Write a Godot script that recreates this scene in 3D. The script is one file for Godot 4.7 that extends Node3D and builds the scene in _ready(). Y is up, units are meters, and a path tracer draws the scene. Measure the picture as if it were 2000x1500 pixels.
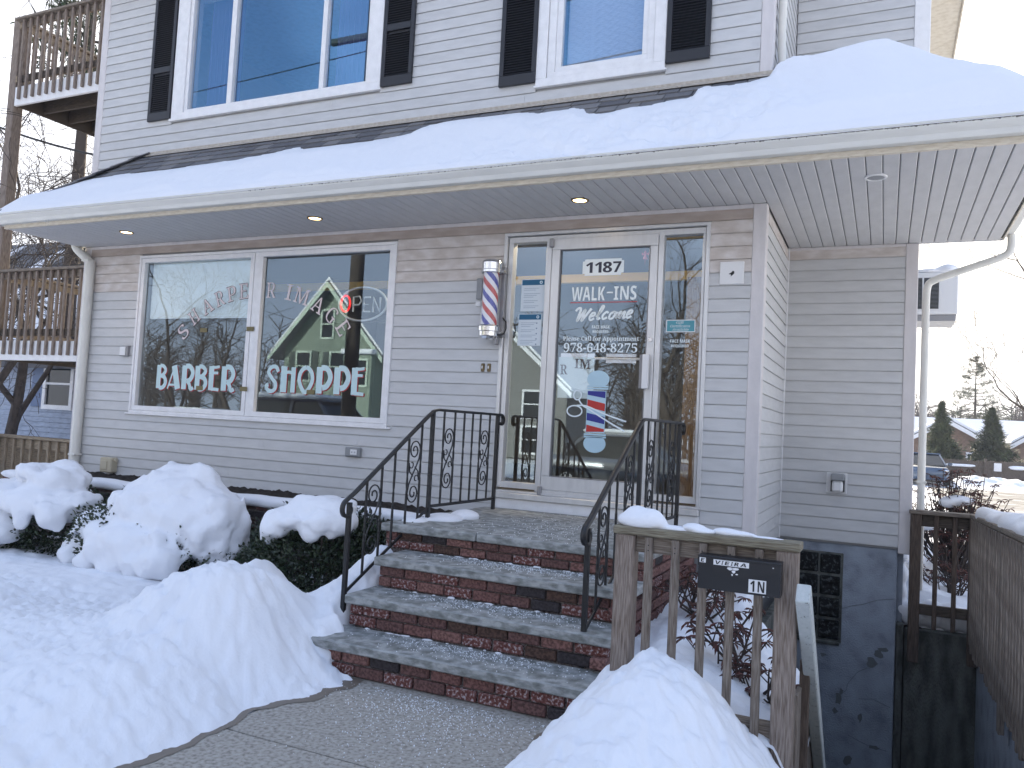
extends Node3D
# A shop front in winter. x runs along the facade, y is up, z comes towards the street; the facade lies in z = 0.
var taken := {}
var mt := {}
var rng := RandomNumberGenerator.new()
const GY := -1.52

func _ready() -> void:
	set_view()
	make_materials()
	hn.seed = 5
	make_snow()
	make_ground()
	make_shop()
	var sn := obj("roof_snow", field(-8.28, 1.96, -1.66, 1.125, 420, 124, roof_snow), mt.snow)
	tag(sn, "thick snow lying on the porch roof, slid away from the top shingles", "snow")
	make_steps()
	make_railing(-2.24, -1.45, "left black iron railing with scrolls, standing in the snow")
	make_railing(-0.58, -1.318, "right black iron railing with scrolls, nearest the wooden guard rail")
	make_fences()
	make_left_side()
	make_right_side()
	make_street_side()
	make_fittings()
	make_plants()

# ---------------------------------------------------------------- camera, sky, sun
func set_view() -> void:
	var cam := Camera3D.new()
	cam.name = "camera"
	cam.fov = 50.99
	cam.near = 0.05
	cam.far = 600.0
	add_child(cam)
	cam.transform = Transform3D(Basis(Vector3(0.906599, 0.0529289, -0.4186605), Vector3(-0.0262175, 0.9972511, 0.0693035), Vector3(0.4211778, -0.0518543, 0.9054945)), Vector3(0.93859, 0.0235, 6.75396))
	cam.current = true
	var sky := ProceduralSkyMaterial.new()
	sky.sky_top_color = Color(0.165, 0.258, 0.455).linear_to_srgb()
	sky.sky_horizon_color = Color(0.80, 0.82, 0.88).linear_to_srgb()
	sky.sky_curve = 0.26
	sky.sky_energy_multiplier = 0.9
	sky.ground_horizon_color = Color(0.55, 0.58, 0.62).linear_to_srgb()
	sky.ground_bottom_color = Color(0.4, 0.42, 0.45).linear_to_srgb()
	sky.sun_angle_max = 80.0
	sky.sun_curve = 0.42
	# broken cloud, thin and white
	var cn := FastNoiseLite.new()
	cn.seed = 12
	cn.frequency = 1.5
	cn.fractal_octaves = 5
	var im := Image.create(512, 256, false, Image.FORMAT_RGBA8)
	for y in 256:
		var el := (0.5 - (y + 0.5) / 256.0) * PI
		for x in 512:
			var az := (x + 0.5) / 512.0 * TAU
			var d := Vector3(cos(el) * sin(az), sin(el) * 2.2, cos(el) * cos(az))
			var v := smooth(0.02, 0.55, cn.get_noise_3dv(d)) * smooth(-0.02, 0.15, el)
			im.set_pixel(x, y, Color(0.80, 0.80, 0.82, v * 0.5))
	sky.sky_cover = ImageTexture.create_from_image(im)
	var sk := Sky.new()
	sk.sky_material = sky
	var env := Environment.new()
	env.background_mode = Environment.BG_SKY
	env.sky = sk
	env.tonemap_mode = Environment.TONE_MAPPER_LINEAR
	env.tonemap_exposure = 2.75
	env.sdfgi_enabled = true
	env.ssao_enabled = true
	env.ssil_enabled = true
	env.fog_enabled = true
	env.fog_density = 0.0012
	env.fog_light_color = Color(0.86, 0.9, 0.97)
	var we := WorldEnvironment.new()
	we.name = "world_environment"
	we.environment = env
	add_child(we)
	var sun := DirectionalLight3D.new()
	sun.name = "sun"
	sun.light_energy = 1.5
	sun.light_color = Color(1.0, 0.95, 0.86)
	sun.light_angular_distance = 0.5
	sun.shadow_enabled = true
	add_child(sun)
	sun.look_at_from_position(Vector3(-2.33, 4.5, -8.68), Vector3.ZERO)

# ---------------------------------------------------------------- naming and grouping
func numbered(n: String) -> String:
	if not taken.has(n):
		taken[n] = 0
		return n
	taken[n] += 1
	return "%s_%03d" % [n, taken[n]]

func thing(called: String, label: String, category: String, at := Vector3.ZERO, group := "") -> Node3D:
	var o := Node3D.new()
	o.name = numbered(called)
	add_child(o)
	o.position = at
	tag(o, label, category, group)
	return o

func tag(o: Node, label: String, category: String, group := "") -> void:
	o.set_meta("label", label)
	o.set_meta("category", category)
	if group != "":
		o.set_meta("group", group)

func place_of(p: Node) -> Vector3:
	var v := Vector3.ZERO
	while p != self and p is Node3D:
		v += (p as Node3D).position
		p = p.get_parent()
	return v

func mesh_of(m) -> Mesh:
	if m is SurfaceTool:
		return (m as SurfaceTool).commit()
	return m

# a mesh whose points are world coordinates
func obj(called: String, m, material: Material, parent: Node = self, kind := "") -> MeshInstance3D:
	var o := MeshInstance3D.new()
	o.mesh = mesh_of(m)
	o.material_override = material
	o.name = numbered(called) if parent == self else called
	parent.add_child(o, true)
	if parent != self:
		o.position = -place_of(parent)
	if kind != "":
		o.set_meta("kind", kind)
	return o

# a shared mesh set down at a world place
func put(called: String, m: Mesh, material: Material, parent: Node, at: Vector3, basis := Basis(), kind := "") -> MeshInstance3D:
	var o := MeshInstance3D.new()
	o.mesh = m
	o.material_override = material
	o.name = called
	parent.add_child(o, true)
	o.transform = Transform3D(basis, at - place_of(parent))
	if kind != "":
		o.set_meta("kind", kind)
	return o

func many(called: String, m: Mesh, material: Material, parent: Node, xf: Array, colors: Array = []) -> MultiMeshInstance3D:
	var mm := MultiMesh.new()
	mm.transform_format = MultiMesh.TRANSFORM_3D
	mm.use_colors = colors.size() > 0
	mm.mesh = m
	mm.instance_count = xf.size()
	for i in xf.size():
		mm.set_instance_transform(i, xf[i])
		if colors.size() > 0:
			mm.set_instance_color(i, colors[i])
	var o := MultiMeshInstance3D.new()
	o.multimesh = mm
	o.material_override = material
	o.name = numbered(called) if parent == self else called
	parent.add_child(o, true)
	if parent != self:
		o.position = -place_of(parent)
	o.set_meta("kind", "stuff")
	return o

# ---------------------------------------------------------------- shapes
func nst() -> SurfaceTool:
	var st := SurfaceTool.new()
	st.begin(Mesh.PRIMITIVE_TRIANGLES)
	return st

func tri(st: SurfaceTool, a: Vector3, b: Vector3, c: Vector3) -> void:
	st.add_vertex(a)
	st.add_vertex(b)
	st.add_vertex(c)

func quad(st: SurfaceTool, a: Vector3, b: Vector3, c: Vector3, d: Vector3) -> void:
	tri(st, a, b, c)
	tri(st, a, c, d)

func tri_out(st: SurfaceTool, a: Vector3, b: Vector3, c: Vector3, centre: Vector3) -> void:
	if (b - a).cross(c - a).dot((a + b + c) / 3.0 - centre) > 0.0:
		tri(st, a, c, b)
	else:
		tri(st, a, b, c)

func quad_out(st: SurfaceTool, a: Vector3, b: Vector3, c: Vector3, d: Vector3, centre: Vector3) -> void:
	tri_out(st, a, b, c, centre)
	tri_out(st, a, c, d, centre)

# a box with its edges taken off
func cb(st: SurfaceTool, c: Vector3, s: Vector3, bev := 0.004, basis := Basis()) -> void:
	var h := s * 0.5
	var e: float = minf(bev, minf(h.x, minf(h.y, h.z)) * 0.9)
	var v := []
	for i in 8:
		var sg := Vector3(1 if i & 1 else -1, 1 if i & 2 else -1, 1 if i & 4 else -1)
		var p := Vector3(sg.x * h.x, sg.y * h.y, sg.z * h.z)
		v.append([c + basis * (p - Vector3(0, sg.y * e, sg.z * e)), c + basis * (p - Vector3(sg.x * e, 0, sg.z * e)), c + basis * (p - Vector3(sg.x * e, sg.y * e, 0))])
	for a in 3:
		var b1 := 1 << ((a + 1) % 3)
		var b2 := 1 << ((a + 2) % 3)
		for k in 2:
			var i0: int = (1 << a) * k
			quad_out(st, v[i0][a], v[i0 | b1][a], v[i0 | b1 | b2][a], v[i0 | b2][a], c)
		# edges that run along axis a
		for j in 4:
			var i1: int = (b1 if j & 1 else 0) | (b2 if j & 2 else 0)
			var i2: int = i1 | (1 << a)
			quad_out(st, v[i1][(a + 1) % 3], v[i2][(a + 1) % 3], v[i2][(a + 2) % 3], v[i1][(a + 2) % 3], c)
	for i in 8:
		tri_out(st, v[i][0], v[i][1], v[i][2], c)

# a box given by two corners
func bx(st: SurfaceTool, x0: float, x1: float, y0: float, y1: float, z0: float, z1: float, bev := 0.003) -> void:
	cb(st, Vector3(x0 + x1, y0 + y1, z0 + z1) * 0.5, Vector3(absf(x1 - x0), absf(y1 - y0), absf(z1 - z0)), bev)

func box1(x0: float, x1: float, y0: float, y1: float, z0: float, z1: float, bev := 0.003) -> SurfaceTool:
	var st := nst()
	bx(st, x0, x1, y0, y1, z0, z1, bev)
	return st

# a rectangular bar between two points
func bar(st: SurfaceTool, a: Vector3, b: Vector3, w: float, h: float, up := Vector3.UP, bev := 0.003) -> void:
	var d := (b - a)
	var zx := d.normalized()
	var u := up
	if absf(zx.dot(u)) > 0.98:
		u = Vector3(0, 0, 1)
	var sx := u.cross(zx).normalized()
	var sy := zx.cross(sx).normalized()
	cb(st, (a + b) * 0.5, Vector3(w, h, d.length()), bev, Basis(sx, sy, zx))

# an outline in (u, v) swept straight along w; axes given as a basis, closed at both ends
func prism(st: SurfaceTool, pts: PackedVector2Array, w0: float, w1: float, basis := Basis(), at := Vector3.ZERO) -> void:
	var c2 := Vector2.ZERO
	for p in pts:
		c2 += p
	c2 /= pts.size()
	var n := pts.size()
	var ccw := not Geometry2D.is_polygon_clockwise(pts)
	for i in n:
		var p := pts[i]
		var q := pts[(i + 1) % n]
		var a := at + basis * Vector3(p.x, p.y, w0)
		var b := at + basis * Vector3(q.x, q.y, w0)
		var c := at + basis * Vector3(q.x, q.y, w1)
		var d := at + basis * Vector3(p.x, p.y, w1)
		if ccw:
			quad(st, a, d, c, b)
		else:
			quad(st, a, b, c, d)
	var t := Geometry2D.triangulate_polygon(pts)
	for i in range(0, t.size(), 3):
		var a := pts[t[i]]
		var b := pts[t[i + 1]]
		var c := pts[t[i + 2]]
		if (b - a).cross(c - a) > 0:
			var s := b
			b = c
			c = s
		tri(st, at + basis * Vector3(a.x, a.y, w1), at + basis * Vector3(b.x, b.y, w1), at + basis * Vector3(c.x, c.y, w1))
		tri(st, at + basis * Vector3(a.x, a.y, w0), at + basis * Vector3(c.x, c.y, w0), at + basis * Vector3(b.x, b.y, w0))

# a round tube along a path; radii one per point; smooth normals
func tube(st: SurfaceTool, pts: Array, radii: Array, sides := 6, caps := true, flat := Vector2.ONE) -> void:
	var n := pts.size()
	var rings := []
	var prev := Vector3.ZERO
	for i in n:
		var d: Vector3 = (pts[mini(i + 1, n - 1)] - pts[maxi(i - 1, 0)]).normalized()
		var u := Vector3.UP if prev == Vector3.ZERO else prev
		if absf(d.dot(u)) > 0.95:
			u = Vector3(1, 0, 0) if absf(d.x) < 0.9 else Vector3(0, 0, 1)
		var sx := u.cross(d).normalized()
		var sy := d.cross(sx).normalized()
		prev = sy
		var ring := []
		for k in sides:
			var a := TAU * k / sides
			var o := sx * cos(a) * flat.x + sy * sin(a) * flat.y
			ring.append([pts[i] + o * radii[i], o.normalized()])
		rings.append(ring)
	for i in n - 1:
		for k in sides:
			var a = rings[i][k]
			var b = rings[i][(k + 1) % sides]
			var c = rings[i + 1][(k + 1) % sides]
			var e = rings[i + 1][k]
			for t in [[a, c, b], [a, e, c]]:
				for q in t:
					st.set_normal(q[1])
					st.add_vertex(q[0])
	if caps:
		for e in [0, n - 1]:
			var nn: Vector3 = (pts[0] - pts[1]).normalized() if e == 0 else (pts[n - 1] - pts[n - 2]).normalized()
			for k in sides:
				st.set_normal(nn)
				st.add_vertex(pts[e])
				st.set_normal(nn)
				st.add_vertex(rings[e][k][0] if e == 0 else rings[e][(k + 1) % sides][0])
				st.set_normal(nn)
				st.add_vertex(rings[e][(k + 1) % sides][0] if e == 0 else rings[e][k][0])

func same(r: float, n: int) -> Array:
	var a := []
	for i in n:
		a.append(r)
	return a

# a shape turned round the vertical: profile of (radius, height)
func lathe(st: SurfaceTool, prof: Array, at: Vector3, n := 24) -> void:
	for i in prof.size() - 1:
		var p: Vector2 = prof[i]
		var q: Vector2 = prof[i + 1]
		var t := (q - p).normalized()
		var nn := Vector2(t.y, -t.x)
		for k in n:
			var a0 := TAU * k / n
			var a1 := TAU * (k + 1) / n
			var e0 := Vector3(cos(a0), 0, sin(a0))
			var e1 := Vector3(cos(a1), 0, sin(a1))
			var vs := [[p, e0], [p, e1], [q, e1], [q, e0]]
			for j in [0, 1, 2, 0, 2, 3]:
				var e: Vector3 = vs[j][1]
				var r: Vector2 = vs[j][0]
				st.set_normal((e * nn.x + Vector3.UP * nn.y).normalized())
				st.add_vertex(at + e * r.x + Vector3.UP * r.y)

func smooth(a: float, b: float, x: float) -> float:
	var t := clampf((x - a) / (b - a), 0.0, 1.0)
	return t * t * (3.0 - 2.0 * t)

# a height field as a smooth sheet; f(x, z) gives a height or a value below -50 where there is nothing
func field(x0: float, x1: float, z0: float, z1: float, nx: int, nz: int, f: Callable) -> SurfaceTool:
	var st := nst()
	st.set_smooth_group(0)
	var ids := {}
	var hs := PackedFloat32Array()
	hs.resize((nx + 1) * (nz + 1))
	for j in nz + 1:
		for i in nx + 1:
			hs[j * (nx + 1) + i] = f.call(x0 + (x1 - x0) * i / nx, z0 + (z1 - z0) * j / nz)
	var cnt := 0
	for j in nz:
		for i in nx:
			var k := j * (nx + 1) + i
			var q := [k, k + 1, k + nx + 2, k + nx + 1]
			var ok := true
			for e in q:
				if hs[e] < -50.0:
					ok = false
			if not ok:
				continue
			for e in q:
				if not ids.has(e):
					ids[e] = cnt
					cnt += 1
					st.add_vertex(Vector3(x0 + (x1 - x0) * (e % (nx + 1)) / nx, hs[e], z0 + (z1 - z0) * (e / (nx + 1)) / nz))
			for t in [0, 1, 2, 0, 2, 3]:
				st.add_index(ids[q[t]])
	st.generate_normals()
	return st

# a lump of joined ellipsoids [centre, radii], meshed as surface nets
func lump(parts: Array, cell: float, soft: float, noise: FastNoiseLite, amp: float, cut_below := -99.0) -> SurfaceTool:
	var lo := Vector3(1e9, 1e9, 1e9)
	var hi := -lo
	for p in parts:
		lo = lo.min(p[0] - p[1])
		hi = hi.max(p[0] + p[1])
	lo -= Vector3.ONE * (soft + amp + cell * 2)
	hi += Vector3.ONE * (soft + amp + cell * 2)
	lo.y = maxf(lo.y, cut_below)
	var n := Vector3i(((hi - lo) / cell).ceil()) + Vector3i.ONE
	var val := PackedFloat32Array()
	val.resize(n.x * n.y * n.z)
	val.fill(1.0)
	var acc := PackedFloat32Array()
	acc.resize(val.size())
	acc.fill(0.0)
	var k := 1.0 / soft
	var pad := soft * 3.0 + amp
	for p in parts:
		var c: Vector3 = p[0]
		var r: Vector3 = p[1]
		var rm: float = minf(r.x, minf(r.y, r.z))
		var a := Vector3i(((c - r - Vector3.ONE * pad - lo) / cell).floor()).clamp(Vector3i.ZERO, n - Vector3i.ONE)
		var b := Vector3i(((c + r + Vector3.ONE * pad - lo) / cell).ceil()).clamp(Vector3i.ZERO, n - Vector3i.ONE)
		for z in range(a.z, b.z + 1):
			for y in range(a.y, b.y + 1):
				for x in range(a.x, b.x + 1):
					var d := (lo + Vector3(x, y, z) * cell - c) / r
					var l := d.length()
					var dist := (l - 1.0) * rm if l < 1.0 else (l - 1.0) * d.length() * rm / maxf((d / r).length() * rm, 1e-5)
					acc[(z * n.y + y) * n.x + x] += exp(-dist * k)
	for z in n.z:
		for y in n.y:
			for x in n.x:
				var i := (z * n.y + y) * n.x + x
				if acc[i] > 0.0:
					val[i] = -log(acc[i]) / k
					if absf(val[i]) < amp * 2.0 + cell * 2.0:
						var w := lo + Vector3(x, y, z) * cell
						val[i] += noise.get_noise_3dv(w) * amp
	var st := nst()
	st.set_smooth_group(0)
	var id := {}
	var cnt := 0
	for z in n.z - 1:
		for y in n.y - 1:
			for x in n.x - 1:
				var sum := Vector3.ZERO
				var m := 0
				var i0 := (z * n.y + y) * n.x + x
				var v := [val[i0], val[i0 + 1], val[i0 + n.x], val[i0 + n.x + 1], val[i0 + n.x * n.y], val[i0 + n.x * n.y + 1], val[i0 + n.x * n.y + n.x], val[i0 + n.x * n.y + n.x + 1]]
				var neg := 0
				for e in v:
					if e < 0:
						neg += 1
				if neg == 0 or neg == 8:
					continue
				for e in [[0, 1], [2, 3], [4, 5], [6, 7], [0, 2], [1, 3], [4, 6], [5, 7], [0, 4], [1, 5], [2, 6], [3, 7]]:
					var p: float = v[e[0]]
					var q: float = v[e[1]]
					if (p < 0) != (q < 0):
						var t := p / (p - q)
						var A := Vector3(e[0] & 1, (e[0] >> 1) & 1, e[0] >> 2)
						var B := Vector3(e[1] & 1, (e[1] >> 1) & 1, e[1] >> 2)
						sum += A.lerp(B, t)
						m += 1
				id[i0] = cnt
				cnt += 1
				st.add_vertex(lo + (Vector3(x, y, z) + sum / m) * cell)
	var sx := 1
	var sy := n.x
	var sz := n.x * n.y
	for i0 in id:
		var x: int = i0 % n.x
		var y: int = (i0 / n.x) % n.y
		var z: int = i0 / sz
		for ax in 3:
			var s: int = [sx, sy, sz][ax]
			var u: int = [sy, sz, sx][ax]
			var w: int = [sz, sx, sy][ax]
			if [y, z, x][ax] == 0 or [z, x, y][ax] == 0:
				continue
			var p: float = val[i0]
			var q: float = val[i0 + s]
			if (p < 0) == (q < 0):
				continue
			if not (id.has(i0 - u) and id.has(i0 - w) and id.has(i0 - u - w)):
				continue
			var qd := [id[i0], id[i0 - u], id[i0 - u - w], id[i0 - w]]
			if p < 0:
				qd.reverse()
			for t in [0, 1, 2, 0, 2, 3]:
				st.add_index(qd[t])
	st.generate_normals()
	return st

# ---------------------------------------------------------------- lettering
var fonts := {}
func font(kind: String) -> Font:
	if not fonts.has(kind):
		var f := SystemFont.new()
		f.font_names = PackedStringArray(["Droid Serif" if kind.begins_with("serif") else "Droid Sans"])
		f.font_weight = 700 if kind.ends_with("bold") else 400
		fonts[kind] = f
	return fonts[kind]

# words filling the rectangle u0..u1, v0..v1 of a sheet (origin, basis); thin, raised by t
func letters(st: SurfaceTool, words: String, kind: String, u0: float, u1: float, v0: float, v1: float, at := Vector3.ZERO, basis := Basis(), lean := 0.0, t := 0.0012) -> void:
	var tm := TextMesh.new()
	tm.text = words
	tm.font = font(kind)
	tm.font_size = 64
	tm.pixel_size = 0.01
	tm.depth = 0.1
	tm.curve_step = 1.0
	var arr := tm.get_mesh_arrays()
	var vs: PackedVector3Array = arr[Mesh.ARRAY_VERTEX]
	var ix: PackedInt32Array = arr[Mesh.ARRAY_INDEX]
	if vs.is_empty():
		return
	var lo := vs[0]
	var hi := vs[0]
	for v in vs:
		lo = lo.min(v)
		hi = hi.max(v)
	var sz := hi - lo
	var put_v := func(v: Vector3) -> Vector3:
		var f := (v - lo) / Vector3(sz.x, sz.y, maxf(sz.z, 1e-6))
		var yy := lerpf(v0, v1, f.y)
		return at + basis * Vector3(lerpf(u0, u1, f.x) + (yy - v0) * lean, yy, f.z * t)
	if ix.is_empty():
		for v in vs:
			st.add_vertex(put_v.call(v))
	else:
		for i in ix:
			st.add_vertex(put_v.call(vs[i]))

# a brush stroke lying in a sheet; each lies a hair above the last
var layer := 0.0
func stroke(st: SurfaceTool, pts: Array, w: float, z: float, closed := false) -> void:
	var c := Curve3D.new()
	var n := pts.size()
	for i in n:
		var p: Vector2 = pts[i]
		var a: Vector2 = pts[maxi(i - 1, 0)]
		var b: Vector2 = pts[mini(i + 1, n - 1)]
		if closed:
			a = pts[(i - 1 + n) % n]
			b = pts[(i + 1) % n]
		var t := (b - a) * 0.18
		c.add_point(Vector3(p.x, p.y, z), Vector3(-t.x, -t.y, 0), Vector3(t.x, t.y, 0))
	if closed:
		var p: Vector2 = pts[0]
		var t: Vector2 = (pts[1] - pts[n - 1]) * 0.18
		c.add_point(Vector3(p.x, p.y, z), Vector3(-t.x, -t.y, 0), Vector3(t.x, t.y, 0))
	c.bake_interval = maxf(w * 0.5, 0.004)
	var q := c.get_baked_points()
	layer = fmod(layer + 0.00013, 0.0012)
	var pl := Vector3.ZERO
	var pr := Vector3.ZERO
	for i in q.size():
		var d := (q[mini(i + 1, q.size() - 1)] - q[maxi(i - 1, 0)]).normalized()
		var s := Vector3(-d.y, d.x, 0) * w * 0.5
		var l := q[i] + s + Vector3(0, 0, layer)
		var r := q[i] - s + Vector3(0, 0, layer)
		if i > 0:
			quad(st, pl, l, r, pr)
		pl = l
		pr = r

# ---------------------------------------------------------------- materials
func noise_tex(freq: float, ramp: Array, size := 512, sd := 1, oct := 4, as_normal := false, strength := 4.0, type := FastNoiseLite.TYPE_SIMPLEX_SMOOTH) -> NoiseTexture2D:
	var n := FastNoiseLite.new()
	n.noise_type = type
	n.seed = sd
	n.frequency = freq
	n.fractal_octaves = oct
	var t := NoiseTexture2D.new()
	t.width = size
	t.height = size
	t.seamless = true
	t.noise = n
	if as_normal:
		t.as_normal_map = true
		t.bump_strength = strength
	else:
		var g := Gradient.new()
		var offs := PackedFloat32Array()
		var cols := PackedColorArray()
		for r in ramp:
			offs.append(r[0])
			cols.append(r[1] if r[1] is Color else Color(r[1], r[1], r[1]))
		g.offsets = offs
		g.colors = cols
		t.color_ramp = g
	return t

func mat(called: String, r: float, g: float, b: float, rough := 0.7, tex: Texture2D = null, scale := Vector3.ONE, nrm: Texture2D = null, nscale := 1.0, metal := 0.0) -> StandardMaterial3D:
	var m := StandardMaterial3D.new()
	m.resource_name = called
	m.albedo_color = Color(r, g, b).linear_to_srgb()
	m.roughness = rough
	m.metallic = metal
	if tex:
		m.albedo_texture = tex
	if nrm:
		m.normal_enabled = true
		m.normal_texture = nrm
		m.normal_scale = nscale
	if tex or nrm:
		m.uv1_triplanar = true
		m.uv1_world_triplanar = true
		m.uv1_scale = scale
		m.uv1_triplanar_sharpness = 4.0
	mt[called] = m
	return m

func paint_image(w: int, h: int, f: Callable) -> ImageTexture:
	var im := Image.create(w, h, false, Image.FORMAT_RGB8)
	for y in h:
		for x in w:
			im.set_pixel(x, y, f.call(x, y))
	return ImageTexture.create_from_image(im)

func make_materials() -> void:
	var soft := noise_tex(0.012, [[0.0, 0.80], [0.5, 0.92], [1.0, 1.0]], 512, 3, 5)
	var faint := noise_tex(0.012, [[0.0, 0.945], [0.5, 0.975], [1.0, 1.0]], 512, 4, 5)
	var blotch := noise_tex(0.008, [[0.0, 0.62], [0.45, 0.9], [1.0, 1.0]], 512, 9, 5)
	var fine := noise_tex(0.06, [], 512, 5, 3, true, 3.0)
	var grainy := noise_tex(0.15, [], 512, 6, 3, true, 5.0)
	# vinyl siding: three close tones and two grimy ones for the courses under the soffit
	for i in 3:
		var k: float = [1.0, 0.965, 1.03][i]
		mat("siding%d" % i, 0.565 * k, 0.568 * k, 0.57 * k, 0.55, faint, Vector3(0.6, 2.2, 0.6), fine, 0.12)
	var grime := noise_tex(0.014, [[0.0, Color(0.86, 0.83, 0.80)], [0.5, Color(0.93, 0.91, 0.89)], [0.8, Color(0.98, 0.97, 0.96)], [1.0, Color(1, 1, 1)]], 512, 21, 6)
	mat("siding_grimy0", 0.66, 0.632, 0.62, 0.6, grime, Vector3(0.5, 1.1, 0.5), fine, 0.12)
	var grime2 := noise_tex(0.014, [[0.0, Color(0.76, 0.72, 0.68)], [0.5, Color(0.81, 0.77, 0.74)], [1.0, Color(0.87, 0.84, 0.82)]], 512, 22, 6)
	mat("siding_grimy1", 0.64, 0.60, 0.575, 0.6, grime2, Vector3(0.4, 1.1, 0.4), fine, 0.12)
	mat("corner_trim", 0.64, 0.61, 0.61, 0.5, faint, Vector3(1.5, 0.5, 1.5), fine, 0.1)
	mat("white_trim", 0.80, 0.80, 0.81, 0.45, faint, Vector3(1.2, 1.2, 1.2), fine, 0.08)
	mat("wall_core", 0.3, 0.3, 0.3, 0.9)
	mat("aluminium", 0.66, 0.66, 0.66, 0.38, faint, Vector3(2, 0.5, 2), fine, 0.05, 0.35)
	mat("aluminium_dark", 0.22, 0.22, 0.23, 0.4, null, Vector3.ONE, null, 1.0, 0.5)
	mat("soffit", 0.53, 0.53, 0.535, 0.6, faint, Vector3(1.2, 1.2, 0.5), fine, 0.08)
	mat("soffit_gap", 0.10, 0.10, 0.10, 0.9)
	mat("fascia", 0.68, 0.63, 0.53, 0.6, noise_tex(0.02, [[0.0, Color(0.88, 0.86, 0.83)], [0.5, Color(0.96, 0.95, 0.94)], [1.0, Color(1, 1, 1)]], 512, 31, 5), Vector3(0.9, 4.0, 0.9), fine, 0.1)
	mat("downspout", 0.74, 0.725, 0.67, 0.5, faint, Vector3(2, 0.6, 2), fine, 0.06)
	mat("shingle0", 0.24, 0.24, 0.255, 0.95, noise_tex(0.3, [[0.0, 0.55], [0.5, 0.85], [1.0, 1.0]], 256, 41, 2), Vector3(3, 3, 3), grainy, 0.8)
	mat("shingle1", 0.31, 0.305, 0.31, 0.95, mt["shingle0"].albedo_texture, Vector3(3, 3, 3), grainy, 0.8)
	mat("shingle2", 0.18, 0.18, 0.195, 0.95, mt["shingle0"].albedo_texture, Vector3(3, 3, 3), grainy, 0.8)
	mat("flashing", 0.5, 0.47, 0.42, 0.6, grime, Vector3(3, 3, 3))
	var sn := noise_tex(0.05, [], 512, 51, 5, true, 3.0)
	mat("snow", 0.80, 0.81, 0.84, 0.85, null, Vector3(1.3, 1.3, 1.3), sn, 0.30)
	mat("shutter", 0.012, 0.013, 0.018, 0.42, null, Vector3.ONE, null)
	mat("iron", 0.012, 0.012, 0.013, 0.42, noise_tex(0.05, [[0.0, Color(1, 1, 1)], [0.72, Color(1, 1, 1)], [0.9, Color(1.0, 0.75, 0.6)], [1.0, Color(1, 0.8, 0.7)]], 256, 61, 4), Vector3(3, 3, 3), fine, 0.25)
	# wood with the grain along one axis
	var gr := noise_tex(0.03, [[0.0, Color(0.50, 0.46, 0.43)], [0.30, Color(0.72, 0.68, 0.65)], [0.6, Color(0.86, 0.84, 0.82)], [1.0, Color(1, 0.98, 0.96)]], 512, 71, 5)
	var grn := noise_tex(0.03, [], 512, 71, 5, true, 6.0)
	mat("wood_y", 0.34, 0.295, 0.262, 0.85, gr, Vector3(6, 0.45, 6), grn, 0.5)
	mat("wood_x", 0.31, 0.275, 0.235, 0.85, gr, Vector3(0.45, 7, 7), grn, 0.5)
	mat("wood_z", 0.30, 0.275, 0.24, 0.85, gr, Vector3(7, 7, 0.45), grn, 0.5)
	mat("wood_green_x", 0.29, 0.275, 0.21, 0.85, gr, Vector3(0.45, 7, 7), grn, 0.5)
	mat("wood_dark_y", 0.13, 0.10, 0.08, 0.85, gr, Vector3(6, 0.45, 6), grn, 0.5)
	mat("wood_dark_x", 0.12, 0.10, 0.08, 0.85, gr, Vector3(0.45, 7, 7), grn, 0.5)
	mat("wood_grey_y", 0.29, 0.26, 0.23, 0.85, gr, Vector3(6, 0.45, 6), grn, 0.5)
	mat("wood_beige_x", 0.42, 0.36, 0.27, 0.85, gr, Vector3(0.45, 6, 6), grn, 0.3)
	mat("wood_beige_y", 0.42, 0.36, 0.27, 0.85, gr, Vector3(6, 0.45, 6), grn, 0.3)
	mat("peeling", 0.55, 0.57, 0.56, 0.7, noise_tex(0.03, [[0.0, Color(0.22, 0.19, 0.16)], [0.12, Color(0.35, 0.31, 0.27)], [0.16, Color(0.90, 0.92, 0.92)], [1.0, Color(1, 1, 1)]], 512, 81, 5), Vector3(2, 2, 2), fine, 0.3)
	# masonry
	var bt := noise_tex(0.03, [[0.0, Color(0.5, 0.46, 0.45)], [0.5, Color(0.86, 0.84, 0.83)], [0.66, Color(1, 1, 1)], [0.72, Color(1.0, 1.0, 1.0)], [1.0, Color(1, 1, 1)]], 512, 91, 5)
	var salt := noise_tex(0.035, [[0.0, Color(0.42, 0.24, 0.21)], [0.45, Color(0.58, 0.35, 0.31)], [0.62, Color(0.72, 0.55, 0.52)], [0.78, Color(0.95, 0.92, 0.92)], [1.0, Color(1, 1, 1)]], 512, 93, 6)
	var bn := noise_tex(0.07, [], 512, 92, 4, true, 7.0)
	mat("brick0", 0.20, 0.094, 0.080, 0.85, bt, Vector3(2.5, 2.5, 2.5), bn, 0.5)
	mat("brick1", 0.16, 0.080, 0.070, 0.85, bt, Vector3(2.5, 2.5, 2.5), bn, 0.5)
	mat("brick2", 0.25, 0.125, 0.105, 0.85, bt, Vector3(2.5, 2.5, 2.5), bn, 0.5)
	mat("brick3", 0.045, 0.036, 0.038, 0.85, bt, Vector3(2.5, 2.5, 2.5), bn, 0.5)
	mat("brick4", 0.46, 0.45, 0.46, 0.9, salt, Vector3(2.2, 2.2, 2.2), bn, 0.5)
	mat("brick5", 0.10, 0.055, 0.04, 0.9, bt, Vector3(2.5, 2.5, 2.5), bn, 0.5)
	mat("mortar", 0.22, 0.19, 0.175, 0.95, bt, Vector3(3, 3, 3), bn, 0.8)
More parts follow.
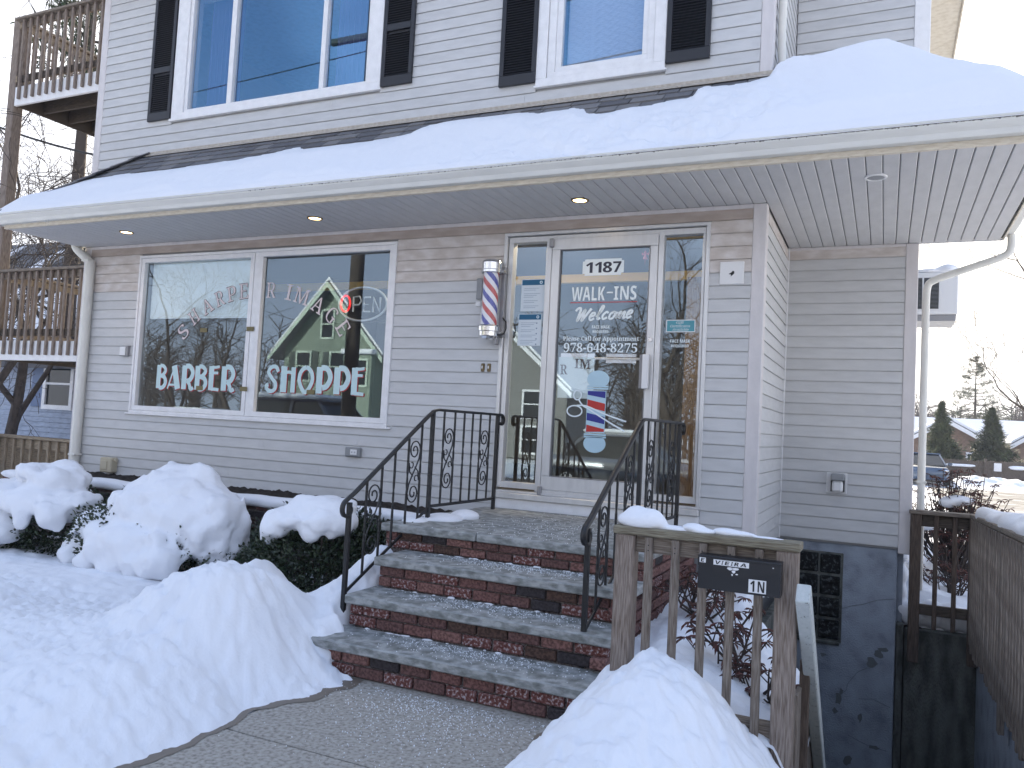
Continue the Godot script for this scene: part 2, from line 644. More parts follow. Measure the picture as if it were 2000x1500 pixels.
	var stone := noise_tex(0.016, [[0.0, Color(0.60, 0.61, 0.60)], [0.38, Color(0.78, 0.79, 0.78)], [0.58, Color(0.90, 0.905, 0.905)], [0.75, Color(1.0, 1.0, 1.0)], [1.0, Color(1, 1, 1)]], 512, 101, 6)
	mat("bluestone", 0.37, 0.375, 0.365, 0.62, stone, Vector3(1.1, 2.0, 1.1), bn, 0.35)
	mat("concrete_walk", 0.46, 0.435, 0.39, 0.85, noise_tex(0.05, [[0.0, Color(0.62, 0.6, 0.58)], [0.45, Color(0.88, 0.87, 0.86)], [1.0, Color(1, 1, 1)]], 512, 111, 5), Vector3(1.2, 1.2, 1.2), grainy, 0.22)
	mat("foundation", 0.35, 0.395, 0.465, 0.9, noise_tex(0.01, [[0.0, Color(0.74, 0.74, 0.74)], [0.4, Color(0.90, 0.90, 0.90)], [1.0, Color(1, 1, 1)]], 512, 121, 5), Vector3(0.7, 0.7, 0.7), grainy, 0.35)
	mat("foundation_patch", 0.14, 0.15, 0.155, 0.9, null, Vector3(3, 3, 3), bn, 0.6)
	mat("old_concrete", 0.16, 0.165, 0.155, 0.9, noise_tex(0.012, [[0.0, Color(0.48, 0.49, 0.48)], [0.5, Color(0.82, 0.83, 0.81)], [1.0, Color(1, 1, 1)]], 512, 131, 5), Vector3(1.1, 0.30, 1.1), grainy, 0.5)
	mat("mulch", 0.022, 0.016, 0.012, 0.95, null, Vector3(4, 4, 4), bn, 1.2)
	mat("asphalt", 0.40, 0.40, 0.41, 0.9, noise_tex(0.01, [[0.0, Color(0.40, 0.40, 0.40)], [0.5, Color(0.52, 0.51, 0.50)], [0.62, Color(0.7, 0.7, 0.72)], [1.0, Color(1, 1, 1)]], 512, 141, 6), Vector3(0.10, 0.3, 0.3))
	mat("street", 0.07, 0.07, 0.07, 0.9, soft, Vector3(0.5, 0.5, 0.5), grainy, 0.4)
	# glass: a coated pane that mirrors part of what stands before it
	var one := Image.create(4, 4, false, Image.FORMAT_RGB8)
	one.fill(Color(1, 1, 1))
	var g := StandardMaterial3D.new()
	g.resource_name = "pane"
	g.albedo_texture = ImageTexture.create_from_image(one)
	g.albedo_color = Color(0.84, 0.93, 1.0, 0.20)
	g.transparency = BaseMaterial3D.TRANSPARENCY_ALPHA
	g.metallic = 1.0
	g.roughness = 0.01
	mt["pane"] = g
	var up: StandardMaterial3D = g.duplicate()
	up.resource_name = "pane_coated"
	up.albedo_color = Color(0.56, 0.80, 1.0, 0.27)
	mt["pane_coated"] = up
	var clear := StandardMaterial3D.new()
	clear.resource_name = "clear"
	clear.albedo_color = Color(1, 1, 1, 0.05)
	clear.transparency = BaseMaterial3D.TRANSPARENCY_ALPHA
	clear.roughness = 0.03
	mt["clear"] = clear
	mat("glass_block", 0.20, 0.22, 0.22, 0.12, noise_tex(0.02, [[0.0, 0.12], [0.55, 0.25], [0.68, 0.75], [1.0, 1.0]], 256, 151, 4), Vector3(4.0, 4.0, 4.0), bn, 1.6, 0.75)
	mat("chrome", 0.75, 0.75, 0.76, 0.16, null, Vector3.ONE, null, 1.0, 1.0)
	mat("grey_metal", 0.30, 0.30, 0.31, 0.45, null, Vector3.ONE, null, 1.0, 0.4)
	mat("letter_pale", 0.50, 0.66, 0.68, 0.5)
	mat("letter_pink", 0.62, 0.55, 0.56, 0.5)
	mat("letter_red", 0.30, 0.02, 0.02, 0.5)
	mat("letter_white", 0.72, 0.80, 0.83, 0.5)
	mat("letter_ink", 0.02, 0.025, 0.05, 0.5)
	mat("letter_brown", 0.05, 0.02, 0.015, 0.6)
	mat("decal_blue", 0.012, 0.02, 0.23, 0.4)
	mat("decal_red", 0.45, 0.02, 0.015, 0.4)
	mat("decal_sky", 0.42, 0.60, 0.70, 0.4)
	mat("olive_tape", 0.17, 0.14, 0.06, 0.6)
	mat("black", 0.008, 0.008, 0.008, 0.6)
	mat("dark_rubber", 0.015, 0.015, 0.016, 0.8)
	mat("mailbox", 0.010, 0.011, 0.014, 0.38)
	mat("plastic_white", 0.72, 0.72, 0.72, 0.5)
	mat("plastic_beige", 0.48, 0.43, 0.32, 0.6)
	mat("plastic_grey", 0.25, 0.26, 0.27, 0.5)
	mat("brass", 0.16, 0.12, 0.06, 0.5, null, Vector3.ONE, null, 1.0, 0.5)
	mat("shade_cloth", 0.60, 0.68, 0.66, 0.9)
	mat("blind", 0.42, 0.45, 0.52, 0.8, soft, Vector3(2, 14, 2))
	mat("curtain", 0.08, 0.08, 0.20, 0.9, soft, Vector3(9, 0.5, 9))
	mat("room_wall", 0.24, 0.22, 0.2, 0.9)
	mat("room_floor", 0.05, 0.045, 0.04, 0.6)
	mat("room_yellow", 0.78, 0.54, 0.12, 0.7)
	mat("room_wood", 0.36, 0.25, 0.14, 0.6, gr, Vector3(5, 0.5, 5))
	mat("bush_leaf", 0.026, 0.040, 0.020, 0.45)
	mat("bush_leaf_olive", 0.050, 0.055, 0.022, 0.5)
	mat("brown_leaf", 0.085, 0.030, 0.022, 0.6)
	mat("twig", 0.055, 0.042, 0.035, 0.85)
	mat("bark", 0.10, 0.08, 0.068, 0.95, blotch, Vector3(3, 1, 3), bn, 0.8)
	mat("bark_far", 0.075, 0.058, 0.048, 0.95)
	mat("needle", 0.055, 0.070, 0.030, 0.8)
	mat("needle_pine", 0.035, 0.055, 0.026, 0.8)
	mat("salt", 0.8, 0.82, 0.85, 0.6)
	mat("blue_siding", 0.37, 0.43, 0.54, 0.6, soft, Vector3(0.6, 2, 0.6))
	mat("blue_shutter", 0.12, 0.17, 0.28, 0.6)
	mat("green_siding", 0.27, 0.33, 0.26, 0.7, soft, Vector3(0.6, 2, 0.6))
	mat("green_trim", 0.50, 0.58, 0.48, 0.7)
	mat("green_dark", 0.07, 0.09, 0.08, 0.7)
	mat("brown_siding", 0.26, 0.17, 0.12, 0.8, soft, Vector3(0.6, 2, 0.6))
	mat("white_siding", 0.25, 0.25, 0.24, 0.7, soft, Vector3(0.6, 2, 0.6))
	mat("window_dark", 0.02, 0.025, 0.03, 0.08)
	mat("stockade", 0.15, 0.125, 0.105, 0.9, gr, Vector3(6, 0.3, 6))
	mat("car_silver", 0.34, 0.35, 0.37, 0.25, null, Vector3.ONE, null, 1.0, 0.6)
	mat("car_blue", 0.06, 0.09, 0.14, 0.25, null, Vector3.ONE, null, 1.0, 0.5)
	mat("car_dark", 0.02, 0.025, 0.045, 0.2, null, Vector3.ONE, null, 1.0, 0.3)
	mat("car_glass", 0.015, 0.02, 0.025, 0.05)
	mat("chimney", 0.28, 0.10, 0.06, 0.9, bt, Vector3(3, 3, 3))
	for nm in ["car_silver", "car_dark", "car_blue"]:
		mt[nm].clearcoat_enabled = true
		mt[nm].clearcoat_roughness = 0.05
	for nm in ["bush_leaf", "bush_leaf_olive", "brown_leaf", "needle", "needle_pine"]:
		mt[nm].vertex_color_use_as_albedo = true
	var lamp := StandardMaterial3D.new()
	lamp.resource_name = "lamp_glow"
	lamp.albedo_color = Color(1, 0.95, 0.85)
	lamp.emission_enabled = true
	lamp.emission = Color(1.0, 0.86, 0.64)
	lamp.emission_energy_multiplier = 4.0
	mt["lamp_glow"] = lamp
	var neon := StandardMaterial3D.new()
	neon.resource_name = "neon_glow"
	neon.albedo_color = Color(0.9, 0.2, 0.2)
	neon.emission_enabled = true
	neon.emission = Color(1.0, 0.12, 0.12)
	neon.emission_energy_multiplier = 0.35
	mt["neon_glow"] = neon
	mat("neon_off", 0.45, 0.5, 0.5, 0.3)

# ---------------------------------------------------------------- ground
var hn := FastNoiseLite.new()
var fnz := FastNoiseLite.new()

func make_ground() -> void:
	var st := nst()
	# one sheet to the horizon, open where the cellar stair goes down
	var y := -1.56
	for r in [[-300, 0.14, -300, 300], [0.14, 0.62, 1.63, 300], [1.82, 300, -300, 300], [0.14, 1.82, -300, -1.8], [0.62, 1.82, 3.4, 300]]:
		quad(st, Vector3(r[0], y, r[2]), Vector3(r[1], y, r[2]), Vector3(r[1], y, r[3]), Vector3(r[0], y, r[3]))
	obj("ground", st, mt.snow, self, "structure")
	# the street in front, its kerb and the sidewalk
	st = nst()
	quad(st, Vector3(-120, -1.552, 7.6), Vector3(120, -1.552, 7.6), Vector3(120, -1.552, 15.5), Vector3(-120, -1.552, 15.5))
	obj("street", st, mt.street, self, "structure")
	# walk of two poured slabs and the sidewalk slab, with a joint between
	var w := Node3D.new()
	w.name = "walkway"
	w.set_meta("kind", "structure")
	add_child(w)
	obj("slab", box1(-1.98, -0.48, -1.62, GY, 2.66, 3.655, 0.006), mt.concrete_walk, w)
	obj("slab", box1(-1.98, -0.48, -1.62, GY, 3.67, 5.2, 0.006), mt.concrete_walk, w)
	obj("slab", box1(-1.98, -0.48, -1.62, GY, 5.215, 6.8, 0.006), mt.concrete_walk, w)
	# wet, dirty concrete along the foot of the snow
	st = nst()
	rng.seed = 17
	for side in [-1.0, 1.0]:
		var pa := Vector3.ZERO
		var pb := Vector3.ZERO
		for i in 70:
			var z := 2.70 + i * 0.04
			var e: float = yard_edge(z) if side < 0 else heap_edge(z)
			var q := Vector3(e + 0.10 * side, GY + 0.003, z)
			var r := Vector3(e - side * (0.004 + 0.060 * maxf(0.0, hn.get_noise_2d(z * 60.0, 70.0 * side)) + rng.randf() * 0.010), GY + 0.003, z)
			if i > 0:
				quad(st, pa, pb, r, q)
			pa = q
			pb = r
	obj("wet_edge", st, mat("wet_concrete", 0.17, 0.14, 0.11, 0.5), w)
	obj("joint", box1(-1.97, -0.49, -1.64, GY - 0.012, 2.7, 6.7, 0.001), mt.mulch, w)
	# the car park behind, swept asphalt with packed snow left on it
	st = nst()
	quad(st, Vector3(2.6, -1.552, -30.5), Vector3(40, -1.552, -30.5), Vector3(40, -1.552, -9.0), Vector3(2.6, -1.552, -9.0))
	obj("car_park", st, mt.asphalt, self, "structure")

func yard_edge(z: float) -> float:
	return -1.94 + 0.09 * hn.get_noise_2d(z * 60.0, 3.0) + 0.03 * fnz.get_noise_2d(z * 90.0, 3.0) + 0.10 * smooth(3.3, 2.75, z)

func heap_edge(z: float) -> float:
	return -0.56 + 0.06 * hn.get_noise_2d(z * 60.0, 40.0) + 0.03 * fnz.get_noise_2d(z * 90.0, 9.0) + 0.12 * smooth(2.9, 2.55, z)

func yard(x: float, z: float) -> float:
	# the snow lying in the yard on the left, with what was shovelled off the walk
	var edge := yard_edge(z)
	if z < 2.72:
		edge = lerpf(-2.21, -2.06, smooth(2.38, 2.55, z)) + 0.03 * hn.get_noise_2d(z * 60.0, 9.0) + 0.02 * fnz.get_noise_2d(z * 120.0, 9.0)
	var h := -1.41 + 0.06 * hn.get_noise_2d(x * 22.0, z * 22.0) + 0.015 * fnz.get_noise_2d(x * 90, z * 90)
	var d := edge - x
	# ridge beside the walk
	var px := x + 2.62
	var pz := z - 3.12
	var peak := 0.47 * exp(-(px * px / 0.30 + pz * pz / 0.30) * (1.0 if px < 0 else 1.5))
	peak = maxf(peak, 0.0)
	var ridge := 0.15 * exp(-pow((z - 3.75 - 0.15 * (x + 3.0)) / 0.75, 2.0)) * smooth(-8.5, -4.0, x) + 0.10 * exp(-pow((x + 3.3) / 1.2, 2) - pow((z - 4.6) / 0.9, 2))
	h += maxf(peak, ridge) + 0.35 * minf(peak, ridge) + 0.20 * exp(-pow((x + 2.56) / 0.26, 2) - pow((z - 2.62) / 0.30, 2))
	# bank against the steps
	h += 0.30 * exp(-pow((x + 2.34) / 0.20, 2) - pow((z - 2.0) / 0.35, 2)) + 0.10 * exp(-pow((x + 2.75) / 0.28, 2) - pow((z - 2.45) / 0.3, 2))
	h += 0.10 * exp(-pow((x + 4.6) / 0.9, 2) - pow((z - 2.3) / 0.5, 2))
	# rough thrown snow
	var rough := smooth(0.15, 0.5, peak + ridge)
	h += rough * (0.018 * hn.get_noise_2d(x * 110.0, z * 110.0) + 0.018 * fnz.get_noise_2d(x * 140, z * 140))
	h += 0.011 * hn.get_noise_2d(x * 70.0, z * 70.0) * smooth(1.6, 2.6, z) * smooth(-2.6, -3.6, x)
	# banked against the left end of the steps
	if z < 3.0 and x > -3.0:
		var up := lerpf(-0.85, -1.33, clampf((z - 1.7) / 1.02, 0.0, 1.0)) - 0.20 * smooth(2.66, 2.95, z)
		h = lerpf(h, maxf(h, up + 0.03 * hn.get_noise_2d(x * 120, z * 120) + 0.02 * fnz.get_noise_2d(x * 150, z * 150)), smooth(-2.75, -2.35, x) * smooth(1.5, 1.8, z))
	# the edge where it was cut for the walk
	if d < 0.0:
		return -100.0 if d < -0.06 else GY - 0.03
	var top := h
	var rise: float = smooth(0.0, 0.62 if z > 2.72 else 0.10, d)
	var crumble := 0.020 * fnz.get_noise_2d(x * 220, z * 220) + 0.014 * hn.get_noise_2d(x * 260, z * 260)
	return lerpf(GY - 0.02, top, pow(rise, 0.52)) + crumble * smooth(0.0, 0.06, d) if z > 2.72 else lerpf(top - 0.10, top, rise)

func heap(x: float, z: float) -> float:
	# the heap on the right of the walk, in front of the fence
	var px := x - 0.06
	var pz := z - 3.18
	var h := GY + 0.47 * exp(-(pow(px / 0.42, 2.0) + pow(pz / 0.60, 2.0)) * 0.9) + 0.22 * exp(-pow((x - 0.05) / 0.55, 2) - pow((z - 4.1) / 0.9, 2))
	h += 0.18 * exp(-pow((x + 0.28) / 0.15, 2) - pow((z - 2.78) / 0.2, 2)) + 0.05 * exp(-pow((x - 0.0) / 0.07, 2) - pow((z - 3.1) / 0.1, 2))
	h += 0.035 * hn.get_noise_2d(x * 80.0 + 300, z * 80.0) + 0.024 * fnz.get_noise_2d(x * 130, z * 130)
	h += 0.012 * hn.get_noise_2d((x * 0.85 + z * 0.5) * 260.0, (z * 0.85 - x * 0.5) * 50.0)
	var left := heap_edge(z)
	var right := 0.64 - 0.04 * smooth(3.0, 2.8, z)
	var d := minf(x - left, right + 0.05 - x)
	if d < -0.03 or (z < 2.60):
		return -100.0
	var k := smooth(-0.03, 0.20, d)
	return lerpf(GY - 0.05, h, pow(k, 0.6))

func bed(x: float, z: float) -> float:
	# the planting bed between the steps and the cellar stair
	var h := -1.02 - 0.085 * z + 0.05 * hn.get_noise_2d(x * 50.0 + 50, z * 50.0) + 0.012 * fnz.get_noise_2d(x * 140, z * 140)
	h += 0.10 * exp(-pow((x - 0.15) / 0.2, 2) - pow((z - 0.9) / 0.35, 2)) - 0.10 * smooth(0.2, 0.55, x) * smooth(1.6, 2.6, z)
	h -= 0.08 * smooth(-0.15, -0.4, x)
	var d := lerpf(0.19, 0.585, smooth(1.15, 1.75, z)) - x
	if d < -0.02:
		return -100.0
	h -= 0.16 * smooth(0.25, 0.5, x) * smooth(2.6, 1.5, z)
	return lerpf(h - 0.10, h, smooth(0.0, 0.07, d))

func right_yard(x: float, z: float) -> float:
	var h := -1.42 + 0.10 * hn.get_noise_2d(x * 35.0 + 90, z * 35.0) + 0.03 * hn.get_noise_2d(x * 120.0, z * 120.0) + 0.012 * fnz.get_noise_2d(x * 130, z * 130)
	h -= 0.10 * smooth(-6.5, -9.0, z) + 0.1 * smooth(2.6, 3.6, x)
	h += 0.12 * exp(-pow((x - 1.25) / 0.2, 2) - pow((z + 2.4) / 0.7, 2))
	if x < 1.82:
		h = lerpf(-1.70, h, smooth(-1.87, -1.98, z))
	if x < 1.79 and z > -1.86:
		return -100.0
	return h

func far_bank(x: float, z: float) -> float:
	return -1.56 + (0.40 + 0.16 * hn.get_noise_2d(x * 14, z * 14) + 0.06 * fnz.get_noise_2d(x * 40, z * 40)) * exp(-pow((z + 32.6 + 0.16 * (x - 3)) / 1.0, 2.0)) * smooth(3.2, 4.0, x)

func make_snow() -> void:
	hn.noise_type = FastNoiseLite.TYPE_SIMPLEX_SMOOTH
	hn.frequency = 0.02
	hn.fractal_octaves = 3
	hn.seed = 5
	fnz.noise_type = FastNoiseLite.TYPE_SIMPLEX
	fnz.frequency = 0.05
	fnz.fractal_octaves = 3
	fnz.seed = 8
	var o := obj("snow_bank", field(-9.6, -1.80, 0.86, 6.6, 300, 230, yard), mt.snow, self, "structure")
	o.set_meta("label", "smooth snow bank across the left yard, peaked beside the walk")
	obj("snow_cover", field(-40, -8.10, -14, 6.6, 160, 104, func(x, z): return -100.0 if (x > -9.4 and z > 1.0) else -1.40 + 0.08 * hn.get_noise_2d(x * 12, z * 12)), mt.snow, self, "structure")
	obj("snow_heap", field(-0.72, 0.72, 2.5, 6.6, 120, 260, heap), mt.snow, self, "structure")
	obj("snow_bed", field(-0.42, 0.60, -0.02, 2.93, 70, 150, bed), mt.snow, self, "structure")
	obj("snow_yard", field(1.05, 4.2, -12.0, 5.0, 90, 260, right_yard), mt.snow, self, "structure")
	obj("snow_bank", field(2.8, 16.0, -36.0, -29.0, 160, 80, far_bank), mt.snow, self, "structure")

# ---------------------------------------------------------------- the shop
var shop: Node3D
const CR := 0.11
var clap_cache := {}

func clap(len: float, h := CR) -> Mesh:
	var key := "%.3f_%.3f" % [len, h]
	if not clap_cache.has(key):
		var st := nst()
		# a clapboard of bent vinyl: butt edge proud, upper edge tucked in; the outline is (z, y)
		var p := PackedVector2Array([Vector2(0.0, 0.013), Vector2(0.0125, 0.012), Vector2(0.0128, 0.0), Vector2(0.0185, 0.001), Vector2(0.0195, 0.010), Vector2(0.0125, h - 0.0055), Vector2(0.0015, h - 0.0055), Vector2(0.0015, h + 0.008), Vector2(0.0, h + 0.008)])
		prism(st, p, 0.0, len, Basis(Vector3(0, 0, 1), Vector3(0, 1, 0), Vector3(1, 0, 0)))
		clap_cache[key] = st.commit()
	return clap_cache[key]

func siding_mat(k: int) -> Material:
	return mt["siding%d" % [0, 1, 0, 2, 0, 1, 2, 0][absi(k * 5 + 3) % 8]]

# courses from y_low upwards; spans gives the stretches of one course as [x0, x1]
func courses(wall: Node3D, y_ref: float, k_from: int, k_to: int, spans: Callable, at: Vector3, basis: Basis, dirt := 0) -> void:
	for k in range(k_from, k_to):
		var y := y_ref - CR * (k + 1)
		var cut := []
		for s in spans.call(y, y + CR):
			# long courses are pieced from two lengths
			if s[1] - s[0] > 2.5:
				var c: float = s[0] + (s[1] - s[0]) * (0.22 + 0.56 * fposmod(k * 0.618 + 0.17, 1.0))
				cut.append([s[0], c - 0.0012])
				cut.append([c + 0.0012, s[1]])
			else:
				cut.append(s)
		for s in cut:
			var m: Material = siding_mat(k)
			if k - k_from < dirt:
				m = mt.siding_grimy1 if k == k_from and dirt > 1 else mt.siding_grimy0
			put("siding_board", clap(s[1] - s[0]), m, wall, at + basis * Vector3(s[0], y, 0), basis)

func make_shop() -> void:
	shop = thing("shop_building", "grey vinyl sided shop building with snow on its porch roof", "building", Vector3(-4, GY, 0))
	var W0 := -8.12
	# ---- lower front wall
	var st := nst()
	for r in [[W0, 0.0, 1.804, 3.2], [W0, -7.15, -1.6, 1.804], [-7.15, -3.54, -1.6, -0.054], [-3.54, -2.343, -1.6, 1.804], [-0.431, 0.0, -1.6, 1.804], [-2.343, -0.431, -1.6, -0.735]]:
		bx(st, r[0], r[1], r[2], r[3], -0.15, -0.002, 0.0005)
	var wall := obj("wall", st, mt.wall_core, shop)
	var fl := func(y0: float, y1: float) -> Array:
		if y0 > 1.80:
			return [[W0 + 0.10, -0.088]]
		if y1 > -0.04:
			return [[W0 + 0.10, -7.152], [-3.538, -2.345], [-0.429, -0.088]]
		return [[W0 + 0.10, -2.345], [-0.429, -0.088]]
	courses(wall, 1.8296 + CR, 0, 26, fl, Vector3.ZERO, Basis(), 5)
	put("siding_board", clap(-2.345 - W0 - 0.1, 0.05), mt.siding0, wall, Vector3(W0 + 0.10, -0.975, 0))
	# ---- corner boards
	obj("corner_board", box1(-0.0875, 0.022, -1.2, 1.9525, -0.09, 0.022, 0.006), mt.corner_trim, shop)
	obj("corner_board", box1(W0 - 0.022, W0 + 0.098, -1.2, 1.9525, -0.1, 0.022, 0.006), mt.corner_trim, shop)
	obj("corner_board", box1(1.078, 1.188, -0.975, 1.9525, -1.79, -1.658, 0.006), mt.corner_trim, shop)
	obj("corner_board", box1(-0.082, 0.022, 3.01, 5.3, -0.09, 0.022, 0.006), mt.corner_trim, shop)
	obj("corner_board", box1(W0 - 0.022, W0 + 0.095, 2.2, 5.3, -0.1, 0.022, 0.006), mt.corner_trim, shop)
	obj("corner_board", box1(1.095, 1.236, 3.3, 5.05, -1.80, -1.655, 0.006), mt.white_trim, shop)
	obj("frieze_strip", box1(W0 + 0.1, -0.088, 1.918, 1.952, 0.003, 0.024, 0.003), mt.corner_trim, shop)
	# ---- the return into the recess, facing right, and the recess wall
	wall = obj("wall", box1(-0.15, -0.003, -1.6, 5.2, -1.86, -0.15, 0.0005), mt.wall_core, shop)
	var bz := Basis(Vector3(0, 0, -1), Vector3(0, 1, 0), Vector3(1, 0, 0))
	courses(wall, 1.8296 + CR, 0, 26, func(_a, _b): return [[0.092, 1.655]], Vector3.ZERO, bz, 1)
	courses(wall, 3.155 + 17 * CR, 0, 18, func(_a, _b): return [[0.092, 1.655]], Vector3.ZERO, bz)
	obj("corner_bead", box1(0.0, 0.026, -0.94, 1.9525, -1.684, -1.658, 0.003), mt.white_trim, shop)
	wall = obj("wall", box1(-0.1, 1.15, -0.94, 5.2, -1.84, -1.683, 0.0005), mt.wall_core, shop)
	var bs := Vector3(0, 0, -1.682)
	courses(wall, 1.8304 + CR, 0, 26, func(_a, _b): return [[0.026, 1.077]], bs, Basis(), 1)
	courses(wall, 3.0696 + 17 * CR, 0, 14, func(_a, _b): return [[0.026, 1.094]], bs, Basis())
	obj("frieze_strip", box1(0.026, 1.077, 1.925, 1.952, -1.68, -1.657, 0.003), mt.corner_trim, shop)
	# ---- upper front wall
	st = nst()
	for r in [[W0, -6.62, 3.2, 5.3], [-6.62, -4.0, 3.2, 3.47], [-4.0, -1.9, 3.2, 5.3], [-1.9, -1.08, 3.2, 3.34], [-1.08, 0.0, 3.2, 5.3], [-6.62, -4.0, 4.88, 5.3], [-1.9, -1.08, 4.6, 5.3]]:
		bx(st, r[0], r[1], r[2], r[3], -0.15, -0.002, 0.0005)
	wall = obj("wall", st, mt.wall_core, shop)
	var fu := func(y0: float, y1: float) -> Array:
		if y1 < 3.20:
			return [[W0 + 0.097, -0.084]]
		if y1 < 3.41:
			return [[W0 + 0.097, -2.115], [-0.88, -0.084]]
		return [[W0 + 0.097, -6.82], [-3.87, -2.115], [-0.88, -0.084]]
	courses(wall, 3.155 + 19 * CR, 0, 20, fu, Vector3.ZERO, Basis())
	courses(wall, 3.155 - CR, 0, 8, func(_a, _b): return [[W0 + 0.097, -7.15]], Vector3.ZERO, Basis())
	# ---- walls out of sight, floor slabs and the roof that shade the yard
	st = nst()
	bx(st, W0, W0 + 0.15, -1.6, 5.3, -9.2, -0.15, 0.001)
	bx(st, W0, 1.15, -1.6, 5.3, -9.2, -9.05, 0.001)
	bx(st, 1.0, 1.15, -0.95, 5.2, -9.05, -1.84, 0.001)
	obj("wall", st, mt.siding0, shop)
	var side := obj("wall", box1(1.15, 1.152, -0.94, 5.1, -9.0, -1.9, 0.0005), mt.wall_core, shop)
	courses(side, 5.02, 0, 54, func(_a, _b): return [[1.80, 9.05]], Vector3(1.153, 0, 0), bz)
	st = nst()
	var e := [Vector3(-8.4, 5.32, 0.28), Vector3(0.2, 5.32, 0.28), Vector3(0.2, 5.32, -2.0), Vector3(1.62, 5.2, -2.0), Vector3(1.62, 5.2, -9.5), Vector3(-8.4, 5.32, -9.5)]
	var r1 := Vector3(-4.6, 7.6, -4.6)
	var r2 := Vector3(-3.0, 7.6, -4.6)
	tri(st, e[0], r2, e[1])
	tri(st, e[0], r1, r2)
	tri(st, e[1], r2, e[2])
	tri(st, e[2], r2, e[3])
	tri(st, e[3], r2, e[4])
	quad(st, e[4], r2, r1, e[5])
	tri(st, e[5], r1, e[0])
	obj("roof", st, mt.shingle0, shop)
	st = nst()
	bx(st, W0 - 0.25, 0.15, 5.3, 5.318, -9.4, 0.24)
	bx(st, 1.19, 1.60, 5.02, 5.05, -9.4, -2.0)
	obj("eave_soffit", st, mt.fascia, shop)
	obj("eave_fascia", box1(1.60, 1.62, 4.99, 5.19, -9.4, -2.0), mt.fascia, shop)
	obj("ceiling", box1(W0 + 0.15, -0.15, 2.02, 2.1, -9.05, -0.15, 0.001), mt.room_wall, shop)
	obj("floor", box1(W0 + 0.15, -0.16, -0.72, -0.62, -9.05, -0.15, 0.001), mt.room_floor, shop)
	obj("floor", box1(W0 + 0.15, -0.16, 2.9, 3.0, -9.05, -0.15, 0.001), mt.room_floor, shop)
	# ---- foundation under the recess wall
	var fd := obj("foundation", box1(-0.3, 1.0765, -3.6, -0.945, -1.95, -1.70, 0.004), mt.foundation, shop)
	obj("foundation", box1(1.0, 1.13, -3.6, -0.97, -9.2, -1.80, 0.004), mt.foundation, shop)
	# patches and cracks in the paint: thin raised scabs
	var blot := func(c: Vector2, r: Vector2, sd: int) -> void:
		var s2 := nst()
		var pts := PackedVector2Array()
		rng.seed = sd
		for k in 11:
			var a := TAU * k / 11.0
			var q := rng.randf_range(0.6, 1.15)
			pts.append(c + Vector2(cos(a) * r.x * q, sin(a) * r.y * q))
		prism(s2, pts, -1.699, -1.6965)
		obj("bare_patch", s2, mt.foundation_patch, fd)
	for b in [[0.94, -1.93, 0.045, 0.035], [0.88, -2.02, 0.05, 0.06], [0.98, -1.88, 0.05, 0.02], [0.605, -2.40, 0.035, 0.06], [0.575, -2.52, 0.03, 0.03], [0.459, -2.01, 0.03, 0.022], [0.365, -1.99, 0.03, 0.03], [0.80, -2.54, 0.022, 0.05], [0.92, -2.79, 0.055, 0.02], [0.70, -2.96, 0.045, 0.05], [0.63, -2.33, 0.02, 0.03]]:
		blot.call(Vector2(b[0], b[1]), Vector2(b[2], b[3]), int(b[0] * 900))
	for c in [[[0.613, -1.552], [0.70, -1.515], [0.784, -1.492], [0.92, -1.43], [1.056, -1.402]], [[0.849, -2.069], [0.76, -2.13], [0.683, -2.246], [0.672, -2.31], [0.62, -2.36]], [[0.70, -2.72], [0.80, -2.76], [0.90, -2.79], [1.03, -2.80]], [[0.78, -2.37], [0.9, -2.35], [1.05, -2.40]]]:
		var s3 := nst()
		for i in c.size() - 1:
			bar(s3, Vector3(c[i][0], c[i][1], -1.6985), Vector3(c[i + 1][0], c[i + 1][1], -1.6985), 0.004, 0.006, Vector3(0, 0, 1), 0.0005)
		obj("crack", s3, mt.foundation_patch, fd)
	# glass block window: two columns of four blocks in mortar
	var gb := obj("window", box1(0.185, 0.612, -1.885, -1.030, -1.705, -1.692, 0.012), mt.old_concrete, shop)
	var gm := nst()
	cb(gm, Vector3.ZERO, Vector3(0.182, 0.182, 0.02), 0.014)
	var gmesh := gm.commit()
	for j in 4:
		for i in 2:
			put("glass_block", gmesh, mt.glass_block, gb, Vector3(0.297 + 0.200 * i, -1.138 - 0.208 * j, -1.687))
	var sp := nst()
	bx(sp, 0.22, 0.60, -1.905, -1.872, -1.71, -1.672, 0.008)
	obj("sill", sp, mt.old_concrete, gb)
	make_porch_roof()
	make_picture_window()
	make_entrance()
	make_upper_windows()
	make_gutters()
	make_room()

func roof_y(x: float, z: float) -> float:
	var y := 3.03 - 0.886 * maxf(z, 0.0)
	if x < -7.18:
		y = minf(y, 3.03 - 0.894 * (-7.18 - x))
	if x > 0.88:
		y = minf(y, 3.03 - 0.886 * (x - 0.88))
	return y

func on_roof(x: float, z: float, up := 0.0) -> Vector3:
	return Vector3(x, roof_y(x, z) + up, z)

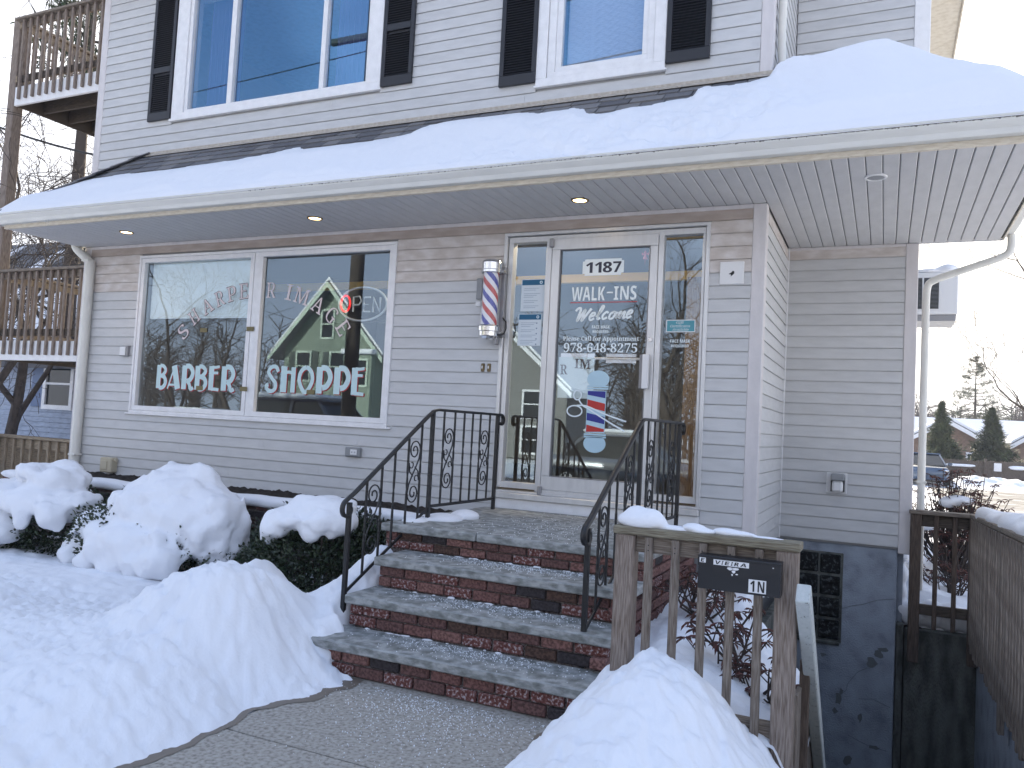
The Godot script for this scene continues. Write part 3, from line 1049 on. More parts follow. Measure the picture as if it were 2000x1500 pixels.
func make_porch_roof() -> void:
	# ---- soffit of narrow planks, each with its groove
	var sf := obj("soffit", box1(-8.19, 1.865, 1.972, 1.984, 0.002, 0.985, 0.001), mt.soffit_gap, shop)
	obj("soffit_backing", box1(0.002, 1.865, 1.973, 1.985, -1.70, 0.0, 0.001), mt.soffit_gap, sf)
	var pl := func(l: float) -> Mesh:
		var s := nst()
		cb(s, Vector3(0, 0, l * 0.5), Vector3(0.1035, 0.014, l), 0.006)
		return s.commit()
	var m1: Mesh = pl.call(0.985)
	var m2: Mesh = pl.call(2.66)
	var n := 93
	for i in n:
		var x := -8.14 + 0.108 * i
		if x > 1.83:
			break
		var inner := x > 0.03
		put("soffit_plank", m2 if inner else m1, mt.soffit, sf, Vector3(x, 1.961, -1.682 if inner else 0.003))
	# ---- fascia and its lip
	var fa := obj("fascia", box1(-8.20, 1.885, 1.957, 2.14, 0.988, 1.003), mt.fascia, shop)
	obj("drip_lip", box1(-8.20, 1.885, 1.950, 1.960, 0.97, 1.005, 0.002), mt.fascia, fa)
	obj("fascia", box1(1.868, 1.884, 1.957, 2.14, -1.74, 0.987), mt.fascia, shop)
	obj("fascia", box1(-8.205, -8.190, 1.957, 2.14, 0.05, 0.987), mt.fascia, shop)
	obj("soffit_trim", box1(0.03, 1.868, 1.949, 1.968, -1.70, -1.684, 0.002), mt.white_trim, shop)
	# ---- the deck, a closed sheet a little below the shingles
	var st := field(-8.25, 1.93, -1.70, 1.06, 280, 90, func(x, z): return -100.0 if (x < -0.01 and z < -0.02) else roof_y(x, z) - 0.02)
	var rf := obj("porch_roof", st, mt.shingle0, shop)
	# ---- shingles of the upper rows, where the snow has slid away
	var sl := Vector3(0, -0.886, 1).normalized()
	var nm := Vector3(0, 1, 0.886).normalized()
	rng.seed = 77
	for row in 6:
		var d0 := 0.012 + 0.135 * row
		var x := -8.2 + 0.1 * (row % 3)
		while x < 0.30:
			var w := rng.randf_range(0.17, 0.33)
			var a := maxf(x, -7.22 - d0 * 0.72 - 0.1)
			var b := minf(x + w - 0.011, 0.16)
			x += w
			if b - a < 0.05:
				continue
			var s := nst()
			# a slate-like tab, thicker at its butt edge
			var p := [Vector3(a, 3.03, 0) + sl * (d0 - 0.03), Vector3(b, 3.03, 0) + sl * (d0 - 0.03), Vector3(b, 3.03, 0) + sl * (d0 + 0.145), Vector3(a, 3.03, 0) + sl * (d0 + 0.145)]
			var th := 0.012 + rng.randf_range(-0.003, 0.004)
			var up := [nm * 0.002, nm * 0.002, nm * (th + 0.004), nm * (th + 0.004)]
			var c: Vector3 = (p[0] + p[2]) * 0.5
			quad_out(s, p[0] + up[0], p[1] + up[1], p[2] + up[2], p[3] + up[3], c - nm)
			quad_out(s, p[2] + up[2], p[3] + up[3], p[3], p[2], c - sl)
			quad_out(s, p[0], p[0] + up[0], p[3] + up[3], p[3], c + Vector3.RIGHT)
			quad_out(s, p[1], p[1] + up[1], p[2] + up[2], p[2], c - Vector3.RIGHT)
			obj("shingle", s, mt["shingle%d" % [0, 1, 0, 2, 1][rng.randi() % 5]], rf)
	# hip caps on the left
	var h0 := Vector3(-7.18, 3.045, 0.0)
	var h1 := Vector3(-8.22, 2.12, 1.05)
	for i in 8:
		var s := nst()
		var a := h0.lerp(h1, i / 8.0 - 0.01)
		var b := h0.lerp(h1, (i + 1.15) / 8.0)
		bar(s, a + Vector3(0, 0.0, 0), b + Vector3(0, 0.012, 0), 0.16, 0.014, Vector3(-0.45, 1, 0.45).normalized(), 0.004)
		obj("hip_shingle", s, mt["shingle%d" % (i % 3)], rf)
	st = nst()
	bx(st, -7.2, 0.04, 3.022, 3.062, 0.0, 0.03, 0.003)
	bar(st, Vector3(-7.2, 3.018, 0.045), Vector3(0.05, 3.018, 0.045), 0.06, 0.006, Vector3(0, 1, 0.8).normalized(), 0.002)
	obj("flashing", st, mt.flashing, shop)

# how far up the slope (as z of its upper rim) the snow reaches at x
var rim := [[-8.4, 0.6], [-8.0, 0.55], [-7.56, 0.454], [-7.12, 0.423], [-6.54, 0.447], [-5.81, 0.42], [-5.14, 0.37], [-4.63, 0.282], [-4.53, 0.343], [-3.81, 0.345], [-3.24, 0.284], [-3.15, 0.16], [-2.84, 0.119], [-2.29, 0.126], [-1.94, 0.188], [-1.65, 0.182], [-1.56, 0.223], [-1.44, 0.324], [-1.32, 0.351], [-1.04, 0.301], [-0.63, 0.253], [-0.57, 0.224], [-0.52, 0.07], [-0.4, 0.11], [-0.21, 0.115], [-0.01, 0.056], [0.1, -0.3], [0.3, -2.0], [2.5, -2.0]]
func rim_z(x: float) -> float:
	for i in rim.size() - 1:
		if x <= rim[i + 1][0]:
			var t := clampf((x - rim[i][0]) / (rim[i + 1][0] - rim[i][0]), 0, 1)
			return lerpf(rim[i][1], rim[i + 1][1], t * t * (3 - 2 * t))
	return -2.0

func roof_snow(x: float, z: float) -> float:
	if x < 0.02 and z < 0.015:
		return -100.0
	if x >= 0.02 and z < -1.655:
		return -100.0
	var d := z - rim_z(x) - 0.012 * hn.get_noise_2d(x * 160.0, 7.0)
	if x < -7.18:
		d = minf(d, 1.0)
	if d < -0.03:
		return -100.0
	var front := 1.118 - z
	var fl := x + 8.27
	var fr := 1.955 - x
	var k := smooth(-0.03, 0.34, d)
	var t := 0.085 + 0.055 * hn.get_noise_2d(x * 34.0, z * 34.0) + 0.05 * smooth(-0.6, 0.9, x)
	t += 0.03 * smooth(0.0, 1.0, x) * smooth(0.4, -0.2, z)
	# trodden and slid surface on the right
	var rough := smooth(-3.2, -0.9, x) * smooth(0.75, -0.3, x)
	t += rough * (0.034 * hn.get_noise_2d(x * 130.0, z * 90.0) + 0.020 * fnz.get_noise_2d(x * 150, z * 150))
	t -= 0.04 * rough * smooth(0.55, 0.7, hn.get_noise_2d(x * 70 + 500, z * 110) + 0.5) * smooth(0.55, 0.85, z)
	t += 0.004 * fnz.get_noise_2d(x * 120, z * 120)
	t = minf(t * pow(k, 0.8), 0.012 + 0.34 * maxf(d, 0.0))
	# it thins to the gutter, the eaves at both ends and rounds the hip
	var e := minf(minf(front * 1.0, fl * 0.8), fr * 0.8)
	t = minf(t, 0.035 + pow(maxf(e, 0.0), 0.75) * 0.30)
	if e < 0.0:
		t = 0.02
	var y := roof_y(x, minf(z, 1.06)) + maxf(t, 0.0) + (0.012 if d > 0 else -0.012)
	return lerpf(2.078, y, smooth(-0.01, 0.045, front)) if front < 0.045 else y

func make_gutters() -> void:
	# an ogee trough; the outline is (outwards, up)
	var prof := PackedVector2Array([Vector2(0.0, 0.0), Vector2(0.062, 0.0), Vector2(0.068, 0.012), Vector2(0.076, 0.036), Vector2(0.094, 0.056), Vector2(0.108, 0.074), Vector2(0.110, 0.094), Vector2(0.120, 0.096), Vector2(0.121, 0.108), Vector2(0.104, 0.108), Vector2(0.101, 0.076), Vector2(0.088, 0.060), Vector2(0.068, 0.040), Vector2(0.058, 0.008), Vector2(0.005, 0.008), Vector2(0.004, 0.11), Vector2(0.0, 0.11)])
	var gm: StandardMaterial3D = mt.downspout.duplicate()
	gm.resource_name = "gutter"
	gm.albedo_color = Color(0.68, 0.68, 0.65).linear_to_srgb()
	gm.uv1_scale = Vector3(0.5, 2, 2)
	var st := nst()
	prism(st, prof, -8.30, 2.0, Basis(Vector3(0, 0, 1), Vector3(0, 1, 0), Vector3(1, 0, 0)), Vector3(0, 1.99, 1.006))
	var g := obj("gutter", st, gm, shop)
	var s2 := nst()
	prism(s2, prof, -1.74, 1.10, Basis(Vector3(1, 0, 0), Vector3(0, 1, 0), Vector3(0, 0, 1)), Vector3(1.887, 1.99, 0))
	obj("gutter", s2, gm, shop)
	s2 = nst()
	prism(s2, prof, -0.02, 1.10, Basis(Vector3(-1, 0, 0), Vector3(0, 1, 0), Vector3(0, 0, 1)), Vector3(-8.208, 1.99, 0))
	obj("gutter", s2, gm, shop)
	# mildew under the rim: many small dark runs
	st = nst()
	rng.seed = 31
	for i in 1500:
		var x := rng.randf_range(-4.5, 1.95) if i % 4 == 0 else rng.randf_range(-1.0, 1.95)
		var l := rng.randf_range(0.002, 0.008) * (1.8 if rng.randf() < 0.10 else 1.0)
		var w := rng.randf_range(0.004, 0.022)
		var z := 1.1172
		quad(st, Vector3(x, 2.083, z), Vector3(x + w, 2.083, z), Vector3(x + w * 0.8, 2.083 - l, z - l * 0.22 + 0.0006), Vector3(x + w * 0.2, 2.083 - l, z - l * 0.22 + 0.0006))
	obj("mildew", st, mat("mildew", 0.16, 0.155, 0.145, 0.9), g, "stuff")
	# icicles at the left end
	for q in [[-8.14, 0.10], [-7.32, 0.13], [-7.36, 0.05]]:
		s2 = nst()
		tube(s2, [Vector3(q[0], 1.985, 1.09), Vector3(q[0], 1.985 - q[1] * 0.6, 1.09), Vector3(q[0] + 0.004, 1.985 - q[1] * 1.5, 1.09)], [0.009, 0.006, 0.001], 6)
		obj("icicle", s2, mt.clear, g)
	# ---- downspouts, fluted tubes with elbows
	var spout := func(path: Array, w: float) -> void:
		var s := nst()
		var pts := []
		var c := Curve3D.new()
		for i in path.size():
			var p: Vector3 = path[i]
			var a: Vector3 = path[maxi(i - 1, 0)]
			var b: Vector3 = path[mini(i + 1, path.size() - 1)]
			var t := (b - a).normalized() * minf(0.07, (b - a).length() * 0.12)
			c.add_point(p, -t, t)
		c.bake_interval = 0.03
		pts = Array(c.get_baked_points())
		tube(s, pts, same(w, pts.size()), 8, true, Vector2(1.0, 0.8))
		var d := obj("downspout", s, mt.downspout, shop)
		s = nst()
		for q in [path[2], path[path.size() - 2]]:
			bx(s, q.x - w * 1.05, q.x + w * 1.05, q.y - 0.012, q.y + 0.012, q.z - w * 0.9, q.z + w * 0.95, 0.004)
		obj("bracket", s, mt.downspout, d)
	spout.call([Vector3(-8.26, 2.0, 0.06), Vector3(-8.22, 1.93, 0.07), Vector3(-7.98, 1.77, 0.08), Vector3(-7.945, 1.68, 0.08), Vector3(-7.945, 0.2, 0.08), Vector3(-7.945, -0.6, 0.08), Vector3(-7.945, -0.95, 0.10)], 0.058)
	spout.call([Vector3(1.935, 1.995, -1.66), Vector3(1.93, 1.86, -1.66), Vector3(1.86, 1.79, -1.67), Vector3(1.34, 1.615, -1.75), Vector3(1.268, 1.53, -1.76), Vector3(1.262, 1.2, -1.76), Vector3(1.262, -0.3, -1.76), Vector3(1.262, -1.3, -1.76)], 0.042)
	# the upper one in the corner over the recess
	spout.call([Vector3(0.065, 5.15, -0.16), Vector3(0.065, 5.0, -0.16), Vector3(0.065, 4.2, -0.16), Vector3(0.065, 3.35, -0.16), Vector3(0.09, 3.14, -0.14), Vector3(0.17, 3.06, -0.10)], 0.042)

# a rectangular frame from its outer and inner rectangles
func frame(st: SurfaceTool, x0: float, x1: float, y0: float, y1: float, l: float, r: float, b: float, t: float, z0: float, z1: float, bev := 0.003) -> void:
	bx(st, x0, x1, y1 - t, y1, z0, z1, bev)
	bx(st, x0, x1, y0, y0 + b, z0, z1, bev)
	bx(st, x0, x0 + l, y0 + b, y1 - t, z0, z1, bev)
	bx(st, x1 - r, x1, y0 + b, y1 - t, z0, z1, bev)

func sheet(x0: float, x1: float, y0: float, y1: float, z: float) -> SurfaceTool:
	var st := nst()
	quad(st, Vector3(x0, y1, z), Vector3(x1, y1, z), Vector3(x1, y0, z), Vector3(x0, y0, z))
	return st

func make_picture_window() -> void:
	var st := nst()
	frame(st, -7.152, -3.536, -0.056, 1.806, 0.03, 0.03, 0.03, 0.03, -0.02, 0.034)
	bx(st, -7.20, -3.49, -0.075, -0.056, 0.0, 0.045)
	var w := obj("window", st, mt.white_trim, shop)
	for u in [[-7.120, -5.385], [-5.312, -3.568]]:
		st = nst()
		frame(st, u[0], u[1], -0.024, 1.774, 0.052, 0.052, 0.055, 0.050, -0.03, 0.026)
		obj("sash", st, mt.white_trim, w)
	obj("mullion", box1(-5.383, -5.314, -0.024, 1.774, -0.03, 0.018), mt.white_trim, w)
	obj("pane", sheet(-7.07, -5.436, 0.028, 1.726, -0.012), mt.pane, w)
	obj("pane", sheet(-5.262, -3.618, 0.028, 1.726, -0.012), mt.pane, w)
	obj("roller_shade", box1(-7.035, -5.47, 1.075, 1.79, -0.078, -0.074, 0.001), mt.shade_cloth, w)
	obj("shade_rail", box1(-7.035, -5.47, 1.066, 1.084, -0.082, -0.07, 0.003), mt.shade_cloth, w)
	# ---- gilded-style lettering: thick and thin strokes on a red shadow
	var shadow := nst()
	var face := nst()
	var zs := -0.0095
	var glyph := func(g: String, x0: float, x1: float, y0: float, y1: float) -> void:
		for k in 2:
			var s := shadow if k == 0 else face
			var o := Vector2(0.013, -0.009) if k == 0 else Vector2.ZERO
			var z := zs + 0.0016 * k
			var wd := x1 - x0
			var P := func(u: float, v: float) -> Vector2: return Vector2(lerpf(x0, x1, u), lerpf(y0, y1, v)) + o
			var thick := wd * 0.40
			var thin := 0.020
			var stem := func(u: float, v0: float, v1: float, t: float) -> void: stroke(s, [P.call(u, v0), P.call(u, (v0 + v1) * 0.5), P.call(u, v1)], t, z)
			match g:
				"B":
					stem.call(0.2, 0.0, 1.0, thick)
					stroke(s, [P.call(0.3, 0.97), P.call(0.62, 0.95), P.call(0.84, 0.78), P.call(0.6, 0.58), P.call(0.4, 0.56)], thick * 0.62, z)
					stroke(s, [P.call(0.4, 0.55), P.call(0.76, 0.48), P.call(0.90, 0.26), P.call(0.66, 0.05), P.call(0.3, 0.03)], thick * 0.72, z)
				"R":
					stem.call(0.2, 0.0, 1.0, thick)
					stroke(s, [P.call(0.3, 0.97), P.call(0.66, 0.95), P.call(0.90, 0.70), P.call(0.72, 0.42), P.call(0.42, 0.34)], thick * 0.75, z)
					stroke(s, [P.call(0.45, 0.36), P.call(0.66, 0.22), P.call(0.78, 0.02), P.call(1.0, 0.08)], thick * 0.6, z)
				"A":
					stroke(s, [P.call(0.02, 0.0), P.call(0.26, 0.5), P.call(0.5, 0.98)], thin, z)
					stroke(s, [P.call(0.45, 0.98), P.call(0.62, 0.5), P.call(0.80, 0.0)], thick, z)
					stroke(s, [P.call(0.12, 0.17), P.call(0.4, 0.17), P.call(0.7, 0.17)], thin * 1.2, z)
				"E":
					stem.call(0.25, 0.0, 1.0, thick * 1.1)
					stroke(s, [P.call(0.3, 0.96), P.call(0.6, 0.95), P.call(0.95, 0.98)], thin * 1.6, z)
					stroke(s, [P.call(0.3, 0.72), P.call(0.6, 0.72), P.call(0.85, 0.72)], thin * 1.5, z)
					stroke(s, [P.call(0.3, 0.05), P.call(0.6, 0.05), P.call(0.98, 0.03)], thin * 1.8, z)
				"S":
					stroke(s, [P.call(0.95, 0.78), P.call(0.78, 0.96), P.call(0.42, 0.96), P.call(0.2, 0.76), P.call(0.5, 0.52), P.call(0.80, 0.32), P.call(0.70, 0.08), P.call(0.3, 0.03), P.call(0.05, 0.22), P.call(0.25, 0.28)], thick * 0.62, z)
				"H":
					stem.call(0.2, 0.0, 1.0, thick)
					stem.call(0.82, 0.0, 0.97, thick * 0.72)
					stroke(s, [P.call(0.3, 0.74), P.call(0.5, 0.78), P.call(0.8, 0.74)], thin * 1.7, z)
				"O":
					stroke(s, [P.call(0.5, 0.97), P.call(0.16, 0.78), P.call(0.12, 0.4), P.call(0.5, 0.03), P.call(0.88, 0.4), P.call(0.84, 0.78)], thick * 0.55, z, true)
				"P":
					stem.call(0.2, 0.0, 1.0, thick)
					stroke(s, [P.call(0.3, 0.97), P.call(0.70, 0.93), P.call(0.92, 0.62), P.call(0.72, 0.30), P.call(0.42, 0.22)], thick * 0.75, z)
	var x := [-6.775, -6.595, -6.375, -6.172, -5.968, -5.775, -5.560]
	for i in 6:
		glyph.call("BARBER"[i], x[i], x[i] + [0.165, 0.205, 0.185, 0.185, 0.165, 0.19][i], 0.243, 0.515)
	x = [-5.14, -4.935, -4.705, -4.462, -4.235, -4.02]
	for i in 6:
		glyph.call("SHOPPE"[i], x[i], x[i] + [0.175, 0.205, 0.21, 0.195, 0.195, 0.165][i], 0.252, 0.530)
	obj("lettering_shadow", shadow, mt.letter_red, w)
	obj("lettering", face, mt.letter_pale, w)
	# ---- the arched line above
	face = nst()
	var edge := nst()
	var spots := [["S", -6.406, 0.904, 46], ["H", -6.255, 1.075, 40], ["A", -6.065, 1.195, 30], ["R", -5.885, 1.278, 21], ["P", -5.715, 1.328, 13], ["E", -5.540, 1.354, 5], ["R", -5.150, 1.357, -1], ["I", -4.900, 1.327, -10], ["M", -4.725, 1.283, -16], ["A", -4.500, 1.185, -28], ["G", -4.315, 1.075, -42], ["E", -4.165, 0.945, -55]]
	for q in spots:
		var b := Basis(Vector3(0, 0, 1), deg_to_rad(q[3]))
		var hw: float = {"I": 0.045, "M": 0.098, "A": 0.078}.get(q[0], 0.064)
		if q[1] < -5.4:
			for k in [[-0.004, 0.004], [0.005, -0.004]]:
				letters(edge, q[0], "serif", -hw + k[0], hw + k[0], -0.086 + k[1], 0.086 + k[1], Vector3(q[1], q[2], -0.0098), b)
		letters(face, q[0], "serif", -hw, hw, -0.084, 0.084, Vector3(q[1], q[2], -0.0082), b)
	obj("lettering_edge", edge, mt.letter_brown, w)
	obj("lettering", face, mt.letter_pink, w)
	# ---- tape holding the panes
	for q in [[-5.373, 0.928, 0.03], [-5.408, 0.27, 0.03], [-6.09, 0.262, -0.006], [-4.525, 0.263, -0.006], [-6.09, 0.92, -0.006]]:
		obj("tape", box1(q[0] - 0.052, q[0] + 0.052, q[1] - 0.024, q[1] + 0.024, q[2], q[2] + 0.003, 0.001), mt.olive_tape, w)

func make_entrance() -> void:
	var st := nst()
	# outer aluminium trim, stops and posts
	frame(st, -2.345, -0.429, -0.585, 1.823, 0.034, 0.034, 0.02, 0.030, -0.10, 0.030)
	frame(st, -2.305, -0.470, -0.545, 1.785, 0.045, 0.024, 0.055, 0.052, -0.09, 0.004)
	bx(st, -1.922, -1.868, -0.56, 1.76, -0.085, 0.006)
	bx(st, -0.872, -0.826, -0.56, 1.76, -0.085, 0.006)
	var fr := obj("entrance_frame", st, mt.aluminium, shop)
	obj("sill", box1(-2.34, -0.432, -0.64, -0.586, -0.1, 0.055, 0.006), mt.aluminium, fr)
	obj("kick_board", box1(-2.34, -0.432, -0.735, -0.641, -0.1, 0.028, 0.004), mt.white_trim, fr)
	obj("pane", sheet(-2.26, -1.923, -0.49, 1.733, -0.035), mt.pane, fr)
	obj("pane", sheet(-0.826, -0.493, -0.49, 1.733, -0.035), mt.pane, fr)
	# ---- the leaf
	st = nst()
	frame(st, -1.864, -0.876, -0.535, 1.752, 0.082, 0.070, 0.125, 0.105, -0.045, 0.010, 0.005)
	var dr := obj("door", st, mt.aluminium, fr)
	st = nst()
	frame(st, -1.784, -0.944, -0.412, 1.649, 0.008, 0.008, 0.008, 0.008, -0.03, 0.013, 0.001)
	obj("glazing_bead", st, mt.aluminium_dark, dr)
	obj("pane", sheet(-1.780, -0.948, -0.408, 1.645, -0.012), mt.pane, dr)
	obj("handle", box1(-0.958, -0.902, 0.40, 0.695, 0.030, 0.065, 0.004), mt.plastic_white, dr)
	obj("handle_plate", box1(-0.99, -0.96, 0.40, 0.695, 0.0115, 0.04, 0.003), mt.aluminium_dark, dr)
	st = nst()
	tube(st, [Vector3(-0.908, 0.826, 0.0), Vector3(-0.908, 0.826, 0.022)], [0.022, 0.02], 16)
	obj("lock", st, mt.chrome, dr)
	obj("push_bar", box1(-1.76, -0.97, 0.652, 0.672, -0.07, -0.04, 0.004), mt.plastic_white, dr)
	for y in [1.71, -0.545]:
		obj("hinge", box1(-1.885, -1.845, y - 0.04, y + 0.04, 0.006, 0.04, 0.006), mt.grey_metal, dr)
	obj("kick_strip", box1(-1.86, -0.88, -0.575, -0.537, -0.03, 0.02, 0.003), mt.aluminium, dr)
	# ---- lettering and decals on the leaf
	var z := -0.0105
	st = nst()
	var pl := PackedVector2Array([Vector2(-1.545, 1.552), Vector2(-1.205, 1.552), Vector2(-1.203, 1.535), Vector2(-1.182, 1.533), Vector2(-1.182, 1.424), Vector2(-1.205, 1.421), Vector2(-1.207, 1.403), Vector2(-1.543, 1.403), Vector2(-1.545, 1.421), Vector2(-1.568, 1.424), Vector2(-1.568, 1.533), Vector2(-1.548, 1.535)])
	prism(st, pl, z, z + 0.001)
	obj("number_plate", st, mt.letter_white, dr)
	st = nst()
	var xs := [[-1.536, -1.472], [-1.452, -1.388], [-1.376, -1.290], [-1.282, -1.206]]
	for i in 4:
		letters(st, "1187"[i], "sansbold", xs[i][0], xs[i][1], 1.428, 1.524, Vector3(0, 0, z + 0.0014))
	obj("number", st, mt.letter_ink, dr)
	st = nst()
	letters(st, "WALK", "sansbold", -1.660, -1.345, 1.178, 1.304, Vector3(0, 0, z))
	bx(st, -1.330, -1.272, 1.240, 1.254, z, z + 0.0012, 0.0003)
	letters(st, "INS", "sansbold", -1.262, -1.057, 1.178, 1.304, Vector3(0, 0, z))
	letters(st, "FACE MASK", "sansbold", -1.452, -1.287, 0.926, 0.955, Vector3(0, 0, z))
	letters(st, "REQUIRED", "sansbold", -1.444, -1.297, 0.883, 0.911, Vector3(0, 0, z))
	letters(st, "Please Call for Appointment", "serifbold", -1.722, -1.017, 0.806, 0.857, Vector3(0, 0, z))
	letters(st, "978-648-8275", "serifbold", -1.712, -1.028, 0.712, 0.797, Vector3(0, 0, z))
	# the script word, brushed
	var scr := func(x0: float, y0: float, s: float, pts: Array, w: float) -> void:
		var q := []
		for p in pts:
			q.append(Vector2(x0 + (p[0] + p[1] * 0.35) * s, y0 + p[1] * s))
		stroke(st, q, w, z)
	var S := 0.115
	scr.call(-1.628, 0.992, S, [[-0.15, 0.80], [0.0, 1.02], [0.22, 0.98], [0.24, 0.5], [0.25, 0.02], [0.42, 0.45], [0.62, 0.92], [0.62, 0.5], [0.62, 0.02], [0.85, 0.5], [1.08, 1.0]], 0.021)
	scr.call(-1.490, 1.000, S, [[0.05, 0.28], [0.34, 0.40], [0.32, 0.58], [0.12, 0.55], [0.02, 0.25], [0.16, 0.02], [0.42, 0.16]], 0.019)
	scr.call(-1.425, 1.005, S, [[0.0, 0.2], [0.22, 0.65], [0.32, 1.0], [0.18, 1.05], [0.1, 0.5], [0.14, 0.05], [0.34, 0.16]], 0.019)
	scr.call(-1.375, 1.008, S, [[0.44, 0.48], [0.26, 0.58], [0.06, 0.3], [0.18, 0.03], [0.46, 0.16]], 0.019)
	scr.call(-1.310, 1.010, S, [[0.30, 0.56], [0.08, 0.40], [0.10, 0.06], [0.34, 0.06], [0.46, 0.36], [0.30, 0.56], [0.58, 0.46]], 0.019)
	scr.call(-1.245, 1.014, S, [[0.0, 0.52], [0.1, 0.3], [0.06, 0.0], [0.2, 0.42], [0.34, 0.55], [0.36, 0.3], [0.34, 0.0], [0.48, 0.42], [0.62, 0.54], [0.64, 0.3], [0.66, 0.04], [0.8, 0.14]], 0.018)
	scr.call(-1.148, 1.018, S, [[0.05, 0.28], [0.34, 0.40], [0.32, 0.58], [0.12, 0.55], [0.02, 0.25], [0.16, 0.02], [0.42, 0.16]], 0.019)
	obj("lettering", st, mt.letter_white, dr)
	obj("underline", box1(-1.668, -1.047, 1.158, 1.165, z, z + 0.001, 0.0002), mt.decal_red, dr)
	for q in [[-1.740, -1.417, 0.669, 0.704], [-1.310, -1.036, 0.676, 0.704], [-1.310, -1.036, 0.622, 0.648]]:
		obj("paper_strip", box1(q[0], q[1], q[2], q[3], -0.02, -0.0195, 0.0001), mt.plastic_white, dr)
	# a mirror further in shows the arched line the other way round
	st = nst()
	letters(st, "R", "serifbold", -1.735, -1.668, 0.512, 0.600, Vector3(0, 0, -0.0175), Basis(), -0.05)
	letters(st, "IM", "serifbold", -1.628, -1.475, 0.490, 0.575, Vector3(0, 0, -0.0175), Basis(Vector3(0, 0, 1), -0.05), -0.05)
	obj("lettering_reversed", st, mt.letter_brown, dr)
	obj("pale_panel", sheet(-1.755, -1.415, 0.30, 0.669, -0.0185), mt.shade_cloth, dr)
	# barber pole decal with scissors laid across it
	st = nst()
	var dome := func(cx: float, cy: float, rx: float, ry: float, a0: float, a1: float) -> void:
		var p := PackedVector2Array()
		for k in 25:
			var a := lerpf(a0, a1, k / 24.0)
			p.append(Vector2(cx + cos(a) * rx, cy + sin(a) * ry))
		prism(st, p, z, z + 0.0008)
	dome.call(-1.370, 0.475, 0.103, 0.078, deg_to_rad(-50), deg_to_rad(230))
	dome.call(-1.378, -0.095, 0.103, 0.080, deg_to_rad(130), deg_to_rad(410))
	for q in [[-1.468, -1.272, 0.404, 0.418], [-1.468, -1.272, 0.385, 0.399], [-1.480, -1.274, -0.022, -0.008], [-1.480, -1.274, -0.044, -0.028]]:
		bx(st, q[0], q[1], q[2], q[3], z, z + 0.0008, 0.0002)
	bx(st, -1.466, -1.290, 0.000, 0.374, z, z + 0.0008, 0.0002)
	var dc := obj("decal", st, mt.decal_sky, dr)
	var band := func(called: String, m: Material, l0: float, r0: float, l1: float, r1: float) -> void:
		var s := nst()
		prism(s, PackedVector2Array([Vector2(-1.461, l0), Vector2(-1.296, r0), Vector2(-1.296, r1), Vector2(-1.461, l1)]), z + 0.001, z + 0.0018)
		obj(called, s, m, dr)
	band.call("blue_band", mt.decal_blue, 0.369, 0.369, 0.334, 0.309)
	band.call("red_band", mt.decal_red, 0.294, 0.261, 0.226, 0.193)
	band.call("blue_band", mt.decal_blue, 0.176, 0.144, 0.110, 0.080)
	band.call("red_band", mt.decal_red, 0.070, 0.037, 0.006, 0.014)
	st = nst()
	var ring := func(c: Vector2, rx: float, ry: float) -> void:
		var p := []
		for k in 14:
			p.append(c + Vector2(cos(TAU * k / 14) * rx, sin(TAU * k / 14) * ry))
		stroke(st, p, 0.012, z + 0.0022, true)
	ring.call(Vector2(-1.557, 0.329), 0.036, 0.042)
	ring.call(Vector2(-1.578, 0.186), 0.070, 0.048)
	stroke(st, [Vector2(-1.545, 0.292), Vector2(-1.505, 0.240), Vector2(-1.44, 0.205), Vector2(-1.28, 0.115), Vector2(-1.107, 0.026)], 0.013, z + 0.0026)
	stroke(st, [Vector2(-1.56, 0.236), Vector2(-1.50, 0.238), Vector2(-1.44, 0.225), Vector2(-1.28, 0.165), Vector2(-1.097, 0.112)], 0.013, z + 0.0022)
	obj("scissors_decal", st, mt.letter_white, dr)

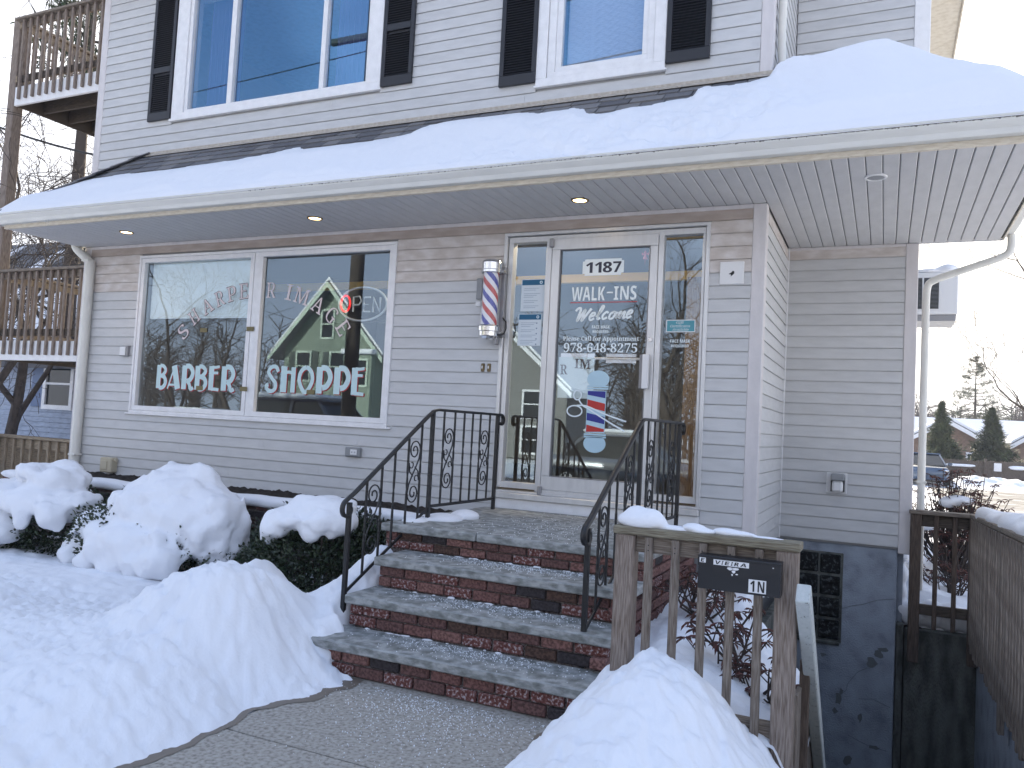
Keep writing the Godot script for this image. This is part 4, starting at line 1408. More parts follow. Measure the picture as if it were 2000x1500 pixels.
func make_upper_windows() -> void:
	# ---- three-light window on the left
	var st := nst()
	frame(st, -6.82, -3.866, 3.404, 5.05, 0.185, 0.165, 0.085, 0.1, -0.02, 0.036)
	bx(st, -6.84, -3.85, 3.40, 3.43, 0.0, 0.048)
	var w := obj("window", st, mt.white_trim, shop)
	st = nst()
	frame(st, -6.634, -4.032, 3.49, 4.95, 0.05, 0.03, 0.034, 0.05, -0.05, 0.02)
	bx(st, -5.975, -5.905, 3.52, 4.92, -0.045, 0.024)
	bx(st, -4.665, -4.605, 3.52, 4.92, -0.045, 0.024)
	obj("sash", st, mt.white_trim, w)
	for u in [[-6.58, -5.97], [-5.91, -4.66], [-4.61, -4.06]]:
		obj("pane", sheet(u[0], u[1], 3.52, 4.92, -0.02), mt.pane_coated, w)
	for u in [[-6.50, -5.98], [-4.62, -4.05]]:
		var s := nst()
		var n := 40
		for i in n:
			var xa := lerpf(u[0], u[1], float(i) / n)
			var xb := lerpf(u[0], u[1], float(i + 1) / n)
			quad(s, Vector3(xa, 4.95, -0.20 + 0.022 * sin(i * 1.3)), Vector3(xb, 4.95, -0.20 + 0.022 * sin((i + 1) * 1.3)), Vector3(xb, 3.50, -0.20 + 0.026 * sin((i + 1) * 1.3 + 0.3)), Vector3(xa, 3.50, -0.20 + 0.026 * sin(i * 1.3 + 0.3)))
		obj("curtain", s, mt.curtain, w)
	# ---- single window on the right
	st = nst()
	frame(st, -2.113, -0.882, 3.193, 4.7, 0.105, 0.105, 0.075, 0.1, -0.02, 0.036)
	bx(st, -2.125, -0.868, 3.185, 3.205, 0.0, 0.046)
	w = obj("window", st, mt.white_trim, shop)
	st = nst()
	frame(st, -2.005, -0.99, 3.27, 4.62, 0.075, 0.06, 0.05, 0.05, -0.05, 0.022)
	obj("sash", st, mt.white_trim, w)
	st = nst()
	frame(st, -1.93, -1.05, 3.322, 4.57, 0.058, 0.052, 0.05, 0.05, -0.045, 0.008)
	obj("inner_sash", st, mt.white_trim, w)
	obj("pane", sheet(-1.873, -1.10, 3.37, 4.53, -0.02), mt.pane_coated, w)
	var bl := obj("blind", box1(-1.85, -1.13, 3.42, 4.55, -0.09, -0.088, 0.0005), mt.blind, w)
	# ---- shutters: stiles, rails and sloping louvres
	for q in [[-7.20, -6.83, 3.435, 5.0], [-3.855, -3.482, 3.422, 5.0], [-2.492, -2.112, 3.24, 4.75], [-0.876, -0.496, 3.238, 4.75]]:
		st = nst()
		var z0 := 0.019
		frame(st, q[0], q[1], q[2], q[3], 0.045, 0.045, 0.10, 0.08, z0, z0 + 0.030)
		var mid: float = q[2] + (0.58 if q[0] < -3 else 1.1)
		bx(st, q[0] + 0.045, q[1] - 0.045, mid, mid + 0.07, z0, z0 + 0.029)
		var sh := obj("shutter", st, mt.shutter, shop)
		obj("shutter_back", box1(q[0] + 0.04, q[1] - 0.04, q[2] + 0.05, q[3] - 0.04, z0 - 0.002, z0 + 0.004, 0.001), mt.shutter, sh)
		st = nst()
		var y: float = q[2] + 0.115
		while y < q[3] - 0.09:
			if y < mid - 0.012 or y > mid + 0.082:
				cb(st, Vector3((q[0] + q[1]) * 0.5, y, z0 + 0.016), Vector3(q[1] - q[0] - 0.09, 0.005, 0.026), 0.001, Basis(Vector3(1, 0, 0), deg_to_rad(38)))
			y += 0.0255
		obj("louvres", st, mt.shutter, sh, "stuff")

func make_room() -> void:
	# the room behind the glass: walls, soffit bands, a partition, some furniture
	var st := nst()
	bx(st, -7.97, -0.16, -0.62, 2.02, -6.1, -6.0, 0.001)
	bx(st, -7.97, -7.90, -0.62, 2.02, -6.0, -0.16, 0.001)
	bx(st, -0.20, -0.155, -0.62, 2.02, -6.0, -0.16, 0.001)
	obj("inner_wall", st, mt.room_wall, shop)
	obj("yellow_beam", box1(-7.0, -0.2, 1.733, 1.832, -2.08, -2.0, 0.004), mt.room_yellow, shop)
	obj("yellow_beam", box1(-1.2, -0.2, 1.925, 2.0, -0.95, -0.9, 0.004), mt.room_yellow, shop)
	obj("partition", box1(-0.912, -0.74, -0.62, 1.62, -1.40, -1.30, 0.004), mt.room_wood, shop)
	var ch := thing("barber_chair", "dark padded barber chair inside the shop window", "chair", Vector3(-4.7, -0.62, -2.6))
	st = nst()
	lathe(st, [Vector2(0.0, 0.02), Vector2(0.30, 0.02), Vector2(0.28, 0.06), Vector2(0.07, 0.09), Vector2(0.06, 0.42), Vector2(0.0, 0.42)], Vector3(-4.7, -0.62, -2.6), 20)
	obj("pedestal", st, mt.chrome, ch)
	obj("seat", box1(-4.98, -4.42, -0.22, -0.06, -2.88, -2.3, 0.05), mt.black, ch)
	obj("backrest", box1(-4.96, -4.44, -0.05, 0.62, -2.98, -2.84, 0.05), mt.black, ch)
	for x in [-5.03, -4.37]:
		obj("armrest", box1(x - 0.04, x + 0.04, 0.10, 0.17, -2.85, -2.35, 0.02), mt.black, ch)
	# a lit ceiling fitting well inside
	var lf := thing("ceiling_light", "long lit tube fitting on the ceiling just inside the shop front", "light", Vector3(-2.5, 2.0, -0.45))
	obj("housing", box1(-3.2, -1.8, 1.99, 2.018, -0.55, -0.35, 0.005), mt.plastic_white, lf)
	obj("lamp_tube", box1(-3.15, -1.85, 1.97, 1.99, -0.51, -0.39, 0.006), mt.lamp_glow, lf)
	var al := AreaLight3D.new()
	al.name = "lamp"
	al.area_size = Vector2(1.3, 0.12)
	al.light_color = Color(1, 0.93, 0.8)
	al.light_energy = 1.6
	al.set("area_range", 12.0)
	al.shadow_enabled = true
	lf.add_child(al)
	al.position = Vector3(0, -0.045, 0)
	al.rotation_degrees = Vector3(-90, 0, 0)
	# ---- the neon sign hanging in the right pane
	var ns := thing("neon_sign", "oval neon open sign hanging inside the right window pane", "sign", Vector3(-4.02, 1.0, -0.12))
	st = nst()
	var p := []
	for k in 41:
		p.append(Vector3(-4.02 + cos(TAU * k / 40) * 0.30, 1.205 + sin(TAU * k / 40) * 0.175, -0.12))
	tube(st, p, same(0.011, 41), 6, false)
	obj("oval_tube", st, mt.neon_off, ns)
	st = nst()
	p = []
	for k in 21:
		p.append(Vector3(-4.235 + cos(TAU * k / 20) * 0.058, 1.212 + sin(TAU * k / 20) * 0.085, -0.12))
	tube(st, p, same(0.011, 21), 6, false)
	obj("neon_letter", st, mt.neon_glow, ns)
	st = nst()
	for l in [[[-4.135, 1.125], [-4.135, 1.28], [-4.06, 1.285], [-4.035, 1.24], [-4.06, 1.20], [-4.13, 1.197]], [[-3.925, 1.275], [-4.0, 1.275], [-4.0, 1.20], [-3.93, 1.20], [-4.0, 1.20], [-4.0, 1.125], [-3.925, 1.125]], [[-3.885, 1.12], [-3.885, 1.27], [-3.80, 1.12], [-3.80, 1.27]]]:
		p = []
		for v in l:
			p.append(Vector3(v[0], v[1], -0.12))
		tube(st, p, same(0.010, p.size()), 6)
	obj("neon_letters", st, mt.neon_off, ns)
	st = nst()
	bx(st, -4.36, -3.66, 1.015, 1.03, -0.135, -0.115, 0.002)
	obj("rail", st, mt.black, ns)

# ---------------------------------------------------------------- steps
func brick_mesh(l: float, sd: int) -> Mesh:
	rng.seed = sd
	var s := nst()
	cb(s, Vector3.ZERO, Vector3(l, 0.060, 0.09), 0.006)
	return s.commit()

func make_steps() -> void:
	var t := thing("front_steps", "four brick steps with bluestone treads leading up to the glass door", "steps", Vector3(-1.3, GY, 1.4))
	var y := [-0.735, -0.915, -1.118, -1.318, GY]
	var z := [1.727, 2.092, 2.402, 2.726]
	var x0 := [-2.40, -2.20, -2.20, -2.22]
	var xr := -0.425
	var st := nst()
	for k in 4:
		bx(st, x0[k] + 0.06, xr - 0.05, GY - 0.05, y[k] - 0.03, 0.03 if k == 0 else z[k - 1] - 0.2, z[k] - 0.055, 0.002)
	obj("mortar_core", st, mt.mortar, t)
	var bm := []
	for i in 3:
		bm.append(brick_mesh([0.196, 0.19, 0.2][i], i))
	var half := brick_mesh(0.093, 9)
	rng.seed = 4
	var bmat := func(pale: float) -> Material:
		var r := rng.randf()
		if r < pale:
			return mt.brick4
		return mt["brick%d" % [0, 1, 2, 0, 1, 3, 0, 2, 1, 5][rng.randi() % 10]]
	for k in 4:
		# slab with a worn front edge
		var s := nst()
		var zb: float = 0.032 if k == 0 else z[k - 1] - 0.035
		if k == 0:
			# the landing is laid of three flags
			bx(s, -2.40, -1.62, y[k] - 0.058, y[k], 0.95, z[k], 0.007)
			obj("tread", s, mt.bluestone, t)
			s = nst()
			bx(s, -1.614, -0.395, y[k] - 0.058, y[k] - 0.001, 0.80, z[k] - 0.003, 0.007)
			obj("tread", s, mt.bluestone, t)
			s = nst()
			bx(s, -2.40, -0.395, y[k] - 0.058, y[k] + 0.001, 0.032, 0.794, 0.007)
			obj("tread", s, mt.bluestone, t)
			obj("tread", box1(-2.40, -1.62, y[k] - 0.058, y[k] - 0.001, 0.80, 0.944, 0.007), mt.bluestone, t)
		else:
			bx(s, x0[k], -0.395, y[k] - 0.058, y[k], zb, z[k], 0.008)
			obj("tread", s, mt.bluestone, t)
		# two courses of brick under it
		var h: float = (y[k] - 0.058 - y[k + 1]) / 2.0
		for c in 2:
			var yy: float = y[k + 1] + h * (c + 0.5) + 0.002
			var x: float = x0[k] + 0.03 + (0.10 if (c + k) % 2 else 0.0)
			if (c + k) % 2:
				put("brick", half, bmat.call(0.3), t, Vector3(x0[k] + 0.077, yy, z[k] - 0.073), Basis())
			while x < xr - 0.04:
				var w: float = minf(0.196, xr - x)
				if w < 0.07:
					break
				var m: Mesh = bm[rng.randi() % 3]
				var sc := w / 0.196
				var b := Basis(Vector3.UP, rng.randf_range(-0.012, 0.012)).scaled(Vector3(sc, h / 0.070, 1))
				put("brick", m, bmat.call(0.33 if c == 0 else 0.16), t, Vector3(x + w * 0.5, yy + rng.randf_range(-0.0015, 0.0015), z[k] - 0.075 + rng.randf_range(-0.005, 0.003)), b)
				x += 0.2065
	# the right side, laid along the depth
	var by := Basis(Vector3(0, 0, -1), Vector3(0, 1, 0), Vector3(1, 0, 0))
	var row := 0
	var yy := GY + 0.035
	while yy < -0.80:
		var zend := 0.0
		for k in 4:
			if yy < y[k] - 0.07:
				zend = z[k] - 0.03
		var q := 0.06 + (0.1 if row % 2 else 0.0)
		while q + 0.1 < zend:
			put("brick", bm[row % 3], bmat.call(0.12), t, Vector3(xr - 0.046 + rng.randf_range(-0.003, 0.003), yy, q + 0.1), by)
			q += 0.2065
		yy += 0.0725
		row += 1
	# low wall that holds the planting bed, left of the steps
	var pw := thing("planter_wall", "low dark brick planter wall with a ledge of snow under the shop window", "wall", Vector3(-5.2, GY, 0.8))
	obj("mortar_core", box1(-8.1, -2.36, GY - 0.1, -0.83, 0.70, 0.835, 0.002), mt.mortar, pw)
	for r in 5:
		var x := -8.1 + (0.1 if r % 2 else 0.0)
		while x < -2.5:
			put("brick", bm[(r + int(x * 7)) % 3], mt["brick%d" % [5, 3, 5, 1, 5][rng.randi() % 5]], pw, Vector3(x + 0.1, -0.858 - 0.073 * r, 0.80 + rng.randf_range(-0.004, 0.004)))
			x += 0.2065
	var o := obj("mulch", field(-8.1, -2.36, 0.02, 0.72, 200, 26, func(a, b): return -0.795 - 0.05 * b + 0.022 * fnz.get_noise_2d(a * 160, b * 160) + 0.02 * hn.get_noise_2d(a * 60, b * 60)), mt.mulch, self, "stuff")
	tag(o, "dark bark mulch strip between siding and planter wall", "mulch")
	var lg := []
	var x := -8.0
	rng.seed = 15
	while x < -2.45:
		lg.append([Vector3(x, -0.815 + rng.randf_range(-0.01, 0.012), 0.80), Vector3(0.17, 0.040, 0.09)])
		x += 0.2
	o = obj("snow_ledge", lump(lg, 0.03, 0.03, hn, 0.012), mt.snow)
	tag(o, "long narrow ridge of snow lying on the brick planter wall", "snow")
	# snow left on the landing corner
	o = obj("snow_patch", lump([[Vector3(-2.18, -0.735, 1.20), Vector3(0.16, 0.05, 0.16)], [Vector3(-2.10, -0.72, 0.98), Vector3(0.12, 0.055, 0.12)], [Vector3(-2.28, -0.74, 1.45), Vector3(0.10, 0.04, 0.12)]], 0.016, 0.012, fnz, 0.02), mt.snow)
	tag(o, "small crumbly snow patch on the landing by the left railing", "snow")
	# salt strewn on the treads and the walk
	var xf := []
	rng.seed = 99
	var gm := nst()
	cb(gm, Vector3.ZERO, Vector3(0.005, 0.004, 0.005), 0.0012)
	for i in 3300:
		var k := rng.randi() % 6
		var px := 0.0
		var pz := 0.0
		var py := GY
		if k >= 4:
			px = rng.randfn(-1.15, 0.33)
			pz = 2.75 + absf(rng.randfn(0.0, 0.38))
		else:
			px = rng.randfn(-1.2, 0.36)
			pz = (z[k - 1] + 0.0 + absf(rng.randfn(0, 0.12))) if k > 0 else clampf(rng.randfn(0.85, 0.42), 0.1, 1.7)
			if k > 0 and pz > z[k] - 0.01:
				continue
			py = y[k]
		if px < -2.05 or px > -0.50:
			continue
		var c := rng.randf_range(0.5, 1.35)
		xf.append(Transform3D(Basis.from_euler(Vector3(rng.randf() * 3, rng.randf() * 3, 0)).scaled(Vector3.ONE * c), Vector3(px, py + 0.002, pz)))
	var sm := many("salt_grains", gm.commit(), mt.salt, self, xf)
	tag(sm, "white salt grains scattered over the treads and walk", "salt")
	# thin frost lines along the risers: packed snow crumbs at the back of each tread
	for k in range(1, 4):
		var lp := []
		rng.seed = 200 + k
		for i in 16:
			lp.append([Vector3(rng.randf_range(-2.05, -0.75), y[k] + 0.002, z[k - 1] - 0.02 + rng.randf_range(-0.006, 0.012)), Vector3(rng.randf_range(0.008, 0.03), rng.randf_range(0.003, 0.008), rng.randf_range(0.006, 0.014))])
		o = obj("snow_crumbs", lump(lp, 0.008, 0.004, fnz, 0.004), mt.snow)
		tag(o, "crumbs of packed snow at the back of the %s tread" % ["second highest", "second lowest", "lowest"][k - 1], "snow")

# ---------------------------------------------------------------- iron railings
func spiral(c: Vector2, a0: float, a1: float, r0: float, r1: float, n: int) -> Array:
	var p := []
	for i in n + 1:
		var t := float(i) / n
		var a := lerpf(a0, a1, t)
		var r := lerpf(r0, r1, t)
		p.append(c + Vector2(cos(a), sin(a)) * r)
	return p

func make_railing(x: float, low_y: float, label: String) -> void:
	var t := thing("iron_railing", label, "railing", Vector3(x, -0.735, 1.2), "iron railings of the front steps")
	var P := func(z: float, y: float) -> Vector3: return Vector3(x, y, z)
	for q in [[2.35, low_y, -0.535], [1.335, -0.735, 0.11], [0.19, -0.735, 0.11]]:
		obj("post", box1(x - 0.015, x + 0.015, q[1], q[2], q[0] - 0.015, q[0] + 0.015, 0.003), mt.iron, t)
	# the moulded hand rail with a scroll at either end
	var pts := []
	for v in spiral(Vector2(0.115, 0.062), PI * 1.75, PI * 0.5, 0.025, 0.056, 10):
		pts.append(P.call(v.x, v.y))
	pts.append(P.call(0.4, 0.118))
	pts.append(P.call(0.9, 0.118))
	pts.append(P.call(1.25, 0.118))
	pts.append(P.call(1.32, 0.108))
	pts.append(P.call(1.40, 0.068))
	for i in 4:
		pts.append(P.call(lerpf(1.5, 2.30, i / 3.0), lerpf(0.008, -0.475, i / 3.0)))
	for v in spiral(Vector2(2.372, -0.580), PI * 0.40, -PI * 1.25, 0.062, 0.03, 14):
		pts.append(P.call(v.x, v.y))
	var st := nst()
	tube(st, pts, same(0.016, pts.size()), 8, true, Vector2(1.35, 0.7))
	obj("hand_rail", st, mt.iron, t)
	st = nst()
	bar(st, P.call(0.19, -0.637), P.call(1.335, -0.63), 0.012, 0.024)
	bar(st, P.call(1.335, -0.642), P.call(2.35, -1.125), 0.012, 0.024)
	obj("bottom_rail", st, mt.iron, t)
	for b in [[2.164, -0.404], [1.99, -0.304], [1.834, -0.208], [1.66, -0.108], [1.486, 0.0], [1.158, 0.11], [0.98, 0.11], [0.82, 0.11], [0.668, 0.11], [0.524, 0.11], [0.343, 0.11]]:
		var yb: float = -0.635 if b[0] < 1.335 else lerpf(-0.642, -1.125, (b[0] - 1.335) / 1.015)
		st = nst()
		# square bar, twisted in the middle
		var n := 14
		for i in n:
			var ya := lerpf(yb, b[1], float(i) / n)
			var yc := lerpf(yb, b[1], float(i + 1) / n)
			var r0 := 0.0072
			var tw := [0.0, 0.0]
			for e in 2:
				tw[e] = clampf((float(i + e) / n - 0.36) / 0.28, 0, 1) * PI
			for k in 4:
				var v := []
				for e in [[0, k], [0, k + 1], [1, k + 1], [1, k]]:
					var a: float = tw[e[0]] + PI / 4 + e[1] * PI / 2
					v.append(Vector3(x + cos(a) * r0 * 1.3, [ya, yc][e[0]], b[0] + sin(a) * r0 * 1.3))
				quad(st, v[0], v[1], v[2], v[3])
		obj("baluster", st, mt.iron, t)
	for s in [[1.07, -0.510, -0.017], [0.433, -0.513, -0.022], [1.573, -0.592, -0.119], [2.078, -0.911, -0.423]]:
		var w: float = 0.078
		var h0: float = s[1]
		var h1: float = s[2]
		var ym := (h0 + h1) * 0.5
		var line := spiral(Vector2(0, h1 - w), PI * 3.1, 0.0, 0.018, w, 26)
		for i in range(1, 5):
			var u := i / 5.0
			line.append(Vector2(w * cos(u * PI), lerpf(h1 - w, h0 + w, u)))
		line.append_array(spiral(Vector2(0, h0 + w), PI, PI * 4.1, w, 0.018, 26))
		st = nst()
		pts = []
		for v in line:
			pts.append(P.call(s[0] - v.x, v.y))
		tube(st, pts, same(0.0065, pts.size()), 5, true, Vector2(1.0, 0.8))
		for sg in [1.0, -1.0]:
			pts = []
			for v in spiral(Vector2(-0.035, 0.055), PI * 2.6, PI * 0.9, 0.012, 0.036, 14):
				pts.append(P.call(s[0] - v.x * sg, ym + v.y * sg))
			pts.append(P.call(s[0] + 0.058 * sg, ym + 0.0 * sg))
			pts.append(P.call(s[0] + 0.010 * sg, ym - 0.035 * sg))
			tube(st, pts, same(0.0055, pts.size()), 5, true, Vector2(1.0, 0.8))
		obj("scroll", st, mt.iron, t)

# ---------------------------------------------------------------- wooden fences by the cellar stair
func make_fences() -> void:
	var t := thing("wooden_guard_rail", "weathered wooden guard rail carrying the black mailbox", "railing", Vector3(0.17, GY, 2.85))
	obj("post", box1(-0.250, -0.155, -1.9, -0.478, 2.80, 2.90, 0.006), mt.wood_y, t)
	obj("post", box1(0.506, 0.602, -2.3, -0.478, 2.80, 2.90, 0.006), mt.wood_y, t)
	obj("cap_rail", box1(-0.262, 0.612, -0.476, -0.436, 2.765, 2.905, 0.006), mt.wood_green_x, t)
	obj("top_rail", box1(-0.155, 0.506, -0.56, -0.478, 2.825, 2.862, 0.004), mt.wood_x, t)
	obj("bottom_rail", box1(-0.155, 0.506, -1.345, -1.255, 2.825, 2.862, 0.004), mt.wood_x, t)
	rng.seed = 3
	for x in [-0.082, 0.047, 0.176, 0.305, 0.434]:
		var s := nst()
		cb(s, Vector3(x + rng.randf_range(-0.003, 0.003), -0.905, 2.882), Vector3(0.037, 0.85, 0.037), 0.004, Basis(Vector3(0, 0, 1), rng.randf_range(-0.006, 0.006)))
		obj("baluster", s, mt.wood_grey_y, t)
	var nails := nst()
	for x in [-0.082, 0.047, 0.176, 0.305, 0.434]:
		bx(nails, x - 0.003, x + 0.003, -0.520, -0.514, 2.9, 2.902, 0.0005)
		bx(nails, x - 0.003, x + 0.003, -0.545, -0.539, 2.9, 2.902, 0.0005)
	obj("nails", nails, mt.black, t)
	var o := obj("snow_load", lump([[Vector3(-0.135, -0.408, 2.84), Vector3(0.12, 0.045, 0.07)], [Vector3(-0.165, -0.385, 2.83), Vector3(0.055, 0.045, 0.05)], [Vector3(-0.09, -0.385, 2.84), Vector3(0.05, 0.035, 0.05)], [Vector3(0.02, -0.435, 2.82), Vector3(0.10, 0.014, 0.05)]], 0.010, 0.008, fnz, 0.016), mt.snow)
	tag(o, "largest clump of snow, at the left end of the guard rail cap", "snow")
	o = obj("snow_load", lump([[Vector3(0.115, -0.422, 2.82), Vector3(0.055, 0.022, 0.05)], [Vector3(0.165, -0.432, 2.83), Vector3(0.06, 0.014, 0.05)]], 0.010, 0.006, fnz, 0.010), mt.snow)
	tag(o, "smaller clump of snow mid way along the guard rail cap", "snow")
	o = obj("snow_load", lump([[Vector3(0.30, -0.430, 2.81), Vector3(0.10, 0.015, 0.045)], [Vector3(0.26, -0.426, 2.81), Vector3(0.05, 0.016, 0.04)], [Vector3(0.45, -0.437, 2.80), Vector3(0.09, 0.007, 0.03)]], 0.010, 0.005, fnz, 0.008), mt.snow)
	tag(o, "thin strip of snow toward the right end of the guard rail cap", "snow")
	# ---- mailbox
	var m := thing("mailbox", "flat black metal mailbox with stick-on letters hung on the wooden guard rail", "mailbox", Vector3(0.36, -0.67, 2.95))
	var st := nst()
	prism(st, PackedVector2Array([Vector2(0.905, -0.672), Vector2(0.985, -0.672), Vector2(0.988, -0.560), Vector2(0.972, -0.532), Vector2(0.905, -0.520)]), 0.178, 0.540, Basis(Vector3(0, 0, 1), Vector3(0, 1, 0), Vector3(1, 0, 0)), Vector3(0, 0, 2))
	obj("body", st, mt.mailbox, m)
	st = nst()
	var lid := PackedVector2Array([Vector2(0.176, -0.530), Vector2(0.542, -0.530), Vector2(0.542, -0.566), Vector2(0.42, -0.590), Vector2(0.39, -0.612), Vector2(0.325, -0.612), Vector2(0.295, -0.590), Vector2(0.176, -0.566)])
	prism(st, lid, 2.9885, 2.9925)
	bx(st, 0.176, 0.542, -0.532, -0.520, 2.91, 2.991, 0.003)
	obj("lid", st, mt.mailbox, m)
	var card := func(x0: float, x1: float, y0: float, y1: float) -> void:
		obj("sticker", box1(x0, x1, y0, y1, 2.9926, 2.9932, 0.0002), mt.plastic_white, m)
	card.call(0.184, 0.212, -0.553, -0.531)
	card.call(0.247, 0.404, -0.557, -0.533)
	obj("sticker", box1(0.404, 0.480, -0.662, -0.604, 2.9875, 2.9885, 0.0002), mt.plastic_white, m)
	st = nst()
	letters(st, "E", "sansbold", 0.189, 0.205, -0.550, -0.534, Vector3(0, 0, 2.9933), Basis(), 0.15)
	var lx := [0.252, 0.282, 0.297, 0.324, 0.339, 0.366]
	var lw := [0.024, 0.007, 0.018, 0.007, 0.020, 0.026]
	for i in 6:
		letters(st, "VIEIRA"[i], "sansbold", lx[i], lx[i] + lw[i], -0.553, -0.537, Vector3(0, 0, 2.9933), Basis(), 0.25)
	letters(st, "1", "sansbold", 0.412, 0.430, -0.657, -0.609, Vector3(0, 0, 2.9888))
	letters(st, "N", "sansbold", 0.444, 0.473, -0.657, -0.609, Vector3(0, 0, 2.9888))
	obj("lettering", st, mt.black, m)
	st = nst()
	for q in [[0.322, -0.568, 0.016, 0.007], [0.345, -0.567, 0.020, 0.006], [0.338, -0.580, 0.010, 0.007], [0.332, -0.594, 0.004, 0.005], [0.352, -0.590, 0.007, 0.003]]:
		var p := PackedVector2Array()
		for k in 8:
			var a := TAU * k / 8.0
			p.append(Vector2(q[0] + cos(a) * q[2] * (0.8 + 0.3 * sin(k * 2.3)), q[1] + sin(a) * q[3]))
		prism(st, p, 2.9926, 2.9931)
	bx(st, 0.505, 0.511, -0.545, -0.541, 2.9926, 2.993, 0.0003)
	obj("worn_paint", st, mt.plastic_white, m)
	# ---- peeling hand rail going down into the cellar stair
	t = thing("stair_hand_rail", "peeling white painted wooden hand rail going down the cellar stair", "hand rail", Vector3(0.64, -2.6, 2.2))
	st = nst()
	bar(st, Vector3(0.645, -0.615, 3.10), Vector3(0.645, -2.06, 1.36), 0.058, 0.088, Vector3.UP, 0.005)
	obj("rail", st, mt.peeling, t)
	obj("support", box1(0.60, 0.645, -3.3, -1.02, 2.55, 2.60, 0.004), mt.wood_dark_y, t)
	obj("support", box1(0.60, 0.645, -3.3, -1.80, 1.60, 1.65, 0.004), mt.wood_dark_y, t)
	# ---- boards that hold the bed
	t = thing("retaining_boards", "upright grey boards holding the snowy bed above the cellar stair", "retaining wall", Vector3(0.61, -3.5, 1.5))
	var z := 2.79
	rng.seed = 44
	while z > 1.72:
		var top := clampf(-1.13 - 0.26 * (2.79 - z), -2.3, -1.1)
		obj("board", box1(0.590, 0.612, -3.5, top + rng.randf_range(-0.012, 0.012), z - 0.098, z, 0.004), mt.wood_grey_y, t)
		z -= 0.102
	obj("board", box1(0.20, 0.612, -3.5, -1.40, 1.665, 1.690, 0.004), mt.wood_grey_y, t)
	obj("side_wall", box1(0.14, 0.20, -3.6, -1.30, -1.72, 1.66, 0.006), mt.old_concrete, t)
	obj("cap_block", box1(0.585, 0.63, -1.40, -1.33, 1.80, 1.90, 0.004), mt.wood_dark_y, t)
	# ---- the pit
	var w := thing("stairwell", "concrete walls and steps of the cellar stairwell below the recess", "stairwell", Vector3(1.1, -3.6, 0.5))
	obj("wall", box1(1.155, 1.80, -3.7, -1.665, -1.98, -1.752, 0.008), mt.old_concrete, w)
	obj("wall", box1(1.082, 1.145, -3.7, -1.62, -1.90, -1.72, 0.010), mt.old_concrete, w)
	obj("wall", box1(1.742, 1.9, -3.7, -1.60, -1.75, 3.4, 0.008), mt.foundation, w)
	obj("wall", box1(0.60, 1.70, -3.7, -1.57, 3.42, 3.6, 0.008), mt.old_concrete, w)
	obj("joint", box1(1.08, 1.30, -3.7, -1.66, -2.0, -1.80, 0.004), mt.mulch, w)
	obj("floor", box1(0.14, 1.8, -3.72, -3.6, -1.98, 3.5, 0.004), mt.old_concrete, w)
	for i in 8:
		obj("step", box1(0.63, 1.68, -3.6, -1.80 - 0.2 * i, 3.40 - 0.28 * (i + 1), 3.415 - 0.28 * i, 0.008), mt.old_concrete, w)
	# ---- right hand guard rail
	t = thing("wooden_guard_rail", "dark wooden guard rail round the right side of the cellar stair", "railing", Vector3(1.66, -1.6, 0.5))
	obj("post", box1(1.176, 1.268, -1.935, -0.588, -1.70, -1.60, 0.006), mt.wood_dark_y, t)
	obj("post", box1(1.655, 1.745, -1.9, -0.588, -1.70, -1.605, 0.006), mt.wood_dark_y, t)
	obj("top_rail", box1(1.268, 1.655, -0.70, -0.590, -1.685, -1.648, 0.004), mt.wood_dark_x, t)
	obj("bottom_rail", box1(1.268, 1.655, -1.505, -1.41, -1.685, -1.648, 0.004), mt.wood_dark_x, t)
	for x in [1.388, 1.540]:
		obj("baluster", box1(x - 0.019, x + 0.019, -1.62, -0.59, -1.645, -1.608, 0.004), mt.wood_dark_y, t)
	obj("cap_rail", box1(1.165, 1.665, -0.588, -0.553, -1.72, -1.585, 0.005), mt.wood_x, t)
	st = nst()
	bar(st, Vector3(1.725, -0.570, -1.72), Vector3(1.775, -0.415, 3.4), 0.14, 0.036, Vector3.UP, 0.005)
	obj("cap_rail", st, mt.wood_z, t)
	st = nst()
	bar(st, Vector3(1.712, -0.645, -1.6), Vector3(1.755, -0.50, 3.4), 0.036, 0.09, Vector3.UP, 0.004)
	bar(st, Vector3(1.712, -1.5, -1.6), Vector3(1.755, -1.5, 3.4), 0.036, 0.09, Vector3.UP, 0.004)
	obj("side_rail", st, mt.wood_z, t)
	z = -1.50
	rng.seed = 12
	var i := 0
	while z < 3.3:
		var x := lerpf(1.668, 1.718, (z + 1.6) / 5.0)
		var low := -1.70 + rng.randf_range(-0.03, 0.03) - (0.17 if i == 15 else 0.0)
		var hi := lerpf(-0.59, -0.44, (z + 1.7) / 5.1)
		obj("baluster", box1(x - 0.018 + rng.randf_range(-0.003, 0.003), x + 0.019, low, hi, z, z + (0.037 if i != 15 else 0.09), 0.004), mt.wood_grey_y, t)
		z += 0.122 if i != 15 else 0.17
		i += 1
	var lp := []
	for k in 24:
		var q := k / 23.0
		lp.append([Vector3(1.735 + 0.045 * q, -0.535 + 0.15 * q + rng.randf_range(-0.006, 0.012), -1.35 + 4.4 * q), Vector3(0.06 + 0.02 * sin(k * 1.7), 0.052 + 0.018 * sin(k * 0.9 + 1), 0.17)])
	for k in 7:
		lp.append([Vector3(1.82, -0.52 + 0.02 * k, -1.0 + 0.32 * k), Vector3(0.06, 0.05, 0.16)])
	o = obj("snow_load", lump(lp, 0.022, 0.02, hn, 0.02), mt.snow)
	tag(o, "long thick roll of snow on the right guard rail", "snow")
